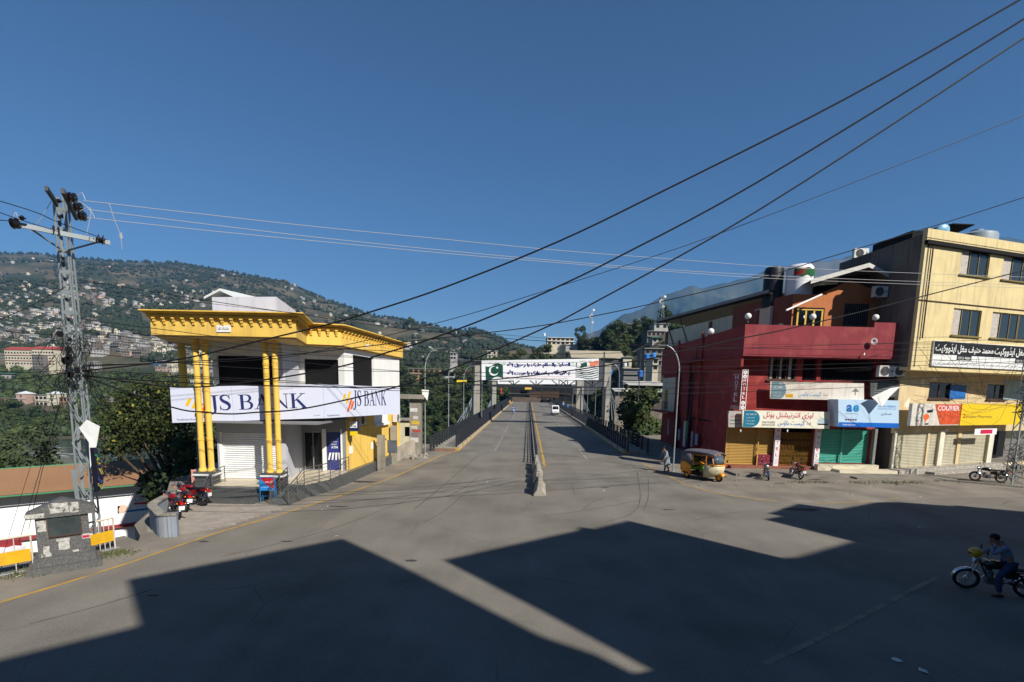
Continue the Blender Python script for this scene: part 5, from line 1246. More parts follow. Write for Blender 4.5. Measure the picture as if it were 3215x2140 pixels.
# signs on the office building
def sign_on(fr, name, label, x0,y0,x1,y1, d, mat, th=.1, hbox=None):
    a0,h1 = fr.hit(x0,y0,d); a1,h0 = fr.hit(x1,y1,d)
    if hbox: h0,h1 = hbox
    P = fr.p(a0,h0,d); t = thing(name, label, 'sign', P); m = MB(); fr.box(m, a0,a1,h0,h1,d-th,d); p_ = part('board', m, mat, t)
    return t, p_, fr.mat(a0,h0,d+.004), a1-a0, h1-h0, (a0,a1,h0,h1)
def adv(label, x0, x1):
    t, p_, mt, w_, h_, q = sign_on(CF,'advocate_sign',label,x0,1071,x1,1146,.12,M('board_white',(218,218,214),rough=.5,var=.04),hbox=(cz0+.1,cz0+1.72))
    m = MB(); rect(m, mt, .03,h_*.47,w_-.03,h_-.03); rect(m, mt, w_*.38,h_*.28,w_*.62,h_*.47,.0005)
    for k in range(1,7): rect(m, mt, w_*k/7-.01,.03,w_*k/7+.01,h_*.47,.001)
    rect(m, mt, .03,h_*.24,w_-.03,h_*.255,.0015); stick(p_,'print',m,mat_blk)
    m = MB(); write(m, mt, 'محمد حنیف مغل ایڈووکیٹ', w_*.94, h_*.4, rtl=True, x=w_*.03, y=h_*.52, bold=.02); write(m, mt, '0312-9884', w_*.2, h_*.1, x=w_*.4, y=h_*.32)
    m.v = [(v[0]-.0,v[1]-.006,v[2]) for v in m.v]; stick(p_,'lettering',m,mat_white)
    m = MB()
    for k in range(7): write(m, mt, 'قانونی مشیر', w_/9, h_*.09, rtl=True, x=w_*(k+.12)/7, y=h_*.08)
    m.v = [(v[0],v[1]-.003,v[2]) for v in m.v]; stick(p_,'lettering',m,mat_blk)
adv('black and white lettered advocate sign board under the cream windows, complete one', 2934,3118)
adv('second black and white advocate sign board, cut by the picture edge', 3121,3300)
t, p_, mt, w_, h_, q = sign_on(CG,'shop_sign','wide white shop sign with a torn red orange cloth over its right half',2866,1266,3018,1334,.75,M('sign_dirty_white',(198,192,182),rough=.6,var=.1,streak=.3),th=.2)
m = MB(); poly(m, mt, [(w_*.42,h_*.98),(w_*.99,h_*.98),(w_*.97,h_*.04),(w_*.56,h_*.04)],.01); stick(p_,'torn_cloth',m,M('red_orange_cloth',(190,76,38),rough=.9,var=.25,scale=4,rgb2=(150,60,36),cover=.4,scale2=3))
m = MB(); write(m, mt, 'COURIER', w_*.44, h_*.24, x=w_*.48, y=h_*.68, bold=.03); m.v = [(v[0]-.004,v[1]-.014,v[2]) for v in m.v]; stick(p_,'lettering',m,mat_pinkf)
m = MB(); disc(m, mt, w_*.28,h_*.4,w_*.055,h_*.14); poly(m, mt, [(w_*.25,h_*.35),(w_*.31,h_*.35),(w_*.27,h_*.12)],.001); stick(p_,'emblem',m,M('print_orange',(206,92,44),bump=0))
m = MB(); write(m, mt, 'TCS', w_*.16, h_*.2, x=w_*.05, y=h_*.2); stick(p_,'lettering',m,M('print_grey2',(150,148,144),bump=0))
m = MB(); poly(m, mt, [(w_*.28,h_*.7),(w_*.4,h_*.74),(w_*.39,h_*.6),(w_*.29,h_*.58)],.001); poly(m, mt, [(w_*.26,h_*.1),(w_*.34,h_*.12),(w_*.33,h_*.04),(w_*.27,h_*.04)],.001); stick(p_,'print',m,mat_blk)
t, p_, mt, w_, h_, q = sign_on(CG,'shop_sign','long bright yellow shop sign with small brown lettering',3022,1266,3208,1332,.8,M('sign_yellow',(214,182,22),rough=.5,var=.04,streak=.15,dirt=(150,120,30)),th=.2)
m = MB(); write(m, mt, '2', w_*.04, h_*.2, x=w_*.03, y=h_*.34, bold=.03); stick(p_,'lettering',m,mat_redl)
m = MB(); write(m, mt, 'Khyber Pharmacy', w_*.4, h_*.16, x=w_*.08, y=h_*.3); write(m, mt, 'W', w_*.04, h_*.14, x=w_*.92, y=h_*.74); stick(p_,'lettering',m,mat_frame)
m = MB(); m.box(0,0,0,0,0,0)
t, p_, mt, w_, h_, q = sign_on(CG,'small_sign','small white and red rectangular sign below the yellow shop sign',3062,1346,3128,1363,.9,mat_white,th=.05)
m = MB(); rect(m, mt, w_*.25,h_*.15,w_*.8,h_*.85); stick(p_,'print',m,mat_mag)
t, p_, mt, w_, h_, q = sign_on(CG,'poster','square blue and white poster beside the small left window of the office building',2986,1208,3030,1252,.05,M('poster_white_blue',(28,98,168),rough=.6,var=.1,rgb2=(206,214,222),scale2=1.6,cover=.36,soft=.03),th=.03)
t, p_, mt, w_, h_, q = sign_on(CG,'poster','large pale poster with a faded face shape at the right end of the beige wall',3158,1192,3215,1255,.05,M('poster_pale',(150,172,176),rough=.6,var=.15,rgb2=(196,170,150),scale2=1.0,cover=.45,soft=.05),th=.03)
for a_ in (.55, 12.4):
    m = MB(); m.tube([CF.p(a_,cz1-.9,.1),CF.p(a_,cz0+1.8,.1)],.045,6); part('drain_pipe', m, mat_frame, C)
q = PF.p(PF.len*.83,pz0+.95,.1); t = thing('satellite_dish','small grey satellite dish fixed to the rose parapet near its right end','dish',q); m = MB(); m.lathe([(.02,.04),(.14,0),(.22,-.05)],(0,-.12,0),18,'y',cap=False); part('reflector', m, M('dish_grey',(176,160,160),rough=.6), t, world=False, smooth=True).modifiers.new('s','SOLIDIFY').thickness=.01
m = MB(); m.tube([(0,.0,0),(0,-.12,0)],.02,6); m.tube([(0,-.12,0),(.1,-.35,-.15)],.01,5); part('arm', m, mat_rail, t, world=False)
# round sheet dish, roof tank
q = D(2960,730,32.6); t = thing('satellite_dish', 'bright bluish satellite dish leaning on the roof edge of the cream building', 'dish', q); m = MB(); m.lathe([(.02,-.1),(.25,-.06),(.42,.03),(.5,.12)],(0,0,0),24,'y',cap=False); ds = part('reflector', m, M('dish_pale',(150,196,220),rough=.3,metal=.3,var=.03,bump=0), t, world=False, smooth=True); ds.rotation_euler = (.5,.6,.3); ds.modifiers.new('s','SOLIDIFY').thickness=.02
m = MB(); m.tube([(0,0,0),(.3,.4,-.7)],.03,6); part('mast', m, mat_rail, t, world=False)
q = D(3075,728,35); t = thing('water_tank', 'grey blue round water tank on the roof of the cream building', 'tank', (q.x,35.2,cz1-.5)); m = MB(); m.lathe([(1.15,0),(1.15,1.0),(1.1,1.15),(.6,1.35),(.35,1.4),(.35,1.5),(.05,1.52)],(0,0,0),28); part('tank', m, M('grey_blue_tank',(130,144,152),rough=.5,var=.05,spec=.4), t, world=False, smooth=True)
# shrub growing from the wall between the two buildings
# ------------------------------------------------------------------ lattice pylons
mat_galv = M('galvanised_steel', (142,150,152), rough=.55, metal=.25, var=.1, scale=3, bump=.05, spec=.5)
mat_insul = M('brown_black_porcelain', (26,22,22), rough=.2, var=.05, bump=0, spec=.6)
def angle_leg(m, a, b, w=.07, t=.012, sx=1, sy=1):
    a = Vector(a); b = Vector(b)
    for dx,dy in ((w,t),(t,w)):
        m.hexa([a,a+Vector((dx*sx,0,0)),a+Vector((dx*sx,dy*sy,0)),a+Vector((0,dy*sy,0)),b,b+Vector((dx*sx,0,0)),b+Vector((dx*sx,dy*sy,0)),b+Vector((0,dy*sy,0))])
def bar(m, a, b, w=.045, t=.01):
    a = Vector(a); b = Vector(b); d = (b-a).normalized(); s = d.cross(Vector((0,0,1)))
    s = s.normalized() if s.length > .01 else Vector((1,0,0)); u = s.cross(d).normalized()
    s *= t/2; u *= w/2
    m.hexa([a-s-u,a+s-u,b+s-u,b-s-u,a-s+u,a+s+u,b+s+u,b-s+u])
def disc_insulator(m, c, d, n=2, r=.13):
    c = Vector(c); d = Vector(d).normalized(); q = d.to_track_quat('Z','Y').to_matrix().to_4x4(); m.M = Matrix.Translation(c) @ q
    for i in range(n):
        z = .02+i*.11; m.lathe([(.03,z-.02),(.05,z),(r*.6,z+.01),(r,z+.03),(r,z+.045),(r*.5,z+.06),(.045,z+.07),(.03,z+.1)],(0,0,0),18)
    m.M = None
def pylon(x0, y0, zb, zt, wb, wt, label, ang=.0, split=None):
    t = thing('lattice_pylon', label, 'pylon', (x0,y0,zb))
    ca, sa = math.cos(ang), math.sin(ang)
    def P(u,v,z):
        f = (z-zb)/(zt-zb); w = (wb+(wt-wb)*f)/2; lx = u*w; ly = v*w*.5
        return Vector((x0+lx*ca-ly*sa+drift*f, y0+lx*sa+ly*ca, z))
    drift = 0
    for u,v in ((-1,-1),(1,-1),(1,1),(-1,1)):
        m = MB(); angle_leg(m, P(u,v,zb), P(u,v,zt), .065,.012,-u,-v); part('leg', m, mat_galv, t)
    split = split or zt
    z = zb+.25; k = 0
    faces = (((-1,-1),(1,-1)),((1,-1),(1,1)),((1,1),(-1,1)),((-1,1),(-1,-1)))
    while z < split:
        z2 = min(z+.62, split)
        for fi,(a,b) in enumerate(faces):
            p,q = (a,b) if (k+fi)%2 == 0 else (b,a); m = MB(); bar(m, P(*p,z), P(*q,z2)); part('brace', m, mat_galv, t)
        z = z2; k += 1
    z = split+.25
    while z < zt:
        for a,b in (faces[0],faces[2]):
            m = MB(); bar(m, P(*a,z), P(*b,z), .11,.012); part('batten', m, mat_galv, t)
        z += .62
    return t, P
pt, PP = pylon(-14.12,16.0,-2.0,10.9,.55,.36,'tall grey lattice power pylon with crossarm and black insulators at the left', split=5.9)
cl_ = D(47,703,14.6); cr_ = D(345,762,16.3); cz = (cl_.z+cr_.z)/2
def beam(m, a, b, h=.12, t=.06):
    bar(m, a, b, h, t)
m = MB(); beam(m, cl_, cr_, .13,.07); m2 = MB(); 
part('crossarm', m, mat_galv, pt)
for e_,f in ((cl_.lerp(cr_,.12),0),(cl_.lerp(cr_,.9),1)):
    m = MB(); bar(m, e_, D(195+20*f,785,15.9), .05,.02); part('arm_strut', m, mat_galv, pt)
u0 = D(197,598,15.0); u1 = D(240,684,17.0); m = MB(); beam(m, u0, u1, .15,.09); part('upper_arm', m, M('dark_channel',(62,64,66),rough=.6), pt)
u2 = D(145,590,15.0); u3 = D(182,645,16.2); m = MB(); beam(m, u2, u3, .13,.08); part('upper_arm', m, MATS['dark_channel'], pt)
for (x_,y_,Y,d_,n_) in ((62,701,14.5,(-1,-.2,-.1),2),(190,728,15.4,(-.6,-.8,.1),2),(330,755,16.1,(-.7,-.7,.1),2),(213,618,15.2,(1,.2,-.1),2),(232,648,15.9,(1,.2,-.1),2),(246,676,16.6,(1,.2,-.1),2),(70,690,14.6,(0,0,1),1),(184,624,15.6,(0,0,-1),1),(196,672,16,(0,0,-1),1)):
    m = MB(); disc_insulator(m, D(x_,y_,Y), d_, n_, .145 if n_ == 2 else .09); part('insulator', m, mat_insul, pt)
# cable tangle round the shaft
random.seed(11)
tg = MB()
for i in range(46):
    z = random.gauss(6.0,.6); a = random.random()*6.28; r_ = random.uniform(.2,.48); pts = []
    for k in range(8):
        pts.append((-14.1+r_*math.cos(a+k*.5)*random.uniform(.8,1.15), 16+r_*math.sin(a+k*.5)*random.uniform(.8,1.1), z+random.uniform(-.12,.12)-.08*k*random.choice((1,0))))
    tg.tube(arc_pts(pts,3), random.uniform(.004,.009), 4, cap=False)
for i in range(16):
    x = -14.1+random.uniform(-.5,.3); z = random.uniform(5.2,7.2); tg.tube(arc_pts([(x,15.8,z),(x-random.uniform(.1,.9),15.7,z-random.uniform(.3,1)),(x-.2,15.8,z-random.uniform(1,1.9))],5), .007, 4, cap=False)
for i in range(9):
    tg.cbox((-14.1+random.uniform(-.35,.35),15.65,random.uniform(5.4,7.6)),(.05,.05,.09))
part('cable_tangle', tg, M('black_cable_rubber',(20,20,22),rough=.6,bump=0), pt, kind='stuff')
# torn white cloth and dark banner hanging on it
q = [D(272,1317,15.3),D(248,1343,15.32),D(279,1388,15.28),D(283,1470,15.28),D(303,1398,15.3),D(313,1338,15.3),D(286,1372,15.3)]
m = MB(); m.add(q,[(0,1,6),(0,6,5),(1,2,6),(6,2,4),(6,4,5),(2,3,4)]); o = solo('torn_banner', m, mat_white, 'torn white plastic sheet snagged on the left lattice pylon', 'banner', q[0]); o.modifiers.new('s','SOLIDIFY').thickness=.008
L_ = [(282,1405),(286,1450),(290,1495),(292,1530),(298,1545)]; R_ = [(302,1404),(316,1440),(324,1485),(325,1515),(312,1540)]
m = MB(); vs = []
for i,(a,b) in enumerate(zip(L_,R_)): vs += [D(*a,15.25),D((a[0]+b[0])/2,(a[1]+b[1])/2,15.05),D(*b,15.2)]
m.add(vs,[(3*i+j,3*i+3+j,3*i+4+j,3*i+1+j) for i in range(4) for j in (0,1)]); t = thing('hanging_banner','narrow dark navy banner with small coloured script twisting down the left pylon','banner',vs[0]); o = part('cloth', m, M('banner_dark_navy',(26,28,48),rough=.8,var=.2,scale=6), t); o.modifiers.new('s','SOLIDIFY').thickness=.006
for (x_,y_,rgb,tx) in ((296,1428,(60,190,80),'نعم'),(300,1440,(200,180,40),'یا'),(309,1470,(206,184,60),'محمد'),(307,1500,(60,90,190),'علی'),(306,1518,(190,190,80),'حق')):
    p = D(x_,y_,14.98); mt = Matrix.Translation(p) @ Matrix.Rotation(math.pi/2,4,'X') @ Matrix.Rotation(-1.2,4,'Z'); m = MB(); write(m, mt, tx, .2, .12, rtl=True); part('lettering', m, M('ink_%d'%y_,rgb,bump=0), t)
m = MB(); a = D(222,1475,15.6); b = D(243,1590,15.6); m.hexa([b+Vector((-.03,0,0)),b+Vector((.08,0,0)),b+Vector((.08,.02,0)),b+Vector((-.03,.02,0)),a+Vector((0,0,0)),a+Vector((.17,0,0)),a+Vector((.17,.02,0)),a+Vector((0,.02,0))]); solo('metal_sheet', m, mat_galv, 'narrow bent metal sheet fixed along the left leg of the pylon', 'sheet', b)
# right pylon, cut by the frame
rp = G(3178,1527); rt, _ = pylon(rp.x+.25, rp.y+.3, 0, 8.4, .75,.6,'dark lattice pylon at the right picture edge beside a leaning motorcycle', ang=.3)
random.seed(5); tg = MB()
for i in range(34):
    z = random.uniform(.4,2.6); x = rp.x+.3; y = rp.y+.3; pts = [(x+random.uniform(-.55,.4),y+random.uniform(-.5,.4),z+random.uniform(-.4,.4)) for k in range(4)]; tg.tube(arc_pts(pts,4), .012, 4, cap=False)
for i in range(26):
    z = random.uniform(4.2,6.2); x = rp.x+.2; pts = [(x+random.uniform(-.6,.3),rp.y+.1+random.uniform(-.5,.3),z+random.uniform(-.3,.3)) for k in range(4)]; tg.tube(arc_pts(pts,4), .014, 4, cap=False)
part('cable_tangle', tg, MATS['black_cable_rubber'], rt, kind='stuff')
# ------------------------------------------------------------------ monument, barricades, shed
mat_mon = M('speckled_granite', (98,98,96), rough=.6, var=.16, scale=30, bump=.02, rgb2=(74,74,74), scale2=34, cover=.5, spec=.4)
A_ = G(118,1800); B_ = G(284,1752); MF = Frame((A_.x+.02,A_.y+.05),(A_.x+.02+.84,A_.y+.05+.70))
t = thing('memorial_stone', 'speckled granite memorial with a gabled top, a dark inscribed plate and torn posters', 'monument', A_)
m = MB(); MF.box(m, -.22, MF.len+.22, 0, .2, -.62, .32); part('step', m, mat_mon, t)
m = MB(); MF.box(m, -.1, MF.len+.1, .2, .42, -.52, .16); part('step', m, mat_mon, t)
m = MB(); MF.box(m, .0, MF.len, .42, 1.72, -.26, 0); body = part('body', m, mat_mon, t)
cap_ = [(-.17,1.52),(MF.len+.17,1.52),(MF.len+.17,1.74),(MF.len*.5,2.02),(-.17,1.68)]
m = MB(); m.add([MF.p(a,h,.08) for a,h in cap_]+[MF.p(a,h,-.32) for a,h in cap_],[(0,1,2,3,4),(9,8,7,6,5)]+[(i,(i+5),(i+1)%5+5,(i+1)%5) for i in range(5)]); part('gable', m, mat_mon, t)
m = MB(); MF.box(m, MF.len*.24, MF.len*.84, .98, 1.5, .003, .03); pl = part('plate', m, M('inscribed_plate',(58,66,66),rough=.15,var=.2,scale=3,bump=0,spec=.6), t)
m = MB(); 
for a0,a1,h0,h1 in ((.22,.24,.95,1.53),(.84,.86,.95,1.53),(.24,.84,1.5,1.53),(.24,.84,.95,.98)): MF.box(m, MF.len*a0, MF.len*a1, h0, h1, .003,.05)
part('frame', m, M('plate_frame',(74,52,44),rough=.5), t)
mt = MF.mat(MF.len*.24,.98,.034); m = MB(); W_ = MF.len*.6
for i in range(7): write(m, mt, ('بسم اللہ','یادگار شہدائے زلزلہ','وزیراعظم آزاد کشمیر','جناب','کے دست مبارک سے','مظفرآباد','مورخہ 2005')[i], W_*(.25,.7,.6,.3,.55,.4,.3)[i], .035, rtl=True, x=W_*.5-W_*(.25,.7,.6,.3,.55,.4,.3)[i]/2, y=.46-.065*i)
obj('lettering', to_mesh(m,'lettering',M('plate_ink',(30,44,60),bump=0),world_loc(t)), pl)
random.seed(21)
def torn(fr, a, h, w_, h_, d, mat, parent, nm='torn_poster'):
    pts = []
    for i in range(14):
        q = 2*math.pi*i/14; r_ = random.uniform(.86,1.0); pts.append((a+w_/2+w_/2*max(-1,min(1,1.6*math.cos(q)))*r_, h+h_/2+h_/2*max(-1,min(1,1.6*math.sin(q)))*r_))
    m = MB(); m.add([fr.p(x,y,d) for x,y in pts],[tuple(range(14))]); return part(nm, m, mat, parent)
tp = M('torn_paper',(172,170,164),rough=.8,var=.3,scale=14,rgb2=(96,95,92),scale2=7,cover=.42,soft=.03); Lm = MF.len
for a,h,w_,h_,d in ((-.2,1.54,.42,.13,.084),(.3,1.62,.42,.3,.085),(.02,1.13,.2,.32,.006),(.72,1.6,.2,.3,.084),(.42,.55,.24,.26,.006),(.38,.8,.3,.09,.006),(.92,.78,.2,.16,.006),(.1,.48,.14,.24,.007),(.05,.42,.22,.1,.006),(.7,.45,.14,.06,.006),(1.08,1.1,.05,.04,.006)):
    torn(MF, a, h, w_, h_, d, tp, t)
torn(MF, .93, .82, .16, .07, .009, mat_mag, t)
mat_by = M('barricade_yellow', (206,158,24), rough=.6, var=.12, scale=4, bump=.1, rgb2=(170,120,60), scale2=5, cover=.22, soft=.05)
mat_bw = M('rusty_white_pipe', (196,186,170), rough=.7, var=.1, scale=6, rgb2=(140,88,50), scale2=7, cover=.35, soft=.06)
def barricade(label, p0, p1, h=1.0):
    F_ = Frame(p0, p1); t = thing('barricade', label, 'barricade', F_.p(0,0,0), 0, 'yellow panelled barricades at the road edge')
    m = MB(); 
    for a in (0,F_.len-.0): m.tube([F_.p(a,-.3,0),F_.p(a,h,0)],.022,8)
    m.tube([F_.p(0,h,0),F_.p(F_.len,h,0)],.03,8)
    part('frame', m, mat_bw, t)
    n = 5
    for i in range(1,n):
        m = MB(); a = F_.len*i/n; m.tube([F_.p(a,.05,0),F_.p(a,h,0)],.012,6); part('bar', m, mat_bw, t)
    m = MB(); F_.box(m, .03, F_.len-.03, .28, .62, -.012,.02); part('panel', m, mat_by, t)
    mt = F_.mat(F_.len*.3,.36,.025); m = MB(); write(m, mt, 'POLICE', F_.len*.4, .16, bold=.01); part('lettering', m, M('worn_ink',(190,150,50),bump=0), t)
    m = MB(); m.tube([F_.p(-.1,.02,0),F_.p(F_.len+.1,.02,0)],.025,6); part('foot', m, mat_galv, t)
a = G(-60,1828); b = G(112,1788); barricade('yellow panelled barricade at the left picture edge in front of the maroon steps', (a.x-.6,a.y-.35), (b.x-.05,b.y))
a = G(284,1742); b = G(362,1722); barricade('short yellow panelled barricade between the memorial and the pylon foot', (a.x,a.y),(b.x,b.y))
# grass tufts, litter
mat_grass = M('verge_grass', (74,84,38), rough=.9, var=.3, scale=3, bump=0)
gr = MB(); random.seed(9)
def tuft(c, n, s, h):
    for i in range(n):
        x = c[0]+random.gauss(0,s); y = c[1]+random.gauss(0,s*.5); a = random.random()*6.28; hh_ = h*random.uniform(.4,1); w_ = .012; l = random.uniform(-.5,.5)*hh_
        gr.add([(x-w_*math.cos(a),y-w_*math.sin(a),c[2] if len(c)>2 else 0),(x+w_*math.cos(a),y+w_*math.sin(a),c[2] if len(c)>2 else 0),(x+l*math.sin(a),y+l*math.cos(a),hh_)],[(0,1,2)])
for (x_,y_,n,s,h) in ((345,1740,160,.3,.14),(395,1732,120,.25,.1),(320,1755,80,.25,.1),(70,1800,120,.35,.18),(2515,1514,160,.45,.14),(2580,1514,120,.4,.12),(2700,1516,160,.5,.12),(2800,1517,200,.6,.16),(2860,1515,150,.4,.14),(2455,1518,60,.3,.08),(20,1815,60,.3,.1)):
    tuft(G(x_,y_), n, s, h)
o = obj('grass', to_mesh(gr,'grass',mat_grass)); o['kind'] = 'stuff'
lt = MB(); random.seed(4)
for (x_,y_) in [(890,1440),(1028,1590),(1012,1600),(1062,1522),(1010,1545),(1160,1470),(95,1803),(60,1810),(2308,1545),(2660,1550),(2675,1553),(2735,1528),(2420,1525),(2890,1560),(1705,1455),(1722,1512),(2816,2073),(2900,2110)]+[(random.uniform(500,3100),random.uniform(1480,1700)) for _ in range(9)]:
    c = G(x_,y_); s = random.uniform(.03,.09)*(1.4 if y_ > 2000 or x_ == 95 else 1); a = random.random()*6
    lt.add([(c.x+s*math.cos(a+q)*random.uniform(.5,1),c.y+s*math.sin(a+q),.015+random.uniform(0,.03)*(i%2)) for i,q in enumerate((0,1.2,2.2,3.5,5))],[(0,1,2,3,4)])
o = obj('litter', to_mesh(lt,'litter',M('pale_litter',(196,196,190),rough=.8))); o['kind'] = 'stuff'
# stone kerb remains and broken concrete on the right verge
rb_ = MB()
for i in range(44):
    if i < 16: c = G(random.uniform(2170,2330), random.uniform(1500,1530))
    else: c = G(random.uniform(2700,3100), random.uniform(1505,1516))
    r_ = random.uniform(.02,.07); rb_.M = Matrix.Translation(c) @ Matrix.Rotation(random.random()*6,4,'Z'); rb_.cbox((0,0,r_*.2),(r_*1.4,r_,r_*.5))
rb_.M = None; o = obj('rubble', to_mesh(rb_,'rubble',mat_conc)); o['kind'] = 'stuff'
m = MB(); a = G(2950,1508); b = G(3215,1532)
for i in range(12):
    p = a.lerp(b,i/12); q = a.lerp(b,(i+.93)/12); m.hexa([p,q,q+Vector((0,.22,0)),p+Vector((0,.22,0)),p+Vector((0,0,.1)),q+Vector((0,0,.1)),q+Vector((0,.22,.1)),p+Vector((0,.22,.1))])
structure('kerb', m, mat_conc)
# shed with the long brown roof, white painted wall
e0 = G(0,1557,-1.9); e1 = G(496,1514,-1.9); r0_ = G(0,1474,-.7); r1_ = G(492,1440,-.7)
d_ = (e1-e0).normalized(); e0 = e0-d_*7; r0_ = r0_-d_*7
t = thing('long_shed', 'long low shed with a brown corrugated roof and a white wall carrying painted advertisements', 'shed', e1)
mat_brroof = M('brown_corrugated_roof', (150,116,86), rough=.7, var=.07, scale=.6, bump=.05, streak=.15, dirt=(130,90,66), metal=.1)
m = MB(); k = 150
for i in range(k):
    a = e0.lerp(e1,i/k); am = e0.lerp(e1,(i+.5)/k)+Vector((0,0,.035)); b = e0.lerp(e1,(i+1)/k); c = r0_.lerp(r1_,i/k); cm = r0_.lerp(r1_,(i+.5)/k)+Vector((0,0,.035)); dd = r0_.lerp(r1_,(i+1)/k)
    m.quad(a,am,cm,c); m.quad(am,b,dd,cm)
part('roof', m, mat_brroof, t)
m = MB(); m.tube([r0_,r1_],.06,6); m.tube([e0+Vector((0,0,-.06)),e1+Vector((0,0,-.06))],.05,6); part('green_edge', m, M('green_trim',(70,130,96),rough=.6), t)
nn = Vector((-d_.y,d_.x,0)); w0 = e0+nn*1.1; w1 = e1+nn*1.1
WF = Frame((w0.x,w0.y),(w1.x,w1.y)); zb = -7
m = MB(); WF.box(m, 0, WF.len, -7, -1.95, -.3, 0); wl_ = part('wall', m, M('bright_white_wall',(232,232,230),rough=.9,var=.03,scale=.5,bump=.1,streak=.15,dirt=(170,160,150)), t)
m = MB(); WF.box(m, 0, WF.len, -7, -1.95, -7, -6.7); m.hexa([r0_+nn*.0,r1_+nn*.0,r1_+nn*3.5+Vector((0,0,-1.2)),r0_+nn*3.5+Vector((0,0,-1.2)),r0_+Vector((0,0,.05)),r1_+Vector((0,0,.05)),r1_+nn*3.5+Vector((0,0,-1.15)),r0_+nn*3.5+Vector((0,0,-1.15))]); part('rear', m, mat_brroof, t)
def wh(x,y): return WF.hit(x,y,.01)
def wpoly(pts, mat, nm='painted_patch', d=.012):
    m = MB(); m.add([WF.p(*wh(*p),d) for p in pts],[tuple(range(len(pts)))]); return part(nm, m, mat, t)
wpoly([(368,1587),(470,1578),(470,1595),(369,1604)], M('ad_skin',(210,170,150),bump=0),d=.008) if False else None
wpoly([(393,1602),(466,1594),(466,1600),(397,1608)], M('print_cyan_blue',(40,140,200),bump=0))
wpoly([(421,1578),(476,1574),(476,1580),(421,1584)], mat_lo if False else M('print_orange_red',(206,60,44),bump=0))
wpoly([(369,1588),(378,1587),(380,1611),(369,1612)], mat_blk); wpoly([(372,1600),(378,1586),(392,1584),(402,1592),(398,1604),(384,1611),(374,1611)], M('ad_skin',(214,178,158),bump=0),d=.016)
a0,h0 = wh(384,1566); a1,h1 = wh(444,1555); m = MB(); mt = WF.mat(a0,h0,.014); write(m, mt, 'ویلج ہسپتال آئی ڈی سنٹر', a1-a0, h1-h0+.05, rtl=True); 
a2,h2 = wh(424,1574); write(m, mt, 'فاین', .9, .45, rtl=True, x=a2-a0, y=h2-h0); part('lettering', m, mat_redl, t)
a0,h0 = wh(484,1546); m = MB(); m.add([WF.p(a0+.4*math.cos(q),h0+.4*math.sin(q),.013) for q in np.linspace(0,6.1,18)],[tuple(range(18))]); part('painted_disc', m, M('ad_green',(60,104,64),bump=0), t)
m = MB(); a0,h0 = wh(300,1662); a1,h1 = wh(470,1640); WF.box(m, 0, WF.len, h0-.05, h0+.17, 0, .25); part('maroon_ledge', m, M('maroon_ledge',(140,58,60),rough=.8,streak=.3), t)
# white lower terrace wall + maroon steps seen at the far left
a = G(-400,1742,-1.4); b = G(465,1702,-2.2)
m = MB(); F_ = Frame((a.x,a.y+2.8),(b.x,b.y+3.2)); F_.box(m, 0, F_.len, -7, h0-.6 if h0 < -2 else -3.4, -.3, 0); o = solo('terrace_wall', m, MATS['bright_white_wall'], 'low white terrace wall in front of the shed below the street', 'wall', (a.x,a.y+2.8,-7))
s0 = G(0,1790,-1.0); t = thing('stair', 'flight of maroon and white steps going down at the far left edge', 'stair', G(40,1760,-1.5))
for i in range(6):
    p = G(8+13*i,1700+9*i,-1.6-.0*i); m = MB(); m.box(p.x-.5,p.y-.3,p.z-1.5-.16*i,p.x+.5,p.y+.3,p.z-.14*i); part('step', m, M('maroon_step',(150,50,52),rough=.8,var=.1) if i%2 == 0 else MATS['bright_white_wall'], t)
# ------------------------------------------------------------------ street lamps
mat_lamp = M('lamp_post_grey', (150,156,158), rough=.45, metal=.3, var=.06, bump=.02, spec=.5)
def street_lamp(x, y, h, label, side, reach=1.0, arm=True, zb=0, lean=0):
    t = thing('street_lamp', label, 'street lamp', (x,y,zb), 0, 'street lamps along the bridge')
    m = MB(); m.tube([(0,0,0),(lean*.4,0,h*.4),(lean*.8,0,h*.8)],.05,8,r1=.036); m.lathe([(.13,0),(.13,.03)],(0,0,0),10); part('pole', m, mat_lamp, t, world=False)
    pts = [(lean*.8,0,h*.8)]+[(lean*.85+side*reach*(1-math.cos(a)), 0, h*.8+h*.2*math.sin(a)) for a in np.linspace(.15,1.45,7)]
    m = MB(); m.tube(pts,.05,8,r1=.035); part('arm', m, mat_lamp, t, world=False)
    e = Vector(pts[-1]); m = MB(); m.hexa([e+Vector((0,-.1,-.05)),e+Vector((side*.6,-.07,.02)),e+Vector((side*.6,.07,.02)),e+Vector((0,.1,-.05)),e+Vector((0,-.09,.06)),e+Vector((side*.6,-.05,.08)),e+Vector((side*.6,.05,.08)),e+Vector((0,.09,.06))]); part('lamp_head', m, M('lamp_head',(84,84,84),rough=.5), t, world=False)
for i,(x_,y_,h) in enumerate(((1335,1423,8.2),(1408,1378,8.0),(1455,1350,7.8),(1488,1330,7.6),(1512,1318,7.5))):
    q = G(x_,y_); street_lamp(q.x,q.y,h,('first street lamp on the left side of the bridge, beside the concrete gate pillar','second street lamp along the left bridge railing','third street lamp along the left bridge railing, before the stays','fourth street lamp along the left bridge railing, at the tower','fifth street lamp along the left bridge railing, behind the tower')[i],1)
for i,(x_,y_,h) in enumerate(((2113,1479,8.2),(1938,1337,9.0),(1868,1303,8.4),(1843,1298,7.6),(1797,1290,7.0))):
    q = G(x_,y_); street_lamp(q.x,q.y,h,('street lamp nearest the hotel corner at the right end of the bridge','street lamp on the right side of the bridge, right of the stays','street lamp on the right side of the bridge, right of the tower','street lamp behind the right tower of the bridge','far street lamp near the white van on the right bridge side')[i],-1)
for (x_,y_,Y,h_) in ((2000,1350,62,12),(1660+50,1205,150,6)):
    pass
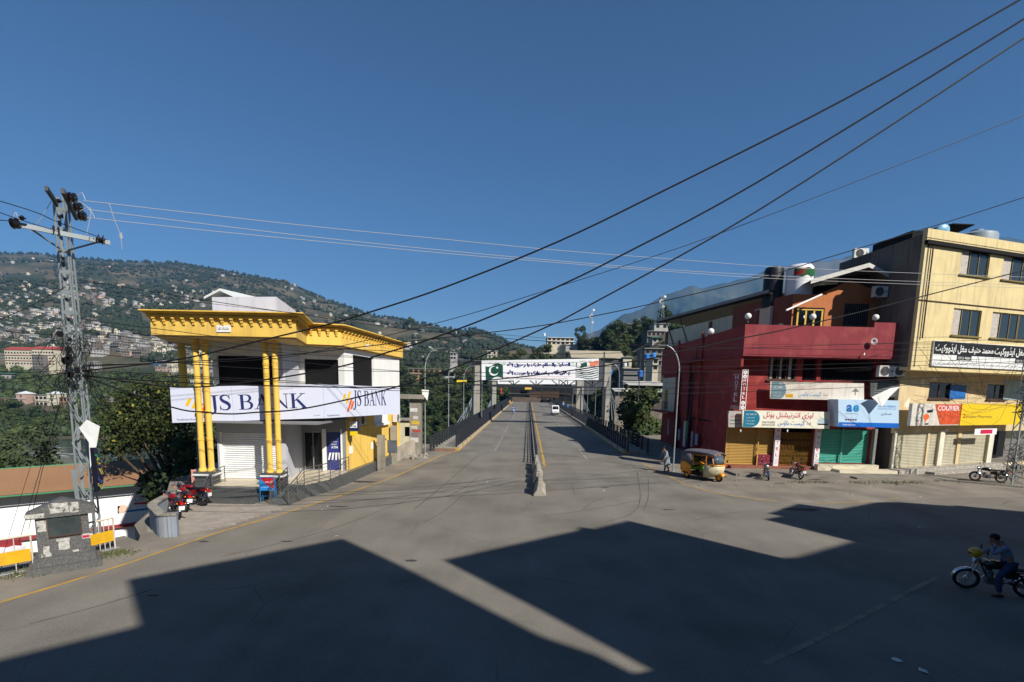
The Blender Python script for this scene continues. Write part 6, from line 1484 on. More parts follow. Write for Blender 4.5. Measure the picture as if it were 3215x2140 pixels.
pq = G(2040,1470); m = MB(); m.tube([(0,0,-1),(.4,0,9.0)],.07,8,r1=.05); o = obj('utility_pole', to_mesh(m,'utility_pole',MATS['dark_channel'])); o.location = (14.6,41,0); o['label'] = 'dark thin utility pole against the hotel side wall'; o['category'] = 'pole'
m = MB(); m.tube([(0,0,-14),(.2,0,10.6)],.09,8,r1=.06); o = obj('utility_pole', to_mesh(m,'utility_pole',MATS['dark_channel'])); o.location = (D(1995,1350,66).x,66,0); o['label'] = 'dark slender pole standing among the trees right of the bridge stays'; o['category'] = 'pole'
# small white banner on first left lamp
q = [D(1324,1222,38.3),D(1347,1224,38.3),D(1342,1258,38.3),D(1333,1245,38.3),D(1328,1256,38.3)]
m = MB(); m.add(q,[(0,4,3),(0,3,1),(1,3,2)]); o = solo('torn_banner', m, mat_white, 'small torn white banner on the first left street lamp', 'banner', q[0]); o.modifiers.new('s','SOLIDIFY').thickness=.01
# ------------------------------------------------------------------ banner gantry over the bridge
gyy = 71
ga_ = D(1509,1208,gyy); gb_ = D(1893,1207,gyy)
t = thing('banner_gantry', 'dark steel gantry beams spanning the bridge between the two towers', 'gantry', (ga_.x,gyy,ga_.z))
for dz,nm in ((0,'beam'),(.55,'beam')):
    m = MB(); m.box(ga_.x-1.0,gyy-.09,ga_.z-.1+dz*.0-(.0 if dz == 0 else -.5),gb_.x+.4,gyy+.09,ga_.z+.1+(.0 if dz == 0 else .5)) if False else m.box(ga_.x-1.3,gyy-.08+dz,ga_.z-.1,gb_.x+.5,gyy+.08+dz,ga_.z+.1); part(nm, m, mat_rail, t)
for x_ in (1612,1683,1755,1782,1860):
    c = D(x_,1205,gyy+.25)
    for dxx in (-1.4,0,1.4):
        m = MB(); m.tube([(c.x,gyy+.25,ga_.z+.1),(c.x+dxx,gyy+.25,ga_.z+1.15)],.07,5); part('strut', m, mat_rail, t)
m = MB(); m.box(ga_.x-1.0,gyy-.2,ga_.z,ga_.x-.85,gyy-.05,ga_.z+5.2); m.box(gb_.x-.1,gyy-.2,ga_.z,gb_.x+.05,gyy-.05,ga_.z+5.0); part('upright', m, mat_rail, t)
m = MB(); m.box(ga_.x-1.25,gyy-.12,-1,ga_.x-1.0,gyy+.12,ga_.z); m.box(gb_.x+.2,gyy-.12,-1,gb_.x+.45,gyy+.12,ga_.z); part('leg', m, mat_rail, t)
bc = [D(1512,1131.5,gyy-.3),D(1512,1195,gyy-.3),D(1879,1192,gyy-.3),D(1880,1125,gyy-.3)]
t = thing('banner', 'wide white banner with two flags and two lines of blue Arabic script over the bridge', 'banner', bc[1])
pm, _ = quad_panel(bc,.04); p_ = part('cloth', pm, M('banner_white',(226,226,228),rough=.7,var=.03,bump=.05), t); mt, w_, h_ = quad_mat(bc,.01)
u_ = w_/368
def wavy(m, x0,y0,x1,y1, amp, z, ph=0, k=12):
    top = []; bot = []
    for i in range(k+1):
        f = i/k; x = x0+(x1-x0)*f; dy = amp*math.sin(f*6+ph); top.append((x,y1+dy)); bot.append((x,y0+dy))
    m.add([mt @ Vector((p[0],p[1],z)) for p in top+bot],[(i,k+1+i,k+2+i,i+1) for i in range(k)])
mat_fgreen = M('flag_green',(14,70,58),rough=.7,var=.2,scale=.5,bump=0)
m = MB(); wavy(m, 13*u_, h_*.12, 68*u_, h_*.78, -.25, 0, .6); stick(p_,'flag_field',m,mat_fgreen)
m = MB(); cx0,cy0 = 40*u_,h_*.5; R_ = h_*.24
pts = []; 
for i in range(25):
    a = math.radians(35+ i*(290)/24+ -10); pts.append((cx0+R_*math.cos(a), cy0+R_*math.sin(a)))
k = 24; inner = []
for i in range(25):
    a = math.radians(10+ (24-i)*(330)/24+ -0); inner.append((cx0+R_*.22+R_*.8*math.cos(a), cy0+R_*.12+R_*.8*math.sin(a)))
ribbon(m, mt, [(cx0+R_*.9*math.cos(math.radians(a)), cy0+R_*.9*math.sin(math.radians(a)), R_*(.06+.34*max(0,math.sin(math.radians((a-80)*180/260))))) for a in range(80,341,10)], .006)
sx_,sy_ = cx0+R_*.65, cy0+R_*.6
poly(m, mt, [(sx_+R_*(.34 if i%2 == 0 else .14)*math.cos(i*math.pi/5+.3), sy_+R_*(.34 if i%2 == 0 else .14)*math.sin(i*math.pi/5+.3)) for i in range(10)], .006); stick(p_,'crescent_and_star',m,mat_white)
m = MB(); write(m, mt, 'الصلوة والسلام علیک یا رسول الله', 200*u_, h_*.3, rtl=True, x=80*u_, y=h_*.6, bold=.09); write(m, mt, 'و علی آلک و اصحابک یا حبیب الله', 200*u_, h_*.3, rtl=True, x=80*u_, y=h_*.22, bold=.09); stick(p_,'lettering',m,M('script_blue',(24,34,112),bump=0))
m = MB(); write(m, mt, 'مرکزی سیرت کمیٹی مظفرآباد آزاد کشمیر جشن عید میلاد النبی', 185*u_, h_*.07, rtl=True, x=88*u_, y=h_*.04); write(m, mt, 'صدائے اسلام', 36*u_, h_*.06, rtl=True, x=22*u_, y=h_*.84); write(m, mt, 'اصحاب محمد', 38*u_, h_*.06, rtl=True, x=308*u_, y=h_*.88); stick(p_,'lettering',m,mat_blk)
m = MB(); rect(m, mt, 78*u_, h_*.16, 284*u_, h_*.172, 0); stick(p_,'red_line',m,M('line_pink',(220,120,130),bump=0))
m = MB(); wavy(m, 297*u_, h_*.6, 333*u_, h_*.82, .08, 0, 2.4); stick(p_,'flag_field',m,mat_fgreen)
m = MB(); ribbon(m, mt, [(319*u_+.8*math.cos(math.radians(a)), h_*.71+.8*math.sin(math.radians(a)), .1+.25*max(0,math.sin(math.radians((a+120)*180/240)))) for a in range(-120,121,20)], .004); disc(m, mt, 306*u_, h_*.71, .35,.35,.004,5); stick(p_,'crescent_and_star',m,mat_white)
m = MB(); wavy(m, 333*u_, h_*.66, 368*u_, h_*.9, .08, 0, 2.6); stick(p_,'flag_orange',m,M('flag_orange',(214,128,96),bump=0))
for i in range(5):
    m = MB(); wavy(m, 296*u_, h_*(.06+.1*i), 367*u_, h_*(.06+.1*i)+h_*.045, .14, 0.001*i, i*.3+1, 20); stick(p_,'flag_stripe',m,mat_fgreen)
m = MB(); disc(m, mt, 72*u_, h_*.83, 5*u_, h_*.08, .0, 16); disc(m, mt, 288*u_, h_*.8, 6*u_, h_*.09, .0, 16); stick(p_,'emblem',m,M('pale_green_seal',(190,214,196),bump=0))
bc = [D(1563,1190,104),D(1563,1205,104),D(1806,1206,104),D(1806,1188,104)]
t = thing('banner', 'farther white banner with a green flag patch hanging behind the big banner', 'banner', bc[1]); bc[0].z += 3.2; bc[3].z += 3.2; pm,_ = quad_panel(bc,.04); p_ = part('cloth', pm, MATS['banner_white'], t); mt, w_, h_ = quad_mat(bc,.01)
m = MB(); rect(m, mt, w_*.02, h_*.12, w_*.2, h_*.9); stick(p_,'flag_field',m,mat_fgreen); m = MB(); write(m, mt, 'مرکزی سیرت کمیٹی مظفرآباد', w_*.5, h_*.14, rtl=True, x=w_*.3, y=h_*.3); stick(p_,'lettering',m,mat_blk)
m = MB(); m.box(bc[1].x-1.4,104.1,bc[1].z-.6,bc[2].x+1.4,104.3,bc[1].z-.35); m.box(bc[1].x-1.4,104,0,bc[1].x-1.2,104.3,bc[1].z-.35); m.box(bc[2].x+1.2,104,0,bc[2].x+1.4,104.3,bc[1].z-.35); solo('banner_gantry', m, mat_rail, 'farther dark gantry frame under the second banner', 'gantry', bc[1])
# ------------------------------------------------------------------ motorcycles
mat_tyre_r = M('tyre_rubber', (24,24,25), rough=.85, var=.1, bump=.1); mat_chrome = M('chrome', (200,200,205), rough=.15, metal=1, var=.02, bump=0)
mat_engine = M('engine_alloy', (110,110,112), rough=.4, metal=.7, var=.2, scale=12, bump=.2); mat_seat = M('black_seat_vinyl', (22,22,26), rough=.5, var=.05, bump=.1, spec=.5)
mat_redpaint = M('red_motorcycle_paint', (120,12,22), rough=.25, var=.03, bump=0, spec=.6); mat_blackpaint = M('black_motorcycle_paint', (18,18,20), rough=.25, var=.03, bump=0, spec=.6)
mat_amber = M('amber_lens', (220,110,20), rough=.2, bump=0); mat_redlens = M('red_lens', (190,16,16), rough=.2, bump=0); mat_lens = M('clear_lens', (190,200,210), rough=.08, bump=0, spec=.7)
def sweep_box(m, secs):     # sections: x, half width, z bottom, z top -> smooth body along x
    n = 10; vs = []
    for (x,w,z0,z1) in secs:
        for j in range(n):
            a = 2*math.pi*j/n; cxx = math.copysign(abs(math.cos(a))**.7, math.cos(a)); s_ = math.copysign(abs(math.sin(a))**.7, math.sin(a))
            vs.append((x, w*cxx, (z0+z1)/2+(z1-z0)/2*s_))
    k = len(secs); fs = [(i*n+j,i*n+(j+1)%n,(i+1)*n+(j+1)%n,(i+1)*n+j) for i in range(k-1) for j in range(n)]
    fs += [tuple(range(n-1,-1,-1)), tuple(range((k-1)*n,k*n))]; m.add(vs, fs); return m
def motorcycle(label, loc, rz, paint, group='parked motorcycles', helmet=None, steer=.3, crown=False):
    t = thing('motorcycle', label, 'motorcycle', loc, rz, group)
    P = lambda nm, m, mat, par=None, **k: obj(nm, to_mesh(m, nm, mat, None, True), par or t, **k)
    for xw in (-.62,.62):
        m = MB(); m.torus((xw,0,.3),.255,.042,32,10); wh_ = P('wheel', m, mat_tyre_r)
        m = MB(); m.torus((xw,0,.3),.215,.016,28,6); m.lathe([(.05,-.06),(.07,-.03),(.07,.03),(.05,.06)],(xw,0,.3),14,'y'); P('rim', m, mat_chrome, wh_)
        m = MB()
        for i in range(18):
            a = i*2*math.pi/18; sgn = 1 if i%2 else -1; m.tube([(xw+.05*math.cos(a),sgn*.04,.3+.05*math.sin(a)),(xw+.21*math.cos(a+.25*sgn),0,.3+.21*math.sin(a+.25*sgn))],.0035,4)
        P('spokes', m, mat_chrome, wh_)
    # fork group
    m = MB()
    for s_ in (-1,1): m.tube([(.62,s_*.085,.3),(.44,s_*.085,.82)],.022,8)
    m.tube([(.44,-.1,.82),(.44,.1,.82)],.02,6); P('fork', m, mat_chrome)
    m = MB()
    for i,a in enumerate(np.linspace(.15,2.5,9)): pass
    vs = []; fs = []; k = 10
    for i in range(k+1):
        a = .1+2.35*i/k; r_ = .325
        for yy,rr in ((-.06,-.03),(-.045,.0),(0,.012),(.045,.0),(.06,-.03)): vs.append((.62+(r_+rr)*math.cos(a),yy,.3+(r_+rr)*math.sin(a)))
    for i in range(k):
        for j in range(4): fs.append((i*5+j,i*5+j+1,i*5+6+j,i*5+5+j))
    m = MB(); m.add(vs,fs); P('front_mudguard', m, mat_chrome if paint is not mat_redpaint else paint)
    vs = []; fs = []
    for i in range(k+1):
        a = .5+2.4*i/k; r_ = .33
        for yy,rr in ((-.065,-.03),(-.05,.0),(0,.012),(.05,.0),(.065,-.03)): vs.append((-.62+(r_+rr)*math.cos(a),yy,.31+(r_+rr)*math.sin(a)))
    for i in range(k):
        for j in range(4): fs.append((i*5+j,i*5+j+1,i*5+6+j,i*5+5+j))
    m = MB(); m.add(vs,fs); P('rear_mudguard', m, mat_chrome)
    m = MB(); m.tube([(.4,0,.88),(.34,0,.72),(.2,0,.4),(-.05,0,.3),(-.3,0,.34),(-.34,0,.62),(.3,0,.76)],.02,8)
    for s_ in (-1,1): m.tube([(-.34,s_*.09,.62),(-.75,s_*.1,.66)],.014,6); m.tube([(-.25,s_*.07,.34),(-.62,s_*.09,.3)],.018,6); m.tube([(-.42,s_*.12,.62),(-.6,s_*.12,.32)],.028,8)
    P('frame', m, mat_blackpaint)
    m = MB(); sweep_box(m,[(.33,.05,.74,.84),(.26,.11,.70,.90),(.1,.135,.69,.93),(-.06,.12,.70,.90),(-.16,.06,.71,.84)]); P('fuel_tank', m, paint)
    m = MB(); sweep_box(m,[(-.1,.07,.73,.80),(-.2,.12,.72,.82),(-.45,.125,.72,.81),(-.68,.11,.74,.84),(-.78,.06,.76,.83)]); P('seat', m, mat_seat)
    m = MB(); 
    for s_ in (-1,1): m.hexa([(-.12,s_*.1,.5),(-.36,s_*.1,.5),(-.36,s_*.125,.5),(-.12,s_*.125,.5),(-.14,s_*.1,.68),(-.4,s_*.1,.7),(-.4,s_*.125,.7),(-.14,s_*.125,.68)])
    sweep_box(m,[(-.55,.08,.66,.73),(-.7,.1,.66,.76),(-.86,.07,.7,.79),(-.9,.03,.72,.77)]); P('side_cover', m, paint)
    m = MB(); m.cbox((.05,0,.36),(.17,.1,.1)); m.lathe([(.075,0),(.085,.03),(.075,.06),(.085,.09),(.075,.12),(.085,.15),(.06,.18)],(.15,0,.42),12); m.lathe([(.09,-.14),(.1,-.1),(.1,.1),(.09,.14)],(-.02,0,.36),14,'y'); P('engine', m, mat_engine)
    m = MB(); m.tube([(.2,-.06,.5),(.28,-.1,.36),(.15,-.13,.26),(-.2,-.15,.27),(-.4,-.16,.29)],.02,8); m.tube([(-.35,-.16,.285),(-.5,-.165,.31),(-.95,-.17,.38)],.038,10); P('exhaust', m, mat_chrome)
    m = MB(); m.tube([(.28,.33,.98),(.36,.2,1.0),(.42,.05,.93),(.42,-.05,.93),(.36,-.2,1.0),(.28,-.33,.98)],.012,6); P('handlebar', m, mat_chrome)
    m = MB(); 
    for s_ in (-1,1): m.tube([(.3,s_*.24,.99),(.25,s_*.36,.97)],.018,8); m.tube([(.33,s_*.2,1.0),(.33,s_*.27,1.16)],.006,5); m.lathe([(.02,-.01),(.065,0),(.065,.015)],(.33,s_*.28,1.18),12,'x')
    P('mirror', m, mat_blackpaint)
    m = MB(); m.lathe([(.05,-.12),(.085,-.06),(.095,0),(.09,.01)],(.52,0,.86),16,'x'); P('headlight', m, mat_chrome)
    m = MB(); m.lathe([(.085,.0),(.06,.02),(.01,.025)],(.53,0,.86),16,'x'); P('headlight_lens', m, mat_lens)
    m = MB(); m.cbox((-.93,0,.68),(.03,.06,.035)); P('tail_light', m, mat_redlens)
    m = MB()
    for s_ in (-1,1):
        m.ball((-.88,s_*.14,.67),.03,8,6); m.ball((.47,s_*.17,.84),.03,8,6)
    P('indicator', m, mat_amber)
    m = MB(); m.cbox((-.965,0,.52),(.006,.1,.075)); P('number_plate', m, M('number_plate_white',(210,210,205),rough=.5))
    m = MB(); m.tube([(0,.12,.22),(-.05,.26,.02)],.012,6); m.tube([(.05,-.2,.24),(.05,.2,.24)],.012,6); P('stand', m, mat_chrome)
    m = MB(); m.tube([(-.55,-.1,.78),(-.85,-.11,.82),(-.9,0,.82),(-.85,.11,.82),(-.55,.1,.78)],.01,6); P('grab_rail', m, mat_chrome)
    if helmet: pass
    return t
def wheelbase_place(label, front, rear, paint, tilt=.0, **k):
    f = G(*front); r = G(*rear); c = (f+r)/2; rz = math.atan2(f.y-r.y, f.x-r.x); t = motorcycle(label, c, rz, paint, **k)
    t.rotation_euler = (tilt, 0, rz); return t
def at_rot(label, px, deg, paint, tilt=.1, z=0, back=True, **k):
    q = G(*px); a = math.radians(deg); c = q+Vector((math.cos(a),math.sin(a),0))*.62 if back else q-Vector((math.cos(a),math.sin(a),0))*.62
    t = motorcycle(label, (c.x,c.y,z), a, paint, **k); t.rotation_euler = (tilt,0,a); return t
# three red ones by the bank: rear wheel positions
at_rot('red motorcycle nearest the blue grey parapet wall, its tail towards the street', (557,1632), 142, mat_redpaint, .12)
at_rot('red motorcycle in the middle of the three, its bright number plate facing the street', (584,1607), 138, mat_redpaint, .12)
at_rot('red motorcycle seen side on, closest to the bank steps', (636,1588), 172, mat_redpaint, .08)
t = at_rot('dark motorcycle with its front wheel towards the street before the maroon mural panel', (2413,1508), -112, mat_blackpaint, .14, back=False)
at_rot('dark red motorcycle with a bright mirror parked before the folding gate', (2512,1505), 84, M('dark_red_paint',(92,12,22),rough=.25,bump=0,spec=.6), .12)
at_rot('black motorcycle leaning beside the right lattice pylon, its front mudguard shining', (3060,1509), 152, mat_blackpaint, .2, back=False)
# ------------------------------------------------------------------ people
mat_skin = M('skin_brown', (142,98,74), rough=.6, var=.04, bump=.02); mat_hair = M('black_hair', (18,16,16), rough=.6, var=.1)
def skin_mesh(nodes, edges, name, mat, sub=2, root=0):
    """grow one continuous surface round a skeleton: nodes (x,y,z,r[,r2])"""
    me = bpy.data.meshes.new(name); me.from_pydata([n[:3] for n in nodes], edges, [])
    o = bpy.data.objects.new(name, me); COL.objects.link(o)
    sk = o.modifiers.new('skin','SKIN'); sk.use_smooth_shade = True
    ss = o.modifiers.new('sub','SUBSURF'); ss.levels = sub; ss.render_levels = sub
    if not me.skin_vertices: 
        bpy.context.view_layer.objects.active = o
    lay = me.skin_vertices[0].data if me.skin_vertices else None
    if lay is None:
        o.modifiers.remove(sk); sk = o.modifiers.new('skin','SKIN'); lay = me.skin_vertices[0].data
    for i,n in enumerate(nodes):
        lay[i].radius = (n[3], n[4] if len(n) > 4 else n[3]); lay[i].use_root = (i == root)
    dg = bpy.context.evaluated_depsgraph_get(); me2 = bpy.data.meshes.new_from_object(o.evaluated_get(dg)); bpy.data.objects.remove(o)
    me2.name = name; me2.materials.clear(); me2.materials.append(mat)
    me2.polygons.foreach_set('use_smooth',[True]*len(me2.polygons)); return me2
def person(label, loc, rz, J, top, trouser, shoe=None, hair=True, hscale=1, group=None, long_top=True, fingers=True, sub=2, beard=False, cap=None):
    """J: joints in metres in the person's own frame (x forward, y left): pelvis chest neck head shL elL haL shR elR haR hipL knL anL hipR knR anR"""
    t = thing('person', label, 'person', loc, rz, group)
    V = {k: Vector(v) for k,v in J.items()}
    nodes = []; edges = []; idx = {}
    def N(k, p, r, r2=None): idx[k] = len(nodes); nodes.append((p[0],p[1],p[2],r,r2 or r)); return idx[k]
    def E(a,b): edges.append((idx[a],idx[b]))
    up = (V['neck']-V['pelvis']).normalized()
    N('pelvis',V['pelvis'],.13,.11); N('waist',V['pelvis'].lerp(V['chest'],.5),.115,.1); N('chest',V['chest'],.15,.11); N('neck',V['neck'],.05); 
    hd = V['head']-V['neck']; hn = hd.normalized()
    N('jaw',V['neck']+hd*.55,.068,.075); N('skull',V['head'],.088,.1); N('crown',V['head']+hn*.07,.06,.07)
    for a,b in (('pelvis','waist'),('waist','chest'),('chest','neck'),('neck','jaw'),('jaw','skull'),('skull','crown')): E(a,b)
    for s_ in 'LR':
        N('sh'+s_,V['sh'+s_],.062); N('el'+s_,V['el'+s_],.042); N('wr'+s_,V['el'+s_].lerp(V['ha'+s_],.86),.028)
        d = (V['ha'+s_]-V['el'+s_]).normalized(); side = d.cross(Vector((0,0,1)))
        side = side.normalized() if side.length > .1 else Vector((0,1,0)); N('pm'+s_,V['ha'+s_]+d*.02,.035,.02)
        E('chest','sh'+s_); E('sh'+s_,'el'+s_); E('el'+s_,'wr'+s_); E('wr'+s_,'pm'+s_)
        N('hip'+s_,V['hip'+s_],.09); N('kn'+s_,V['kn'+s_],.058); N('an'+s_,V['an'+s_],.038)
        E('pelvis','hip'+s_); E('hip'+s_,'kn'+s_); E('kn'+s_,'an'+s_)
    body = obj('body', skin_mesh(nodes, edges, 'body', mat_skin, sub), t)
    if fingers:
        for s_ in 'LR':
            d = (V['ha'+s_]-V['el'+s_]).normalized(); side = d.cross(Vector((0,0,1))); side = side.normalized() if side.length > .1 else Vector((0,1,0)); nrm = side.cross(d).normalized()
            fn = []; fe = []; h0 = V['ha'+s_]+d*.03; fn.append((*h0,.022)); 
            for j in range(4):
                o_ = side*(j-1.5)*.02; L_ = (.07,.078,.074,.058)[j]; b0 = h0+d*.03+o_; b1 = b0+d*L_*.5-nrm*.012; b2 = b1+d*L_*.4-nrm*.025
                k = len(fn); fn += [(*b0,.009),(*b1,.0085),(*b2,.0075)]; fe += [(0,k),(k,k+1),(k+1,k+2)]
            b0 = h0+side*.036*(1 if s_ == 'R' else -1); b1 = b0+d*.03+side*.015*(1 if s_ == 'R' else -1)-nrm*.01; k = len(fn); fn += [(*b0,.011),(*b1,.009)]; fe += [(0,k),(k,k+1)]
            obj('hand', skin_mesh(fn, fe, 'hand', mat_skin, 1), t)
    # face
    fwd = Vector((1,0,0)); fwd = (fwd-hn*fwd.dot(hn)).normalized(); lat = hn.cross(fwd)
    if 'look' in J: fwd = Vector(J['look']); fwd = (fwd-hn*fwd.dot(hn)).normalized(); lat = hn.cross(fwd)
    m = MB(); c = V['head']; n0 = c+fwd*.098; m.add([n0+hn*.02,n0-hn*.03+fwd*.03,n0-hn*.04+lat*.018,n0-hn*.04-lat*.018],[(0,1,2),(0,3,1),(1,3,2)]); 
    for s_ in (-1,1): m.ball(c+lat*s_*.088-hn*.015,.024,8,6,(1,.4,1.3))
    obj('nose_and_ears', to_mesh(m,'nose_and_ears',mat_skin,None,'all'), t)
    m = MB()
    for s_ in (-1,1): m.ball(c+fwd*.088+lat*s_*.032+hn*.012,.011,8,6)
    obj('eyes', to_mesh(m,'eyes',M('eye_dark',(24,18,16),rough=.2,bump=0)), t)
    m = MB(); m.ball(c+fwd*.086-hn*.058,.012,8,6,(1,2.2,.6)); obj('mouth', to_mesh(m,'mouth',M('lips',(112,62,56),rough=.5)), t)
    if hair or cap:
        m = MB(); m.M = Matrix.Translation(c+hn*.03-fwd*.012) @ hn.to_track_quat('Z','Y').to_matrix().to_4x4(); m.ball((0,0,0),.112,16,10,(1.0,1.0,.95)); m.M = None
        me = to_mesh(m,'hair',cap or mat_hair,None,'all'); o = obj('cap' if cap else 'hair', me, t)
        if not cap:
            for v in me.vertices:
                r_ = v.co-c
                if r_.dot(fwd) > .03 and r_.dot(hn) < .045: v.co = v.co-fwd*.045
                v.co += Vector((noise.noise(v.co*60),noise.noise(v.co*60+Vector((5,0,0))),0))*.006
    if beard:
        m = MB(); m.ball(c+fwd*.06-hn*.075,.05,12,8,(1,1.3,.9)); obj('beard', to_mesh(m,'beard',mat_hair,None,'all'), t)
    # clothing: thicker skins over torso/arms and legs
    cn = []; ce = []; ci = {}
    def CN(k,p,r,r2=None): ci[k] = len(cn); cn.append((p[0],p[1],p[2],r,r2 or r))
    CN('pelvis',V['pelvis'],.155,.135); CN('waist',V['pelvis'].lerp(V['chest'],.5),.14,.125); CN('chest',V['chest'],.172,.13); CN('neck',V['chest'].lerp(V['neck'],.75),.075)
    ce += [(0,1),(1,2),(2,3)]
    for s_ in 'LR':
        CN('sh'+s_,V['sh'+s_],.078); CN('el'+s_,V['el'+s_],.058); CN('wr'+s_,V['el'+s_].lerp(V['ha'+s_],.78),.046)
        ce += [(ci['chest'],ci['sh'+s_]),(ci['sh'+s_],ci['el'+s_]),(ci['el'+s_],ci['wr'+s_])]
    obj('shirt', skin_mesh(cn, ce, 'shirt', top, sub), t)
    if long_top:      # skirt of the long shirt
        p = V['pelvis']; kz = (V['knL'].z+V['knR'].z)/2; m = MB(); vs = []; k = 18
        for i in range(k):
            a = 2*math.pi*i/k
            for f,rx,ry in ((.06,.13,.15),(-.2,.17,.19),(-.44,.2,.23)):
                vs.append(p+Vector((rx*math.cos(a)*(1+.06*math.sin(3*a)),ry*math.sin(a),f)))
        m.add(vs,[(3*i+j,3*((i+1)%k)+j,3*((i+1)%k)+j+1,3*i+j+1) for i in range(k) for j in (0,1)]); o = obj('shirt_skirt', to_mesh(m,'shirt_skirt',top,None,'all'), t); o.modifiers.new('s','SOLIDIFY').thickness=.006
    tn = [(*V['pelvis'],.14,.125)]; te = []
    for s_ in 'LR':
        k = len(tn); tn += [(*V['hip'+s_],.108),(*V['kn'+s_],.082),(*V['kn'+s_].lerp(V['an'+s_],.9),.062)]; te += [(0,k),(k,k+1),(k+1,k+2)]
    obj('trousers', skin_mesh(tn, te, 'trousers', trouser, sub), t)
    m = MB()
    for s_ in 'LR':
        a = V['an'+s_]; sweep = [(a.x-.08,.035,a.z-.075,a.z+.0),(a.x-.02,.042,a.z-.078,a.z+.02),(a.x+.08,.045,a.z-.078,a.z-.02),(a.x+.16,.035,a.z-.078,a.z-.045)]
        m.M = Matrix.Translation((0,a.y,0)); sweep_box(m, sweep); m.M = None
    obj('shoes', to_mesh(m,'shoes',shoe or mat_seat,None,True), t)
    return t
def standing(h=1.72, stride=.0, lean=0.0, armL=(.05,0), armR=(.05,0)):
    s = h/1.72
    J = dict(pelvis=(0,0,.93),chest=(lean*.35,0,1.26),neck=(lean*.5,0,1.47),head=(lean*.6+.02,0,1.62),
             shL=(lean*.42,.19,1.39),elL=(lean*.4-.02+armL[0],.26,1.12),haL=(lean*.4+armL[1]+.08,.25,.88),
             shR=(lean*.42,-.19,1.39),elR=(lean*.4-.02+armR[0],-.26,1.12),haR=(lean*.4+armR[1]+.08,-.25,.88),
             hipL=(0,.09,.9),knL=(stride*.35,.1,.5),anL=(stride*.5-.02,.1,.085),hipR=(0,-.09,.9),knR=(-stride*.2,-.1,.5),anR=(-stride*.5,-.1,.1))
    return {k:(v[0]*s,v[1]*s,v[2]*s) for k,v in J.items()}
mat_kgrey = M('grey_blue_cloth', (120,130,136), rough=.9, var=.1, scale=6, bump=.3); mat_jeans = M('blue_denim', (40,56,84), rough=.9, var=.12, scale=8, bump=.3)
mat_shirtw = M('darkened_shirt_cloth', (112,122,142), rough=.9, var=.1, scale=8, bump=.3); mat_vest = M('dark_blue_jacket', (30,36,58), rough=.9, var=.15, scale=6, bump=.3)  # shirt darkened in its colour to stand in for lens vignetting
q = G(2092,1481)
person('man in loose grey clothes stooping as he walks by the hotel side wall', (q.x,q.y,0), math.radians(200), standing(1.72,.5,.5,(.1,.18),(.05,.1)), mat_kgrey, mat_kgrey)
q = G(1604,1275); person('person in a yellow shirt and white cap walking on the left footpath of the bridge', (q.x-.3,q.y,0), math.radians(-90), standing(1.75,.4,.05), M('yellow_shirt',(214,170,20),rough=.9), M('tan_trousers',(170,110,80),rough=.9), cap=mat_white, sub=1, fingers=False, long_top=False)
q = G(1757,1287); person('person in pale blue with a white cap at the right kerb behind the van', (q.x+1.2,q.y+3,0.27), math.radians(-90), standing(1.72,.3), M('pale_blue_cloth',(120,156,206),rough=.9), M('pale_blue_cloth'), cap=mat_white, sub=1, fingers=False)
q = G(1782,1293); person('person in blue walking on the right footpath beyond the railing', (q.x,q.y,0.27), math.radians(-90), standing(1.7,.4), M('mid_blue_cloth',(60,110,180),rough=.9), M('mid_blue_cloth'), sub=1, fingers=False)
# far motorcyclist on the bridge
q = G(1611,1299); mt_ = motorcycle('small motorcycle ridden by a man in pale blue on the left carriageway of the bridge', (q.x,q.y,0), math.radians(-88), mat_blackpaint, group='ridden motorcycles')
def riding():
    return dict(pelvis=(-.25,0,.9),chest=(-.12,0,1.22),neck=(-.06,0,1.42),head=(0,0,1.58),shL=(-.1,.19,1.36),elL=(.08,.3,1.16),haL=(.28,.3,1.02),shR=(-.1,-.19,1.36),elR=(.08,-.3,1.16),haR=(.28,-.3,1.02),
                hipL=(-.2,.11,.87),knL=(.14,.2,.66),anL=(.02,.2,.32),hipR=(-.2,-.11,.87),knR=(.14,-.2,.66),anR=(.02,-.2,.32))
person('man in pale blue clothes riding the far motorcycle towards the camera', (q.x,q.y,0), math.radians(-88), riding(), MATS['pale_blue_cloth'], MATS['pale_blue_cloth'], sub=1, fingers=False)
# foreground rider waiting in the shade: bike points left
f = G(3028,1846); rz = math.radians(150); c = f-Vector((math.cos(rz),math.sin(rz),0))*.62
mt_ = motorcycle('dark motorcycle with chrome front mudguard standing in the shade at the right edge', (c.x,c.y,0), rz, mat_blackpaint, group='ridden motorcycles'); mt_.rotation_euler = (-.05,0,rz)
J = dict(pelvis=(-.22,0,.9),chest=(-.06,0,1.2),neck=(.06,0,1.38),head=(.15,0,1.52),shL=(-.04,.19,1.34),elL=(.2,.24,1.13),haL=(.23,.1,1.38),shR=(-.04,-.19,1.34),elR=(.14,-.3,1.12),haR=(.28,-.3,1.0),
         hipL=(-.2,.12,.86),knL=(.08,.34,.52),anL=(.0,.36,.09),hipR=(-.2,-.11,.86),knR=(.16,-.2,.62),anR=(.04,-.2,.3),look=(1,0,-.2))
person('dark haired man in a pale shirt sitting on the shaded motorcycle', (c.x,c.y,0), rz, J, mat_shirtw, mat_jeans, long_top=False, beard=False)
hq = Vector((c.x,c.y,0))+Vector((math.cos(rz)*.5,math.sin(rz)*.5,1.06)); t = thing('helmet','yellow motorcycle helmet with a dark visor hanging on the handlebar of the shaded motorcycle','helmet',hq,rz)
m = MB(); m.ball((0,0,0),.14,20,12,(1.1,1,.95)); part('shell', m, M('yellow_helmet',(196,150,24),rough=.25,bump=0,var=.04,spec=.6), t, world=False, smooth='all')
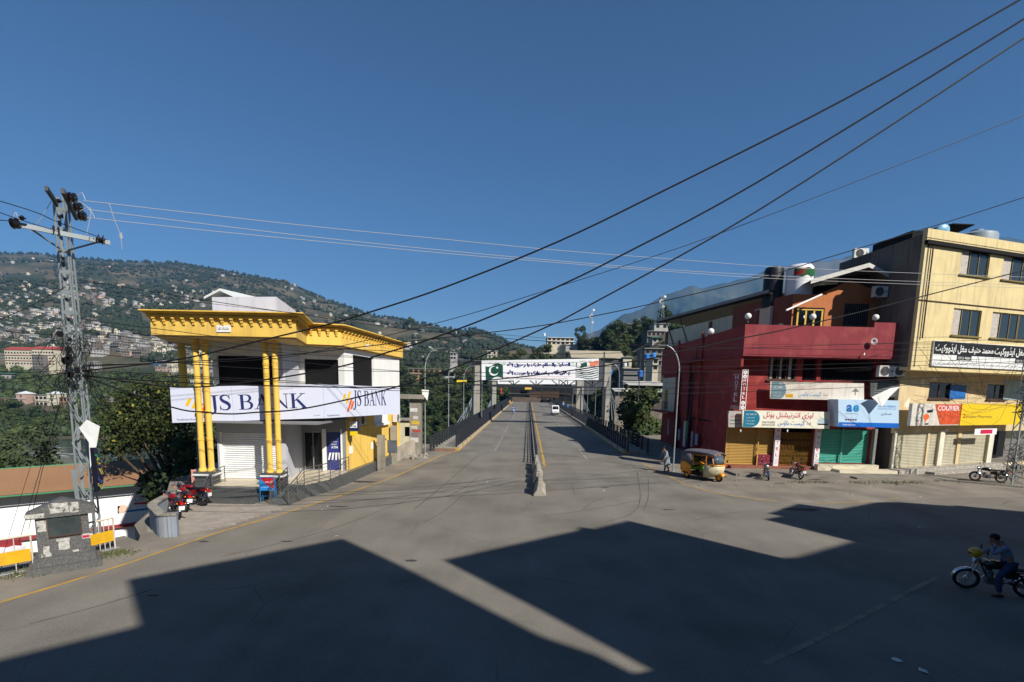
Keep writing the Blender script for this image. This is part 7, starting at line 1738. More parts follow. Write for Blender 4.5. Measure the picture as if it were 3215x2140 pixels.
m = MB(); m.ball((.045,0,-.01),.122,16,10,(1,1,.5)); part('visor', m, mat_darkglass, t, world=False, smooth='all')
# ------------------------------------------------------------------ auto rickshaw
q1 = G(2255,1512); q0 = G(2160,1494); rz = math.radians(-57)
rc = q1-Vector((math.cos(rz),math.sin(rz),0))*.95
t = thing('auto_rickshaw', 'yellow and dark three wheeled auto rickshaw with a curved grey roof', 'rickshaw', (rc.x,rc.y,0), rz)
mat_ry = M('rickshaw_yellow', (224,146,36), rough=.35, var=.05, scale=3, bump=0, spec=.5); mat_rk = M('rickshaw_tan_panel', (188,176,140), rough=.4, var=.06, bump=0); mat_rroof = M('rickshaw_roof_vinyl', (96,92,100), rough=.6, var=.08, scale=4, bump=.15)
P = lambda nm, m, mat, par=None, smooth=True: obj(nm, to_mesh(m, nm, mat, None, smooth), par or t)
for (x,y) in ((.98,0),(-.85,.56),(-.85,-.56)):
    m = MB(); m.torus((x,y,.24),.18,.06,24,10); w = P('wheel', m, mat_tyre_r); m = MB(); m.lathe([(.14,-.05),(.13,0),(.14,.05)],(x,y,.24),16,'y'); P('rim', m, mat_ry, w)
def loft(m, secs):      # secs: list of (x, [(y,z)...]) same count, open strips
    n = len(secs[0][1]); vs = [(s[0]+(p[2] if len(p) > 2 else 0),p[0],p[1]) for s in secs for p in s[1]]
    m.add(vs,[(i*n+j,i*n+j+1,(i+1)*n+j+1,(i+1)*n+j) for i in range(len(secs)-1) for j in range(n-1)]); return m
# lower body: floor pan, rear box, front cowl
m = MB(); m.hexa([(-1.15,-.64,.3),(.55,-.6,.22),(.55,.6,.22),(-1.15,.64,.3),(-1.15,-.64,.36),(.55,-.6,.3),(.55,.6,.3),(-1.15,.64,.36)]); P('floor_pan', m, mat_blk, smooth=False)
m = MB(); loft(m, [(-1.32,[(-.55,.42),(-.62,.6),(-.62,.95),(-.5,1.02),(.5,1.02),(.62,.95),(.62,.6),(.55,.42)]),(-1.0,[(-.6,.36),(-.66,.6),(-.66,.98),(-.55,1.05),(.55,1.05),(.66,.98),(.66,.6),(.6,.36)]),(-.5,[(-.62,.36),(-.66,.55),(-.66,.82),(-.6,.84),(.6,.84),(.66,.82),(.66,.55),(.62,.36)])]); m.add([(-1.32,-.55,.42),(-1.32,.55,.42),(-1.32,.5,1.02),(-1.32,-.5,1.02)],[(0,1,2,3)]); o = P('rear_body', m, mat_ry); o.modifiers.new('s','SOLIDIFY').thickness=.02
for s_ in (-1,1):
    m = MB(); vs = []; k = 10
    for i in range(k+1):
        a = math.pi*i/k
        vs += [(-.85+.33*math.cos(a),s_*.67,.28+.3*math.sin(a)),(-.85+.24*math.cos(a),s_*.68,.26+.22*math.sin(a))]
    m.add(vs,[(2*i,2*i+1,2*i+3,2*i+2) for i in range(k)]); o = P('wheel_arch', m, mat_ry); o.modifiers.new('s','SOLIDIFY').thickness=.03
m = MB()
secs = [(.35,[(-.62,.25),(-.63,.6),(-.62,.98)]),(.7,[(-.58,.25),(-.6,.6),(-.6,.98)]),(.98,[(-.34,.4),(-.44,.68),(-.5,.98)]),(1.12,[(-.12,.46),(-.2,.7),(-.3,.96)]),(1.15,[(0,.46),(0,.72),(0,.97)]),(1.12,[(.12,.46),(.2,.7),(.3,.96)]),(.98,[(.34,.4),(.44,.68),(.5,.98)]),(.7,[(.58,.25),(.6,.6),(.6,.98)]),(.35,[(.62,.25),(.63,.6),(.62,.98)])]
loft(m, secs); o = P('front_cowl', m, mat_rk); o.modifiers.new('s','SOLIDIFY').thickness=.02
m = MB(); loft(m, [(.95,[(-.16,.42),(-.1,.56),(0,.6),(.1,.56),(.16,.42)]),(1.2,[(-.2,.36),(-.13,.5),(0,.55),(.13,.5),(.2,.36)]),(1.36,[(-.2,.3),(-.12,.42),(0,.46),(.12,.42),(.2,.3)])]); o = P('front_mudguard', m, mat_ry); o.modifiers.new('s','SOLIDIFY').thickness=.02
m = MB(); loft(m, [(.6,[(-.62,.98),(-.6,1.06)]),(.98,[(-.51,.98),(-.5,1.06)]),(1.13,[(-.3,.96),(-.3,1.05)]),(1.16,[(0,.97),(0,1.05)]),(1.13,[(.3,.96),(.3,1.05)]),(.98,[(.51,.98),(.5,1.06)]),(.6,[(.62,.98),(.6,1.06)])]); o = P('windscreen_sill', m, mat_ry); o.modifiers.new('s','SOLIDIFY').thickness=.03
m = MB(); loft(m, [(.92,[(-.52,1.06),(-.5,1.55,-.16)]),(1.08,[(-.3,1.06),(-.3,1.56,-.14)]),(1.12,[(0,1.06),(0,1.58,-.14)]),(1.08,[(.3,1.06),(.3,1.56,-.14)]),(.92,[(.52,1.06),(.5,1.55,-.16)])]); o = P('windscreen', m, M('windscreen_glass',(80,92,100),rough=.05,bump=0,spec=.9,var=.02)); o.modifiers.new('s','SOLIDIFY').thickness=.01
m = MB(); m.tube([(.92,-.53,1.05),(.76,-.5,1.56),(.95,0,1.6),(.76,.5,1.56),(.92,.53,1.05)],.028,8); P('windscreen_frame', m, mat_ry)
m = MB(); secs = []
for x,dz,w in ((-1.34,-.14,.56),(-1.15,-.02,.62),(-.6,.04,.66),(0,.05,.66),(.5,.03,.62),(.88,-.03,.56),(1.0,-.08,.5)):
    secs.append((x,[(-w,1.56+dz),(-w*.92,1.66+dz),(-w*.5,1.73+dz),(0,1.75+dz),(w*.5,1.73+dz),(w*.92,1.66+dz),(w,1.56+dz)]))
loft(m, secs); o = P('roof', m, mat_rroof); o.modifiers.new('s','SOLIDIFY').thickness=.025
m = MB(); 
for s_ in (-1,1): m.tube([(-1.3,s_*.56,1.45),(.9,s_*.56,1.55)],.02,6); m.tube([(-.4,s_*.63,.85),(-.42,s_*.62,1.58)],.022,6); m.tube([(.5,s_*.6,.98),(.5,s_*.6,1.57)],.02,6)
P('roof_frame', m, mat_ry)
m = MB(); loft(m, [(-1.33,[(-.56,1.0),(-.57,1.45)]),(-.45,[(-.64,.84),(-.63,1.57)])]); loft(m, [(-1.33,[(.56,1.0),(.57,1.45)]),(-.45,[(.64,.84),(.63,1.57)])]); m.add([(-1.33,-.56,1.0),(-1.33,.56,1.0),(-1.33,.57,1.45),(-1.33,-.57,1.45)],[(0,1,2,3)]); o = P('side_curtain', m, mat_rroof); o.modifiers.new('s','SOLIDIFY').thickness=.01
m = MB(); m.box(-.95,-.52,.55,-.45,.52,.72); m.box(-1.05,-.52,.7,-.92,.52,1.2); m.box(-.05,-.3,.5,.3,.3,.66); P('seat', m, M('green_seat_cover',(110,150,30),rough=.7,var=.2,scale=9), smooth=False)
m = MB()
for s_ in (-1,1): m.lathe([(.04,-.06),(.075,-.02),(.08,.02)],(1.04,s_*.3,.72),14,'x')
P('headlight', m, mat_chrome)
for s_ in (-1,1):
    m = MB(); m.lathe([(.07,.0),(.05,.03),(.01,.035)],(1.06,s_*.3,.72),14,'x'); P('headlight_lens', m, mat_lens)
m = MB(); m.cbox((1.08,.0,.8),(.02,.16,.03)); P('badge_plate', m, mat_blk)
m = MB(); m.tube([(.9,-.56,1.1),(.95,-.72,1.15)],.01,5); m.cbox((.95,-.75,1.17),(.015,.05,.08)); m.tube([(.9,.56,1.1),(.95,.72,1.15)],.01,5); m.cbox((.95,.75,1.17),(.015,.05,.08)); P('mirror', m, mat_blk)
m = MB(); m.tube([(.9,0,.5),(.6,0,1.05)],.02,6); m.tube([(.58,-.28,1.08),(.6,0,1.05),(.58,.28,1.08)],.015,6); P('handlebar', m, mat_blk)
m = MB(); 
for i in range(5): poly(m, Matrix(((0,0,1,1.165),(1,0,0,0),(0,1,0,.86),(0,0,0,1))), [(-.2+.08*i,.01),(-.14+.08*i,.01),(-.12+.08*i,.06),(-.18+.08*i,.06)], .001)
# ------------------------------------------------------------------ white van
q = G(1744,1302); rz = math.radians(-90+math.degrees(-BS)+2)
t = thing('van', 'small white minivan coming towards the camera on the right carriageway of the bridge', 'van', (q.x,q.y+1.7,0), rz)
mat_vw = M('van_white_paint',(222,222,222),rough=.3,bump=0,var=.02,spec=.5)
m = MB(); secs = [(-1.65,.7,.28,1.78),(-1.6,.72,.26,1.84),(1.2,.73,.26,1.86),(1.5,.71,.26,1.2),(1.62,.66,.28,.95)]
m = MB(); prof_ = [(-1.65,.28),(1.6,.28),(1.66,.5),(1.62,.95),(1.5,1.08),(1.12,1.78),(.95,1.86),(-1.5,1.87),(-1.65,1.75)]; m.profile(prof_,'y',-.72,.72); o = P('body', m, mat_vw); bv = o.modifiers.new('b','BEVEL'); bv.width=.06; bv.segments = 3
m = MB(); m.add([(1.515,-.62,1.1),(1.515,.62,1.1),(1.16,.56,1.74),(1.16,-.56,1.74)],[(0,1,2,3)]); o = P('windscreen', m, mat_darkglass); o.modifiers.new('s','SOLIDIFY').thickness=.03
for s_ in (-1,1):
    m = MB(); 
    for x0,x1 in ((.35,1.05),(-.5,.25),(-1.45,-.6)): m.box(x0,s_*.715,1.12,x1,s_*.735,1.65)
    P('side_window', m, mat_darkglass, smooth=False)
    m = MB(); m.box(1.61,s_*.45-.13,.72,1.66,s_*.45+.13,.86); P('headlight', m, mat_lens, smooth=False)
for x in (-1.05,1.1):
    for s_ in (-1,1): m = MB(); m.torus((x,s_*.64,.27),.19,.08,20,8); P('wheel', m, mat_tyre_r)
m = MB(); m.box(1.6,-.68,.28,1.72,.68,.46); P('bumper', m, M('bumper_grey',(60,62,62),rough=.6)); m = MB(); m.box(1.721,-.22,.34,1.73,.22,.45); P('number_plate', m, M('plate_green',(40,110,60),bump=0)); m = MB(); m.box(1.64,-.35,.66,1.665,.35,.7); P('grille', m, mat_blk)
# wires --------------------------------------------------------------
mat_wire = M('black_wire',(22,22,25),rough=.6,bump=0,var=.02); mat_alu = M('aluminium_conductor',(170,170,170),rough=.4,metal=.0,bump=0,var=.02,spec=.6)
def wire(label, pts, Ys, r, mat=mat_wire, group='overhead cables', cat='cable'):
    """pts: what the photo shows along the span; Ys distance at the two ends"""
    n = len(pts); P3 = []; x0 = pts[0][0]; x1 = pts[-1][0]
    for (x,y) in pts:
        f = (x-x0)/(x1-x0); iv = (1-f)/Ys[0]+f/Ys[1]; P3.append(D(x,y,1/iv))
    pp = arc_pts([tuple(p) for p in P3],5); m = MB(); m.tube(pp, r, 6)
    o = solo('overhead_cable', m, mat, label, cat, P3[0], group); return o
wire('uppermost thick black cable crossing the sky from the top right corner', [(3330,-68),(3200,0),(2652,311),(2092,594),(1750,759),(1400,900),(1140,986),(1021,1020),(820,1068),(560,1128),(250,1165)], (14,16), .024)
wire('second thick black cable crossing the sky from the right edge', [(3330,-12),(3215,59),(2372,575),(1949,802),(1750,900),(1523,1000),(1330,1071),(1222,1104),(1061,1152),(820,1193),(560,1215),(255,1175)], (14,16), .024)
wire('third thick black cable crossing the sky, reaching down before the signboard', [(3330,40),(3215,118),(2372,665),(1818,975),(1720,1024),(1545,1102),(1416,1158),(1265,1208),(1107,1250),(935,1285),(805,1294),(725,1299),(640,1293),(537,1277),(260,1180)], (14,16), .024)
wire('thin black cable running between the thick ones to the right edge', [(3330,310),(3215,362),(2291,721),(1750,900),(1400,1006),(1050,1090),(800,1130),(250,1145)], (18,16), .012)
wire('black cable passing over the white tank and the cream building roof', [(3330,582),(3215,619),(2994,690),(2807,746),(2527,830),(2390,872),(2150,929),(1908,983),(1650,1029),(1250,1075),(820,1121),(250,1150)], (20,16), .016)
wire('thick sagging black cable across the hotel parapet and the banner', [(3330,818),(3215,848),(2946,917),(2700,979),(2461,1035),(2320,1063),(2124,1105),(2040,1125),(1650,1181),(1250,1213),(900,1212),(560,1200),(250,1180)], (20,16), .022)
for i,pts in enumerate(([(262,629),(640,672),(1000,712),(1400,751),(1750,785),(2100,812),(2450,838),(2900,858),(3300,872)],[(275,657),(640,702),(1000,745),(1400,786),(1750,818),(2100,846),(2450,866),(2900,884),(3300,897)],[(272,682),(640,722),(1000,757),(1400,795),(1750,824),(2100,852),(2450,875),(2900,893),(3300,906)])):
    wire(('topmost','middle','lowest')[i]+' of the three glinting bare conductors from the left pylon to the right edge', pts, (16,30), .0095, mat_alu, 'bare power conductors', 'cable')
random.seed(33)
low = [((255,1000),(560,1040),(1000,1090),(1700,1112),(2400,1090),(3300,1060)),((250,1010),(700,1075),(1300,1130),(2000,1135),(2700,1120),(3300,1105)),((255,1040),(800,1100),(1500,1140),(2300,1150),(3300,1120)),
       ((260,905),(640,950),(1000,990),(1700,1060),(2300,1080),(3300,1075)),((258,1105),(700,1150),(1200,1165),(2000,1170),(2800,1150),(3300,1130)),((262,1160),(600,1180),(900,1195),(1262,1220),(2000,1222),(3300,1170)),
       ((262,1165),(640,1188),(950,1203),(1300,1228),(2100,1236),(3300,1190)),((250,1060),(560,1090),(800,1120),(1262,1165),(2000,1200),(2700,1195),(3300,1160)),((262,880),(600,935),(900,980),(1300,1035),(1800,1075),(2500,1095),(3300,1100))]
ll = ['first','second','third','fourth','fifth','sixth','seventh','eighth','ninth']
low = sorted(low, key=lambda q: q[0][1])
for i,pts in enumerate(low):
    wire(ll[i]+' thin low street cable counted downward where they leave the left pylon', pts, (16,26), random.choice((.007,.009,.011)), group='thin low service cables')
for i,((x0,y0),(x1,y1)) in enumerate((((215,1160),(-40,1165)),((210,1170),(-40,1190)),((212,1050),(-40,1030)),((205,900),(-40,1020)))):
    wire('thin black cable leaving the left pylon towards the left edge', [(x1,y1),((x0+x1)/2,(y0+y1)/2+6),(x0,y0)], (14,16), .011, group='cables going left from the pylon')
for i,pts in enumerate((((-30,622),(110,665),(190,700),(335,752)),((-30,655),(60,688),(188,728)),((-30,690),(20,692),(45,700)))):
    wire('bare conductor reaching the crossarm insulators from the left edge', list(pts), (11,15.3), .011, mat_wire, 'bare power conductors')
for i,(p,q_,r_) in enumerate((((268,1170),(500,1500),.01),((268,1175),(480,1512),.009),((250,1180),(520,1540),.009),((262,1120),(465,1480),.007),((215,1190),(60,1700),.008),((205,1195),(90,1660),.008),((190,1180),(10,1740),.006))):
    wire(ll[i]+' thin slack cable hanging from the left pylon to the ground, counted from the right', [p,((p[0]+q_[0])/2-8,(p[1]+q_[1])/2),q_] if q_[0] > p[0] else [q_,((p[0]+q_[0])/2-3,(p[1]+q_[1])/2),p], (15.8,22) if q_[0] > p[0] else (16,15.8), r_, group='slack cables hanging from the pylon')
# jumpers at pylon head, kite scrap
for pts in (((95,730),(125,690),(162,630)),((42,700),(48,665),(60,690),(75,690)),((240,618),(256,604),(268,626)),((245,630),(275,650),(296,680),(290,683)),((250,662),(285,655),(272,735))):
    m = MB(); m.tube(arc_pts([tuple(D(x,y,15.5)) for x,y in pts],5), .009, 5); part('jumper', m, mat_alu, pt)
m = MB(); m.tube([D(342,636,18),D(360,690,18),D(380,740,18),D(383,782,18)], .008, 4); m.add([D(374,735,18),D(382,728,18),D(386,746,18),D(378,750,18)],[(0,1,2,3)]); solo('string_scrap', m, MATS['aluminium_conductor'], 'short broken string with a scrap dangling from the top conductor', 'string', D(342,636,18))
for i,(x_,y_,Y) in enumerate(((1155,1083,20),(1122,990,15))):
    c = D(x_,y_,Y); m = MB(); m.cbox(c,(.06,.03,.03)); m.tube([c,c+Vector((-.06,0,-.14))],.01,4); solo('cable_joint', m, mat_white if i == 0 else mat_blk, ('pale joint clamp on a cable in front of the bank cornice','small black joint clamp on the uppermost thick cable')[i], 'clamp', c)
# wires clustered before the cream building
random.seed(8); c0_ = D(3190,1130,29.5)
for i in range(22):
    a = (random.choice((random.uniform(2860,2960),random.uniform(2960,3100))), random.uniform(1030,1330)); sagp = (random.uniform(3000,3120), random.uniform(1200,1340))
    wire('thin black service cable hanging in the tangle before the cream building', [a, sagp, (3192, random.uniform(1120,1290))], (28.5,29.3), random.choice((.004,.006,.009)), group='tangled cables before the cream building')
# ------------------------------------------------------------------ trees
def leaf_mat(name, rgb, rgb2):
    m = M(name, rgb, rough=.75, var=.3, scale=1.1, bump=0, rgb2=rgb2, scale2=.55, cover=.5, soft=.3, spec=.25); return m
mat_leaf = [leaf_mat('leaf_dark_green',(58,74,36),(38,52,28)), leaf_mat('leaf_olive',(76,86,42),(50,62,32)), leaf_mat('leaf_grey_green',(70,82,52),(48,58,38))]
mat_leafy = leaf_mat('leaf_yellow_flowering',(66,76,34),(40,50,24)); mat_flower = M('yellow_blossom',(132,122,50),rough=.8,var=.2,bump=0)
mat_bark = M('bark', (82,70,56), rough=.95, var=.25, scale=6, bump=.6)
def ico():
    t = (1+5**.5)/2; v = [(-1,t,0),(1,t,0),(-1,-t,0),(1,-t,0),(0,-1,t),(0,1,t),(0,-1,-t),(0,1,-t),(t,0,-1),(t,0,1),(-t,0,-1),(-t,0,1)]
    f = [(0,11,5),(0,5,1),(0,1,7),(0,7,10),(0,10,11),(1,5,9),(5,11,4),(11,10,2),(10,7,6),(7,1,8),(3,9,4),(3,4,2),(3,2,6),(3,6,8),(3,8,9),(4,9,5),(2,4,11),(6,2,10),(8,6,7),(9,8,1)]
    v = np.array(v,float); return v/np.linalg.norm(v[0]), f
IV, IF = ico()
def crown_mesh(name, seed, blobs, leaf, n_leaf, mats, flat=.8, yellow=0.0, core=.72):
    """blobs: (x,y,z,r). ragged solid cores added to block light, then leaf clumps all over and beyond them"""
    r = np.random.default_rng(seed); V = []; Fc = []; MI = []
    for (x,y,z,R) in blobs:  # each blob gets a hidden inner core that blocks light
        o = len(V)
        for v in IV:
            s = R*core*r.uniform(.75,1.1); V.append((x+v[0]*s,y+v[1]*s,z+v[2]*s*flat))
        for f in IF: Fc.append(tuple(i+o for i in f)); MI.append(0)
    w = np.array([b[3]**2 for b in blobs]); w = w/w.sum(); pick = r.choice(len(blobs), n_leaf, p=w)
    for k in range(n_leaf):
        x,y,z,R = blobs[pick[k]]; d = r.normal(size=3); d /= np.linalg.norm(d); rad = R*(core+(1.12-core)*r.random()**.7)
        c = np.array((x,y,z))+d*rad*np.array((1,1,flat)); n = d+r.normal(size=3)*.75; n /= np.linalg.norm(n)
        a = np.cross(n,(0,0,1.0)); 
        if np.linalg.norm(a) < .1: a = np.array((1.0,0,0))
        a /= np.linalg.norm(a); b = np.cross(n,a); ang = r.random()*6.28; a,b = a*math.cos(ang)+b*math.sin(ang), b*math.cos(ang)-a*math.sin(ang)
        s = leaf*r.uniform(.55,1.3); o = len(V)
        V += [tuple(c-a*s*.5), tuple(c-b*s*.32), tuple(c+a*s*.55), tuple(c+b*s*.34)]; Fc.append((o,o+1,o+2,o+3))
        MI.append(1 if r.random() < yellow*max(0,d[2]+.25)*(1.6 if n_leaf > 5000 else 1) else 0)
    me = bpy.data.meshes.new(name); me.from_pydata(V, [], Fc)
    for m in mats: me.materials.append(m)
    me.polygons.foreach_set('material_index', MI); me.update(); return me
def trunk_mesh(name, seed, h, r0, limbs, spread):
    random.seed(seed); m = MB(); m.tube([(0,0,-.6),(random.uniform(-.1,.1),random.uniform(-.1,.1),h*.3),(random.uniform(-.3,.3),random.uniform(-.3,.3),h*.62)],[r0*1.25,r0,r0*.6],8)
    for i in range(limbs):
        a = i*2*math.pi/limbs+random.uniform(-.4,.4); z0 = h*random.uniform(.28,.6); q = random.uniform(.7,1.1)*spread
        m.tube([(0,0,z0),(q*.4*math.cos(a),q*.4*math.sin(a),z0+h*.16),(q*math.cos(a),q*math.sin(a),z0+h*random.uniform(.25,.36))],[r0*.45,r0*.3,r0*.12],6)
        for s_ in (-.5,.5):
            m.tube([(q*.4*math.cos(a),q*.4*math.sin(a),z0+h*.16),(q*.8*math.cos(a+s_),q*.8*math.sin(a+s_),z0+h*.34)],[r0*.22,r0*.08],5)
    return to_mesh(m, name, mat_bark)
def rand_blobs(seed, n, R, H, z0, r0, r1, cone=0.0):
    r = np.random.default_rng(seed); out = []
    for i in range(n):
        a = r.random()*6.28; f = r.random()**.6; z = z0+H*r.random(); q = (z-z0)/H; sh = (1-cone*q)*math.sqrt(max(.08,1-(abs(q-.42)/.72)**2)); out.append((R*f*sh*math.cos(a), R*f*sh*math.sin(a), z, r.uniform(r0,r1)*(1-.35*q)))
    return out
KIND = []
for k in range(6):
    h = (9,11,8,10,7,12)[k]; R = (3.6,3.4,4.2,3.0,3.4,2.6)[k]
    KIND.append((trunk_mesh('trunk',40+k,h*.72,.22,5,R*.6), crown_mesh('crown',60+k, rand_blobs(80+k,(15,16,17,13,12,16)[k],R,h*.66,h*.26,1.1,1.9,.3 if k in (3,5) else .1), .44, 2600, [mat_leaf[k%3],mat_flower], .85, core=.76), h))
def tree(label, x, y, z, s, kind, group, rz=None, name='tree', sz=1):
    tm_, cm, h = KIND[kind]; t = thing(name, label, 'tree', (x,y,z), random.uniform(0,6.28) if rz is None else rz, group); t.scale = (s,s,s*sz)
    obj('trunk', tm_, t); obj('crown', cm, t); return t
# the yellow-flowering tree left of the bank
random.seed(3)
cx_, cy_ = D(530,1480,34.5).x, 34.5
ty = thing('flowering_tree', 'yellow flowering tree with dark spreading limbs left of the bank sign board', 'tree', (cx_,cy_,-5.5))
bl = []
for (x_,y_,Y,r_) in ((400,1265,27,1.5),(450,1240,27.5,1.5),(500,1238,28,1.5),(540,1250,28.5,1.3),(370,1330,26.6,1.5),(430,1320,26.6,1.7),(500,1310,28,1.7),(560,1310,28,1.3),(350,1400,26,1.2),(400,1395,27.5,1.3),(600,1300,29,1.2),(470,1375,28,1.5),(590,1420,29,1.4),(630,1450,29,1.3),(560,1470,28.6,1.1),(620,1390,29.5,1.3),(530,1420,29.5,1.2),(520,1370,28.6,1.3)):
    p = D(x_,y_,Y+6.5); bl.append((p.x-cx_,p.y-cy_,p.z+5.5,r_*1.0))
obj('crown', crown_mesh('crown', 5, bl, .24, 9500, [mat_leafy,mat_flower], .9, .03, core=.2), ty)
m = MB(); m.tube([(.6,0,-1.5),(.4,0,1.5),(.1,.1,3.2),(-.8,.1,5.6)],[.34,.28,.22,.14],10)
for b in bl[::2]:
    m.tube([(.2,.05,2.4),((b[0]+.1)*.5,b[1]*.5,2.4+(b[2]-2.4)*.45),(b[0],b[1],b[2])],[.16,.09,.03],6)
obj('trunk', to_mesh(m,'trunk',mat_bark), ty)
q = D(585,1500,31); tree('dark green slender tree between the shed end and the bank pedestal', q.x, 31.5, -7, .95, 3, None, 1.0)
# near trees with places of their own
q = D(40,1420,62); tree('broad dark green tree at the left edge beyond the shed, on the near river bank', q.x, 62, -14, 1.35, 2, None, 1)
tree('dark green tree right of the broad one on the near river bank', D(135,1380,74).x, 74, -20, 1.25, 0, None, 2)
tree('small leafy tree by the river behind the pylon foot', D(95,1430,52).x, 55, -12, .9, 4, None, 3)
tree('bright olive tree below the right side of the bridge, beside the hotel', D(2005,1330,62).x, 62, -11.5, 1.45, 1, None, 1)
tree('dark green tree pressed between the hotel side wall and the olive tree', D(2062,1330,58).x, 60, -10.5, 1.3, 0, None, 2)
tree('dense green tree standing below the right footpath near the stays', D(1955,1360,75).x, 78, -14, 1.25, 4, None, 2.5)
tree('mid green tree between the stays and the hotel, in front of the masonry wall', D(2030,1300,85).x, 85, -10, 1.5, 1, None, 2)
tree('darker tree close to the hotel wall, behind the thin dark pole', D(2075,1280,72).x, 72, -9, 1.3, 4, None, 1)
tree('leafy tree under the right bridge railing close to the first lamp', D(2040,1400,50).x, 53, -9.5, 1.05, 2, None, .5)
tree('tall evergreen tree left of the white house on the hilltop', D(1688,1080,262).x, 262, near_z(1688,262)-1, 1.5, 5, None, 0)
tree('narrow tree right of the white house on the hilltop', D(1820,1075,290).x, 290, near_z(1820,290), 1.5, 5, None, 0)
tree('large dark tree on the hill crest above the warehouse roof', D(1945,1060,255).x, 255, near_z(1945,255)+2, 1.55, 0, None, 0)
tree('bushy tree behind the cable stays on the hill left of the small brown houses', D(1990,1075,262).x, 262, near_z(1990,262), 1.6, 2, None, 0)
tree('lone round tree standing on the ridge above the bank cornice', D(1285,1012,1000).x, 1000, D(1285,1018,1000).z-6, 2.8, 2, None, 0)
# the wood on the far bank: individuals nearest to the eye, the rest as one mass
def wood_ok(px, Y, X):
    if Y < 44: return False
    z = terrain_z(X,Y)
    if z < -24.3: return False
    if X > bx(-13,Y) and X < bx(17,Y) and Y < 205: return False
    if px > 2080 and Y < 75: return False
    return True
pos = []; random.seed(77); tries = 0
bands = [(-80,560,236,345,92),(560,1100,225,420,62),(1230,1500,150,330,96),(1480,1660,205,300,26),(1660,1900,212,300,34),(1890,2080,85,300,44),(2300,2750,90,150,26),(-80,330,48,80,6)]
for (p0,p1,ya,yb,n) in bands:
    k = 0; tries = 0
    while k < n and tries < 4000:
        tries += 1; Y = random.uniform(ya,yb); px = random.uniform(p0,p1); X = (px-PX)/1540*Y
        if wood_ok(px,Y,X) and all((X-a)**2+(Y-b)**2 > 14 for a,b,_ in pos): pos.append((X,Y,px)); k += 1
clear = [(0,250,300,352),(1283,1400,305,342),(1375,1490,270,330),(1705,1815,275,320),(1980,2110,200,250)]
lab = {0:'dark green tree in the wood on the far river bank',1:'olive green tree in the wood on the far river bank',2:'grey green tree in the wood on the far river bank'}
nn_ = 0; rest = []
for (X,Y,px) in sorted(pos, key=lambda p: p[1]):
    if any(a < px < b and c < Y < d for a,b,c,d in clear): continue
    k = random.randrange(6); s = random.uniform(1.0,1.5)*(1.0 if Y > 200 else .85); z = terrain_z(X,Y)-.5
    if nn_ < 285: tree(lab[k%3] if px < 1230 else ('%s tree among those on the gorge slopes beside the bridge' % ('dark green','olive green','grey green')[k%3] if px < 2100 else '%s tree on the slope behind the hotel' % ('dark green','olive green','grey green')[k%3]), X, Y, z, s, k, 'trees of the river gorge' if px < 2100 else 'trees behind the hotel'); nn_ += 1
# fast merged copies
def merged(name, base_v, base_f, T, mats, mi=None, label=None, cat=None, smooth=False):
    bv = np.array(base_v,float); n = len(bv); K = len(T); V = np.empty((K,n,3))
    for i,(x,y,z,sx,sy,sz,a) in enumerate(T):
        c,s = math.cos(a),math.sin(a); q = bv*np.array((sx,sy,sz)); V[i,:,0] = q[:,0]*c-q[:,1]*s+x; V[i,:,1] = q[:,0]*s+q[:,1]*c+y; V[i,:,2] = q[:,2]+z
    me = bpy.data.meshes.new(name); fl = [len(f) for f in base_f]; nl = sum(fl)
    me.vertices.add(K*n); me.vertices.foreach_set('co', V.reshape(-1)); bi = np.concatenate([np.array(f) for f in base_f])
    me.loops.add(K*nl); me.loops.foreach_set('vertex_index', (bi[None,:]+np.arange(K)[:,None]*n).reshape(-1).astype(np.int32))
    me.polygons.add(K*len(base_f)); st = np.concatenate([[0],np.cumsum(fl)[:-1]]); me.polygons.foreach_set('loop_start', (st[None,:]+np.arange(K)[:,None]*nl).reshape(-1).astype(np.int32))
    me.polygons.foreach_set('loop_total', np.tile(np.array(fl,dtype=np.int32),K))
    for m in mats: me.materials.append(m)
    if mi is not None: me.polygons.foreach_set('material_index', np.asarray(mi,dtype=np.int32))
    me.update(calc_edges=True); me.validate(); o = obj(name, me); o['kind'] = 'stuff'
    if label: o['label'] = label
    return o
# undergrowth and distant forest: ragged little crowns
def bush_base(seed, n=26, core=.62, lf=1.0):
    r = np.random.default_rng(seed); V = []; Fc = []
    for v in IV: s = core*r.uniform(.8,1.15); V.append((v[0]*s,v[1]*s,v[2]*s*.9+.5))
    Fc += [tuple(f) for f in IF]
    for k in range(n):
        d = r.normal(size=3); d /= np.linalg.norm(d); c = d*r.uniform(.55,1.0)*np.array((1,1,.95))+np.array((0,0,.5)); s = r.uniform(.2,.42)*lf; a = r.normal(size=3); a /= np.linalg.norm(a); b = np.cross(d,a); b /= np.linalg.norm(b)+1e-6
        o = len(V); V += [tuple(c-a*s*.6),tuple(c+b*s*.5),tuple(c+a*s*.6),tuple(c-b*s*.4)]; Fc.append((o,o+1,o+2,o+3))
    return V, Fc
T = []; random.seed(12)
for (p0,p1,ya,yb,n,s0,s1) in ((-200,1180,226,400,2600,3.0,5.6),(1180,1700,140,420,1500,2.2,4.6),(-200,1180,120,176,260,1.5,3),(1640,2150,80,330,900,1.6,3.4),(2150,3000,80,190,360,2,4)):
    for i in range(n):
        Y = random.uniform(ya,yb); px = random.uniform(p0,p1); X = (px-PX)/1540*Y; z = terrain_z(X,Y)
        if not wood_ok(px,Y,X): continue
        if any(a < px < b and c < Y < d for a,b,c,d in clear): continue
        if 1600 < px < 1830 and Y < 222: continue
        s = random.uniform(s0,s1); T.append((X,Y,z-.4,s,s,s*random.uniform(.8,1.15),random.random()*6.28))
T2 = []
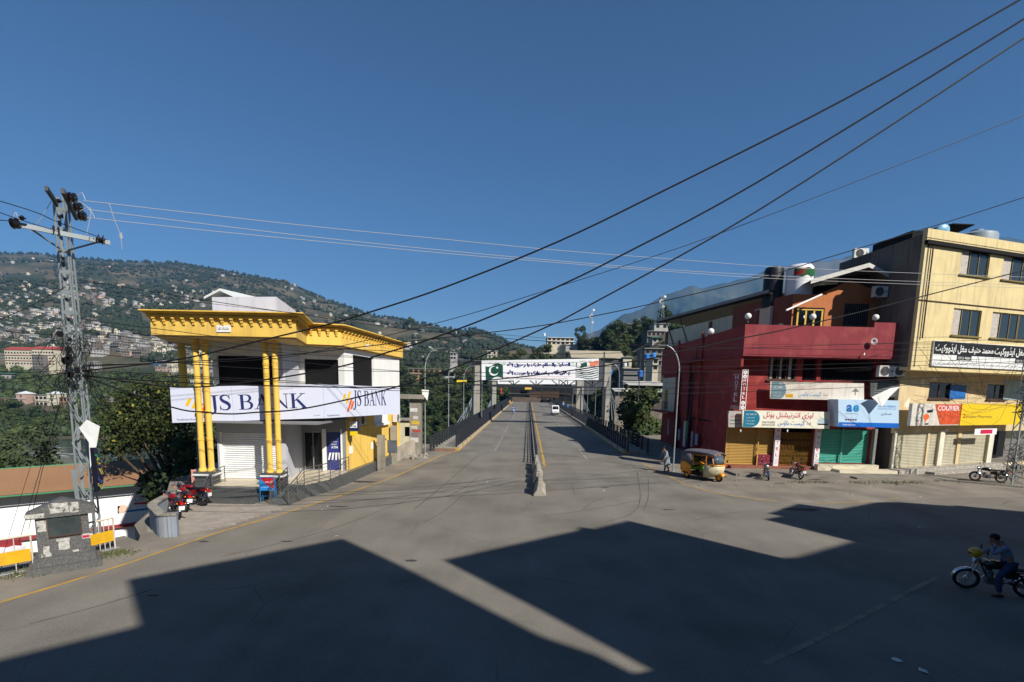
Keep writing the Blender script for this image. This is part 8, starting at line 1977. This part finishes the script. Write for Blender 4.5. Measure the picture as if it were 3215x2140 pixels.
for (p0,p1,ya,yb,n,s0,s1) in ((-300,1000,46,85,420,.8,1.8),(1200,2080,44,110,480,1.2,2.6)):
    for i in range(n):
        Y = random.uniform(ya,yb); px = random.uniform(p0,p1); X = (px-PX)/1540*Y
        if wood_ok(px,Y,X): s = random.uniform(s0,s1); T2.append((X,Y,terrain_z(X,Y)-.4,s,s,s,random.random()*6.28))
merged('undergrowth', *bush_base(11,240,.7,.32), T2, [mat_leaf[1]])
for k in range(3): merged('undergrowth', *bush_base(k+1,80,.7,.62), T[k::3], [mat_leaf[k]])
# forest on the big hill, thin where the photo shows the town and the bare brown slopes
BARE = [(480,1005,650,1060,30,1.0),(0,850,190,862,34,1.0),(120,985,250,1000,14,.9),(880,950,1080,985,14,.8),(1150,1060,1300,1090,14,.6),(700,880,760,900,12,.7),(330,900,430,905,9,.8)]
THICK = [(300,985,470,1035,26,1.0),(-100,930,160,925,26,1.0),(-100,1100,120,1130,30,1),(240,870,900,900,34,.8),(520,1120,700,1140,16,.5)]
BANDS = [(-90,1050,230,1062,42,1.0),(-90,1000,230,1008,26,.8),(-90,965,330,930,22,.35),(330,985,560,945,22,.4),(480,932,640,962,14,.3),(250,1035,430,1075,24,.7),
         (320,1082,560,1112,26,1.1),(520,1108,770,1190,34,1.3),(540,1150,740,1235,26,1.2),(150,905,340,895,14,.15),(1150,1090,1420,1110,16,.12)]
def band(px, row, tab):
    w = 0
    for x0,y0,x1,y1,h,k in tab:
        f = min(1,max(0,(px-x0)/(x1-x0))); d = abs(row-(y0+(y1-y0)*f))
        if x0-20 < px < x1+20 and d < h: w = max(w, k*(1-.5*d/h))
    return w
def row_at(X, Y, z): return row_of_horizon(PX+1540*X/Y)-(z-EYE)/Y*1540
mat_far = [leaf_mat('far_leaf_dark',(44,54,36),(34,42,30)),leaf_mat('far_leaf_olive',(54,62,40),(40,48,32)),leaf_mat('far_leaf_grey',(50,58,42),(38,46,34))]
T = []; random.seed(13); rr_ = 0
while len(T) < 17000 and rr_ < 120000:
    rr_ += 1; u = random.random(); yr0 = 2050; Y = 440*(2080/440)**u; px = random.uniform(-150,1720); X = (px-PX)/1540*Y
    yr = lerp_tab(YR_TAB, px)
    if Y > yr+20: continue
    d = noise.fractal(Vector((X*.006,Y*.006,1)), 1.0, 2.0, 4)+.25*noise.noise(Vector((X*.03,Y*.03,4)))
    t = (Y-460)/(yr-460); bare = .12 if t > .5 else .0
    z = terrain_z(X,Y); rw = row_at(X,Y,z)
    if random.random() < band(px,rw,BARE): continue
    if d < bare-.1 and random.random() > band(px,rw,THICK): continue
    if band(px,rw,BANDS) > .6 and random.random() < .55: continue
    s = random.uniform(2.4,5.2)*(1.15 if t > .8 else 1); T.append((X,Y,z-.6,s,s,s*random.uniform(.9,1.5),random.random()*6.28))
for k in range(3): merged('forest', *bush_base(k+5,14,.8), T[k::3], [mat_far[k]])
# ridge-line trees
T = []
for i in range(620):
    px = random.uniform(-150,1700); yr = lerp_tab(YR_TAB,px)*random.uniform(.975,1.0); X = (px-PX)/1540*yr; s = random.uniform(3,7); T.append((X,yr,terrain_z(X,yr)-.5,s*.8,s*.8,s*random.uniform(.9,1.7),random.random()*6))
merged('forest', *bush_base(9,14,.8), T, [mat_far[0]])
# ------------------------------------------------------------------ houses on the hillside
wallc = [('house_white',(164,162,158)),('house_grey',(112,108,102)),('house_cream',(190,182,160)),('house_bare_block',(108,100,92)),('house_pink',(172,144,132)),('house_pale_blue',(158,168,176))]
roofc = [('roof_sheet_grey',(150,152,152)),('roof_red',(150,66,60)),('roof_blue_sheet',(84,130,176)),('roof_flat_grey',(128,124,116)),('roof_white_sheet',(196,198,198))]
wm = [M(n,c,rough=.9,var=.12,scale=.3,bump=0,streak=.3) for n,c in wallc]; rm_ = [M(n,c,rough=.8,var=.1,scale=.3,bump=0) for n,c in roofc]
mat_winh = M('house_window_dark',(34,36,40),rough=.3,bump=0)
def house_mesh(seed):
    r = random.Random(seed); m = MB(); w = r.uniform(7,15); d = r.uniform(6,10); fl = r.choice((1,1,2,2,3)); h = 3.1*fl
    m.cur = 0; m.box(-w/2,-d/2,-6,w/2,d/2,h); pitched = r.random() < .4
    m.cur = 1
    if pitched: m.profile([(-w/2-.6,h),(w/2+.6,h),(w/2+.6,h+.15),(0,h+1.6),(-w/2-.6,h+.15)],'y',-d/2-.6,d/2+.6)
    else:
        m.box(-w/2-.4,-d/2-.5,h,w/2+.4,d/2+.4,h+.22)
        if r.random() < .6: m.cur = 0; x = r.uniform(-w/2,w/2-3); m.box(x,-d/2+2,h+.22,x+3,d/2-1,h+2.6)
    m.cur = 2
    for f in range(fl):
        n = int(w/2.6)
        for i in range(n):
            x = -w/2+w*(i+.5)/n; m.box(x-.55,-d/2-.06,f*3.1+.9,x+.55,-d/2+.05,f*3.1+2.2)
        if f and r.random() < .6: m.cur = 1; m.box(-w/2,-d/2-1.3,f*3.1-.12,w/2,-d/2,f*3.1+.08); m.cur = 2
        for sd in (-1,1):
            for yy in (-.25,.25): m.box(sd*w/2-.05,yy*d-.5,f*3.1+.9,sd*w/2+.06,yy*d+.5,f*3.1+2.2)
    return m
HM = []; random.seed(31)
for k in range(20):
    a = (0,0,1,2,0,3,2,1,4,0,5,2,0,3,1,2,4,0,1,0)[k]; b = random.choice((0,0,3,3,1,2,4,3)); HM.append((to_mesh(house_mesh(900+k),'house',[wm[a],rm_[b],mat_winh]), wallc[a][0].replace('house_','').replace('_',' '), roofc[b][0].replace('roof_','').replace('_',' '), house_mesh(900+k), a, b))
spots = []; tries = 0
while len(spots) < 900 and tries < 90000:
    tries += 1; Y = 340*(1900/340)**random.random(); px = random.uniform(-90,1500); X = (px-PX)/1540*Y
    if Y > lerp_tab(YR_TAB,px)*.96: continue
    z = terrain_z(X,Y)
    if random.random() > max(.02,band(px,row_at(X,Y,z),BANDS)) or (px > 900 and Y < 480) or (px < 260 and Y < 410): continue
    if noise.noise(Vector((X*.012,Y*.012,8))) < -.15 and random.random() < .7: continue
    sp = 9 if Y < 700 else 12
    if any(abs(a-X) < sp and abs(b-Y) < sp*.8 for a,b,_ in spots[-500:]): continue
    spots.append((X,Y,px))
spots.sort(key=lambda s: s[1]); far = {}
for i,(X,Y,px) in enumerate(spots):
    k = random.randrange(20); me, wn_, rn_, hm, a, b = HM[k]; rz = random.uniform(-.5,.7); z = terrain_z(X,Y)-.3
    if i < 290:
        o = obj('house', me); o.location = (X,Y,z); o.rotation_euler.z = rz; s = random.uniform(.55,.85); o.scale = (s,s,s)
        o['label'] = 'small %s walled house with a %s roof in the hillside town' % (wn_, rn_); o['category'] = 'house'; o['group'] = 'houses of the hillside town'
    else: far.setdefault(k,[]).append((X,Y,z,.75,.75,.75,rz))
for k,Ts in far.items():
    me, wn_, rn_, hm, a, b = HM[k]; merged('distant_houses', hm.v, hm.f, Ts, [wm[a],rm_[b],mat_winh], np.tile(np.array(hm.mi),len(Ts)))
# ------------------------------------------------------------------ bigger buildings across the river
def block(name, label, x0, x1, yb, yt, Y, depth, wall, roof, floors=2, cols=6, rz=0, roof_kind='flat', cat='building', win=(1.2,1.3), wcol=None, parapet=.25, sink=8, group=None):
    a = D(x0,yb,Y); b = D(x1,yb,Y); top = D((x0+x1)/2,yt,Y); z0 = D((x0+x1)/2,yb,Y).z; w = b.x-a.x; h = top.z-z0
    t = thing(name, label, cat, ((a.x+b.x)/2,Y,z0), rz, group); m = MB(); m.box(-w/2,0,-sink,w/2,depth,h); part('wall', m, wall, t, world=False)
    m = MB()
    if roof_kind == 'flat': m.box(-w/2-parapet,-parapet-.3,h,w/2+parapet,depth+parapet,h+.3)
    elif roof_kind == 'gable': m.profile([(-.5,h),(depth+.5,h),(depth+.5,h+.12),(depth/2,h+depth*.22),(-.5,h+.12)],'x',-w/2-.5,w/2+.5)
    elif roof_kind == 'gable_y': m.profile([(-w/2-.5,h),(w/2+.5,h),(w/2+.5,h+.12),(0,h+w*.22),(-w/2-.5,h+.12)],'y',-.6,depth+.5)
    elif roof_kind == 'shed': m.profile([(-1.0,h-.3),(depth,h+depth*.12),(depth,h+depth*.12+.15),(-1.0,h-.15)],'x',-w/2-.5,w/2+.5)
    elif roof_kind == 'hip': m.add([(-w/2-.4,-.4,h),(w/2+.4,-.4,h),(w/2+.4,depth+.4,h),(-w/2-.4,depth+.4,h),(0,depth/2,h+w*.3)],[(0,1,4),(1,2,4),(2,3,4),(3,0,4),(3,2,1,0)])
    part('roof', m, roof, t, world=False)
    fh = h/floors
    for f in range(floors):
        for i in range(cols):
            x = -w/2+w*(i+.5)/cols; ww = min(win[0],w/cols*.7)/2; wh = min(win[1],fh*.55); zz = f*fh+fh*.3
            m = MB(); m.box(x-ww,-.05,zz,x+ww,.08,zz+wh); wd = part('window', m, wcol or mat_winh, t, world=False)
        if f:
            m = MB(); m.box(-w/2-.1,-.5,f*fh-.08,w/2+.1,-.0,f*fh+.1); part('ledge', m, roof, t, world=False)
    return t
mW, mG, mC, mB_, mP = wm[0], wm[1], wm[2], wm[3], wm[4]
mat_tan = M('tan_brick_wall',(150,122,96),rough=.9,var=.12,scale=.5,bump=0)
block('school_building','left part of the red roofed cream school at the left edge',18,102,1148,1098,400,12,mC,rm_[1],3,9,roof_kind='gable')
block('school_building','right part of the red roofed school, beside the left pylon',104,172,1150,1096,398,12,mC,rm_[1],3,8,roof_kind='gable')
block('school_annex','grey and cream three storey annex in front of the red roofed school',104,140,1168,1114,394,10,mG,rm_[3],3,4)
block('house','long low white building with a green roof above the river trees at the left edge',-20,84,1192,1172,388,9,mW,M('roof_green_sheet',(54,96,78),rough=.7),1,8,roof_kind='shed')
block('apartment_block','salmon and cream apartment block at the left edge behind the river trees',-8,70,1280,1250,352,10,mat_tan,rm_[3],2,6,win=(2,1.6))
block('apartment_tower','cream stair tower with a white pyramid roof on the left apartment block',54,84,1280,1236,350,8,mP,rm_[4],3,1,roof_kind='hip')
block('apartment_block','salmon and cream apartment block with open balconies left of the pylon',112,150,1276,1240,350,10,mC,rm_[3],2,3,win=(2.2,1.8))
block('apartment_tower','cream stair tower with a white pyramid roof in the middle of the balcony block',150,180,1276,1236,348,8,mC,rm_[4],3,1,roof_kind='hip')
block('apartment_block','salmon apartment block with a blue door right behind the pylon shaft',180,222,1278,1248,350,10,mat_tan,rm_[3],2,4,win=(1.6,1.6))
block('shed','long white walled shed with a grey roof in the river wood',363,402,1154,1140,430,8,mW,rm_[0],1,5,roof_kind='shed')
block('shed','white shed with a blue sheet roof in the river wood',443,500,1156,1142,430,8,mW,rm_[2],1,4,roof_kind='shed')
block('house','brown two storey building with a row of dark windows left of the bridge lamps',1282,1380,1190,1158,330,12,mat_tan,rm_[3],2,6,win=(2.6,1.7))
block('house','dark open shed with a grey sloping roof beside the left bridge tower',1378,1440,1200,1186,300,9,mat_black,rm_[0],1,1,roof_kind='shed')
block('house','pale shed with a cream sheet roof touching the left bridge tower',1440,1490,1205,1180,288,9,mG,M('roof_cream_sheet',(176,170,150),rough=.8),1,2,roof_kind='shed')
block('house','small red roofed house behind the sheds left of the tower',1425,1480,1180,1165,325,8,mB_,rm_[1],1,3,roof_kind='shed')
block('house','tiny white two storey house in the trees above the second street lamp',1414,1432,1130,1108,330,8,mW,rm_[4],2,2)
block('house','pale house in the trees above the left bridge tower',1530,1560,1126,1102,320,8,mC,rm_[4],2,2)
block('house','large white terraced house with balconies on the hilltop, left of centre of the hill',1718,1802,1083,1060,300,12,mC,rm_[4],2,6,win=(1.8,1.4))
block('house','long white single storey wall house under the terraced one on the hilltop',1776,1812,1102,1082,292,8,mW,rm_[4],1,1,win=(.6,.6))
block('house','small cream house at the lower left of the hilltop terraced house',1700,1730,1104,1090,290,7,mC,rm_[4],1,1)
block('house','low dark roofed house between the hilltop trees right of the mast',1840,1900,1078,1066,285,8,mG,rm_[3],1,4)
block('house','brown topped house with an orange lit corner on the hill below the mountain',1966,2030,1036,1018,262,10,mB_,rm_[3],2,4)
block('house','white house with two dark windows at the top right of the hill',2054,2098,1034,1016,250,9,mW,rm_[3],1,2,win=(1.6,1.7))
block('house','grey concrete house stacked below the white one on the hill',2030,2085,1092,1040,240,12,mG,rm_[3],3,4)
block('house','dim grey block house with blue water drums beside the hotel roof',2022,2078,1150,1095,170,10,mG,rm_[3],3,3)
block('house','green roofed white house between the grey hill houses',2048,2080,1078,1058,225,7,mW,M('roof_green_sheet'),1,2,roof_kind='shed')
block('house','cream side lit house with a blue drum right behind the lamp arm',2048,2066,1165,1126,160,8,mC,rm_[3],2,1)
block('warehouse','long warehouse with a beige sheet roof behind the flag banner',1795,1955,1175,1124,200,16,M('dim_steel_wall',(74,76,80),rough=.8,var=.1,bump=0),M('beige_sheet_roof',(160,150,128),rough=.8,var=.08,scale=.5,bump=0),1,1,roof_kind='gable',win=(.5,.5))
block('warehouse_gable','pale cream gable end of the warehouse catching the sun',1955,1982,1160,1122,199,6,mC,rm_[3],1,1,roof_kind='gable_y')
block('shop_block','narrow grey block building with horizontal bands beside the right tower',1955,2000,1240,1158,150,8,M('banded_concrete',(112,112,112),rough=.9,var=.06,scale=.4,bump=0),rm_[3],5,0)
block('retaining_wall','long masonry retaining wall under sheet roofs right of the bridge stays',1930,2085,1292,1226,118,3,M('masonry_wall',(132,122,108),rough=.95,var=.2,scale=.9,bump=.2,rgb2=(110,100,90),cover=.5),M('tin_edge',(170,168,160),rough=.7,var=.3,scale=.6),1,0,cat='wall',sink=12,roof_kind='shed')
block('shed','dark open fronted shed under a ragged tin roof above the retaining wall',1975,2085,1226,1206,122,6,mat_black,MATS['tin_edge'],1,0,roof_kind='shed')
mz = mat_black
block('shop_row','dark row of open shops closing the far end of the bridge',1600,1800,1262,1213,200,9,M('shop_dark',(40,38,36),rough=.9,var=.3,scale=.4,bump=0),rm_[3],2,8,win=(2.4,1.8),sink=3)
for i,(x0,x1,y0,y1,rgb,lab) in enumerate(((1648,1669,1210,1222,(216,176,60),'small yellow sign board under the gantry over the far shops'),(1662,1700,1229,1247,(70,56,42),'brown orange hoarding panel on the left of the far shops'),(1702,1756,1229,1247,(66,52,38),'brown orange hoarding panel on the right of the far shops'),(1434,1466,1193,1201,(224,196,40),'long yellow sign board on the sheds left of the bridge tower'),(1572,1576,1218,1236,(206,60,50),'narrow red sign standing at the far left end of the bridge'))):  # brown hoardings have shade put into their colour
    a = D(x0,y1,198 if i < 3 else 190); b = D(x1,y0,198 if i < 3 else 190); m = MB(); m.box(a.x,a.y,a.z,b.x,a.y+.25,b.z); solo('sign_board', m, M('board_%d'%i,rgb,rough=.6,var=.1,bump=0), lab, 'sign', a)
m = MB(); random.seed(2)
for i in range(60):
    c = D(random.uniform(1700,1760),random.uniform(1250,1262),random.uniform(186,196)); r_ = random.uniform(.3,1); m.M = Matrix.Translation((c.x,c.y,max(0,c.z-1))) @ Matrix.Rotation(random.random()*6,4,'Z') @ Matrix.Rotation(random.random(),4,'X'); m.cbox((0,0,0),(r_*1.3,r_,r_*.6))
m.M = None; o = obj('scrap_heap', to_mesh(m,'scrap_heap',mat_black)); o['kind'] = 'stuff'
m = MB(); m.box(bx(-6,188),188,-1,bx(3.5,188),189.2,1.8); m.box(bx(3.5,188),189,-1,bx(9.5,188),190.2,1.5); solo('earth_bank', m, M('red_earth',(92,80,70),rough=1,var=.2,scale=1), 'low reddish earth bank wall at the far end of the bridge', 'wall', (bx(-4,188),188,0))
m = MB(); m.box(-3,186.2,-1.4,18,240,-.01) ; structure('far_street', m, mat_deck)
# masts
def mast(label, x, yb, yt, Y, w):
    p = D(x,yb,Y); q = D(x,yt,Y); t = thing('radio_mast', label, 'mast', p, .3, 'radio masts on the hill'); h = q.z-p.z; m = MB()
    for i in range(3):
        a = i*2.094; m.tube([(w*math.cos(a),w*math.sin(a),0),(w*.35*math.cos(a),w*.35*math.sin(a),h)],.09,5)
    part('leg', m, mat_galv, t, world=False); m = MB(); n = int(h/1.6)
    for k in range(n):
        f = k/n; g = (k+1)/n
        for i in range(3):
            a = i*2.094; b = (i+1)*2.094; r0 = w*(1-.65*f); r1 = w*(1-.65*g); m.tube([(r0*math.cos(a),r0*math.sin(a),h*f),(r1*math.cos(b),r1*math.sin(b),h*g)],.05,4)
    part('lattice', m, mat_galv, t, world=False)
    for i,(f,a) in enumerate(((.93,0),(.8,1.5),(.72,3),(.55,.6))):
        m = MB(); m.lathe([(.05,-.2),(.6,0),(.62,.3)],(w*.8*math.cos(a),w*.8*math.sin(a)-.4,h*f),12,'y'); part('antenna_drum', m, mat_white, t, world=False)
mast('tall thin lattice radio mast right of the hilltop trees', 1855,1066,966,300,1.3)
mast('broad lattice radio mast with white drums above the white hill house', 2076,1005,925,250,1.6)
for i,(x_,y_,Y,rgb) in enumerate(((1949,1030,262,(40,110,190)),(2010,1172,140,(40,120,200)),(2031,1118,168,(40,120,200)),(2052,1116,158,(60,130,200)),(1962,1145,195,(210,212,214)),(1709,1050,299,(210,212,214)),(1915,1168,160,(50,120,190)))):
    q = D(x_,y_,Y); m = MB(); m.lathe([(.75,-.9),(.8,.5),(.5,.85),(.05,.9)],(0,0,0),14); o = solo('roof_tank', m, M('drum_%d'%(rgb[0]),rgb,rough=.5,bump=0,var=.05), ('blue roof drum on the brown topped hill house','blue drum on the roof edge beside the right lamp','blue drum on the dim block house, left one','blue drum on the dim block house, right one','white roof drum beside the warehouse gable','white roof drum on the hilltop terraced house','blue drum behind the right tower')[i], 'tank', q, 'roof drums on the hill houses', world=False)
# bush on the wall between hotel and cream building
q = D(2862,1052,33.5); bush = obj('wall_shrub', crown_mesh('crown', 99, [(0,0,0,.45),(.5,0,.1,.4),(-.4,0,-.2,.35),(.2,-.1,-.4,.35)], .16, 700, [leaf_mat('shrub_leaf',(96,108,50),(60,70,34)),mat_flower], core=.3)); bush.location = q; bush['label'] = 'small leafy shrub growing out of the dark side wall above the hotel parapet'; bush['category'] = 'shrub'
# ------------------------------------------------------------------ buildings behind the camera: they cast the large shadows
S2 = SUN_AZ.copy()                        # ground direction towards the sun
def roof_from_shadow(pts, Hh):            # roof edge whose shadow falls on these ground points
    L = Hh/math.tan(SUN_EL); return [(p[0]+S2.x*L, p[1]+S2.y*L) for p in pts]
mat_bk = M('rear_facade', (104,98,90), rough=.9, var=.08, scale=.5, bump=.1)
def gp(x,y): q = G(x,y); return (q.x,q.y)
def rear_block(label, shadow_pts, Hh, deep, z0=0):
    e = roof_from_shadow(shadow_pts, Hh); back = [(p[0]+S2.x*deep, p[1]+S2.y*deep) for p in (e[0],e[-1])]
    pl = e+back[::-1]; c = (sum(p[0] for p in pl)/len(pl), sum(p[1] for p in pl)/len(pl)); t = thing('building', label, 'building', (c[0],c[1],0))
    m = MB(); m.prism(pl, z0, Hh); part('wall', m, mat_bk, t)
    for k in range(int(Hh/3.4)):
        for (a,b) in zip(e,e[1:]):
            L_ = math.hypot(b[0]-a[0],b[1]-a[1])
            if L_ < 2.5: continue
            fr = Frame(a,b) if True else None; n = max(1,int(L_/2.6))
            for i in range(n):
                u = L_*(i+.5)/n; m = MB(); fr.box(m,u-.6,u+.6,1.1+3.4*k,2.6+3.4*k,-.02,.03) if (fr.n.dot(Vector((-S2.x,-S2.y,0))) > 0) else fr.box(m,u-.6,u+.6,1.1+3.4*k,2.6+3.4*k,-.03,.02); part('window', m, mat_darkglass, t)
    return t
A = [gp(0,2069), gp(436,1964), gp(397,1820), gp(1075,1690), gp(1255,1773), gp(1700,1997), gp(1869,2053), gp(1934,2126)]
left0 = (A[0][0]-14, A[0][1]-12.6)
rear_block('tall plain building behind the camera on the left whose shadow covers the near street', [left0]+A, 19.0, 24)
Bp2 = [gp(2036,2101), gp(1706,1923), gp(1389,1758), gp(1810,1665), gp(1818,1654), gp(1862,1660), gp(1971,1634), gp(2434,1752), gp(2500,1748), gp(2674,1699)]
rear_block('building behind the camera whose stepped roof shades the middle of the junction', Bp2, 18.0, 24)
Cp = [gp(2674,1699), gp(2397,1630), gp(2465,1618), gp(2410,1612), gp(2503,1581), gp(2633,1598), gp(2750,1577), gp(2820,1576), gp(2985,1588), gp(3000,1586), gp(3215,1606)]
lastp = (Cp[-1][0]+18, Cp[-1][1]+1.0)
Cp[0] = (Cp[0][0]+.0, Cp[0][1])
rear_block('building behind the camera on the right shading the street by the motorcyclist', Cp+[lastp], 15.0, 26)
rear_block('lower building closing the gap between the two behind the camera', [gp(1930,2126), gp(2045,2101)], 9.5, 16)
# ------------------------------------------------------------------ the air
hz = bpy.data.materials.new('haze_air'); hz.use_nodes = True; n = hz.node_tree.nodes; n.remove(n['Principled BSDF'])
pv_ = n.new('ShaderNodeVolumePrincipled'); pv_.inputs['Density'].default_value = HAZE; pv_.inputs['Color'].default_value = (.14,.44,.92,1); pv_.inputs['Anisotropy'].default_value = .0
hz.node_tree.links.new(pv_.outputs[0], n['Material Output'].inputs['Volume'])
m = MB(); m.box(-5050,-1450,-62,6200,4900,1300)
if HAZE > 0:
    o = obj('haze', to_mesh(m,'haze',hz)); o['kind'] = 'stuff'
for w_ in (hz,): w_.cycles.homogeneous_volume = True if hasattr(w_.cycles,'homogeneous_volume') else None
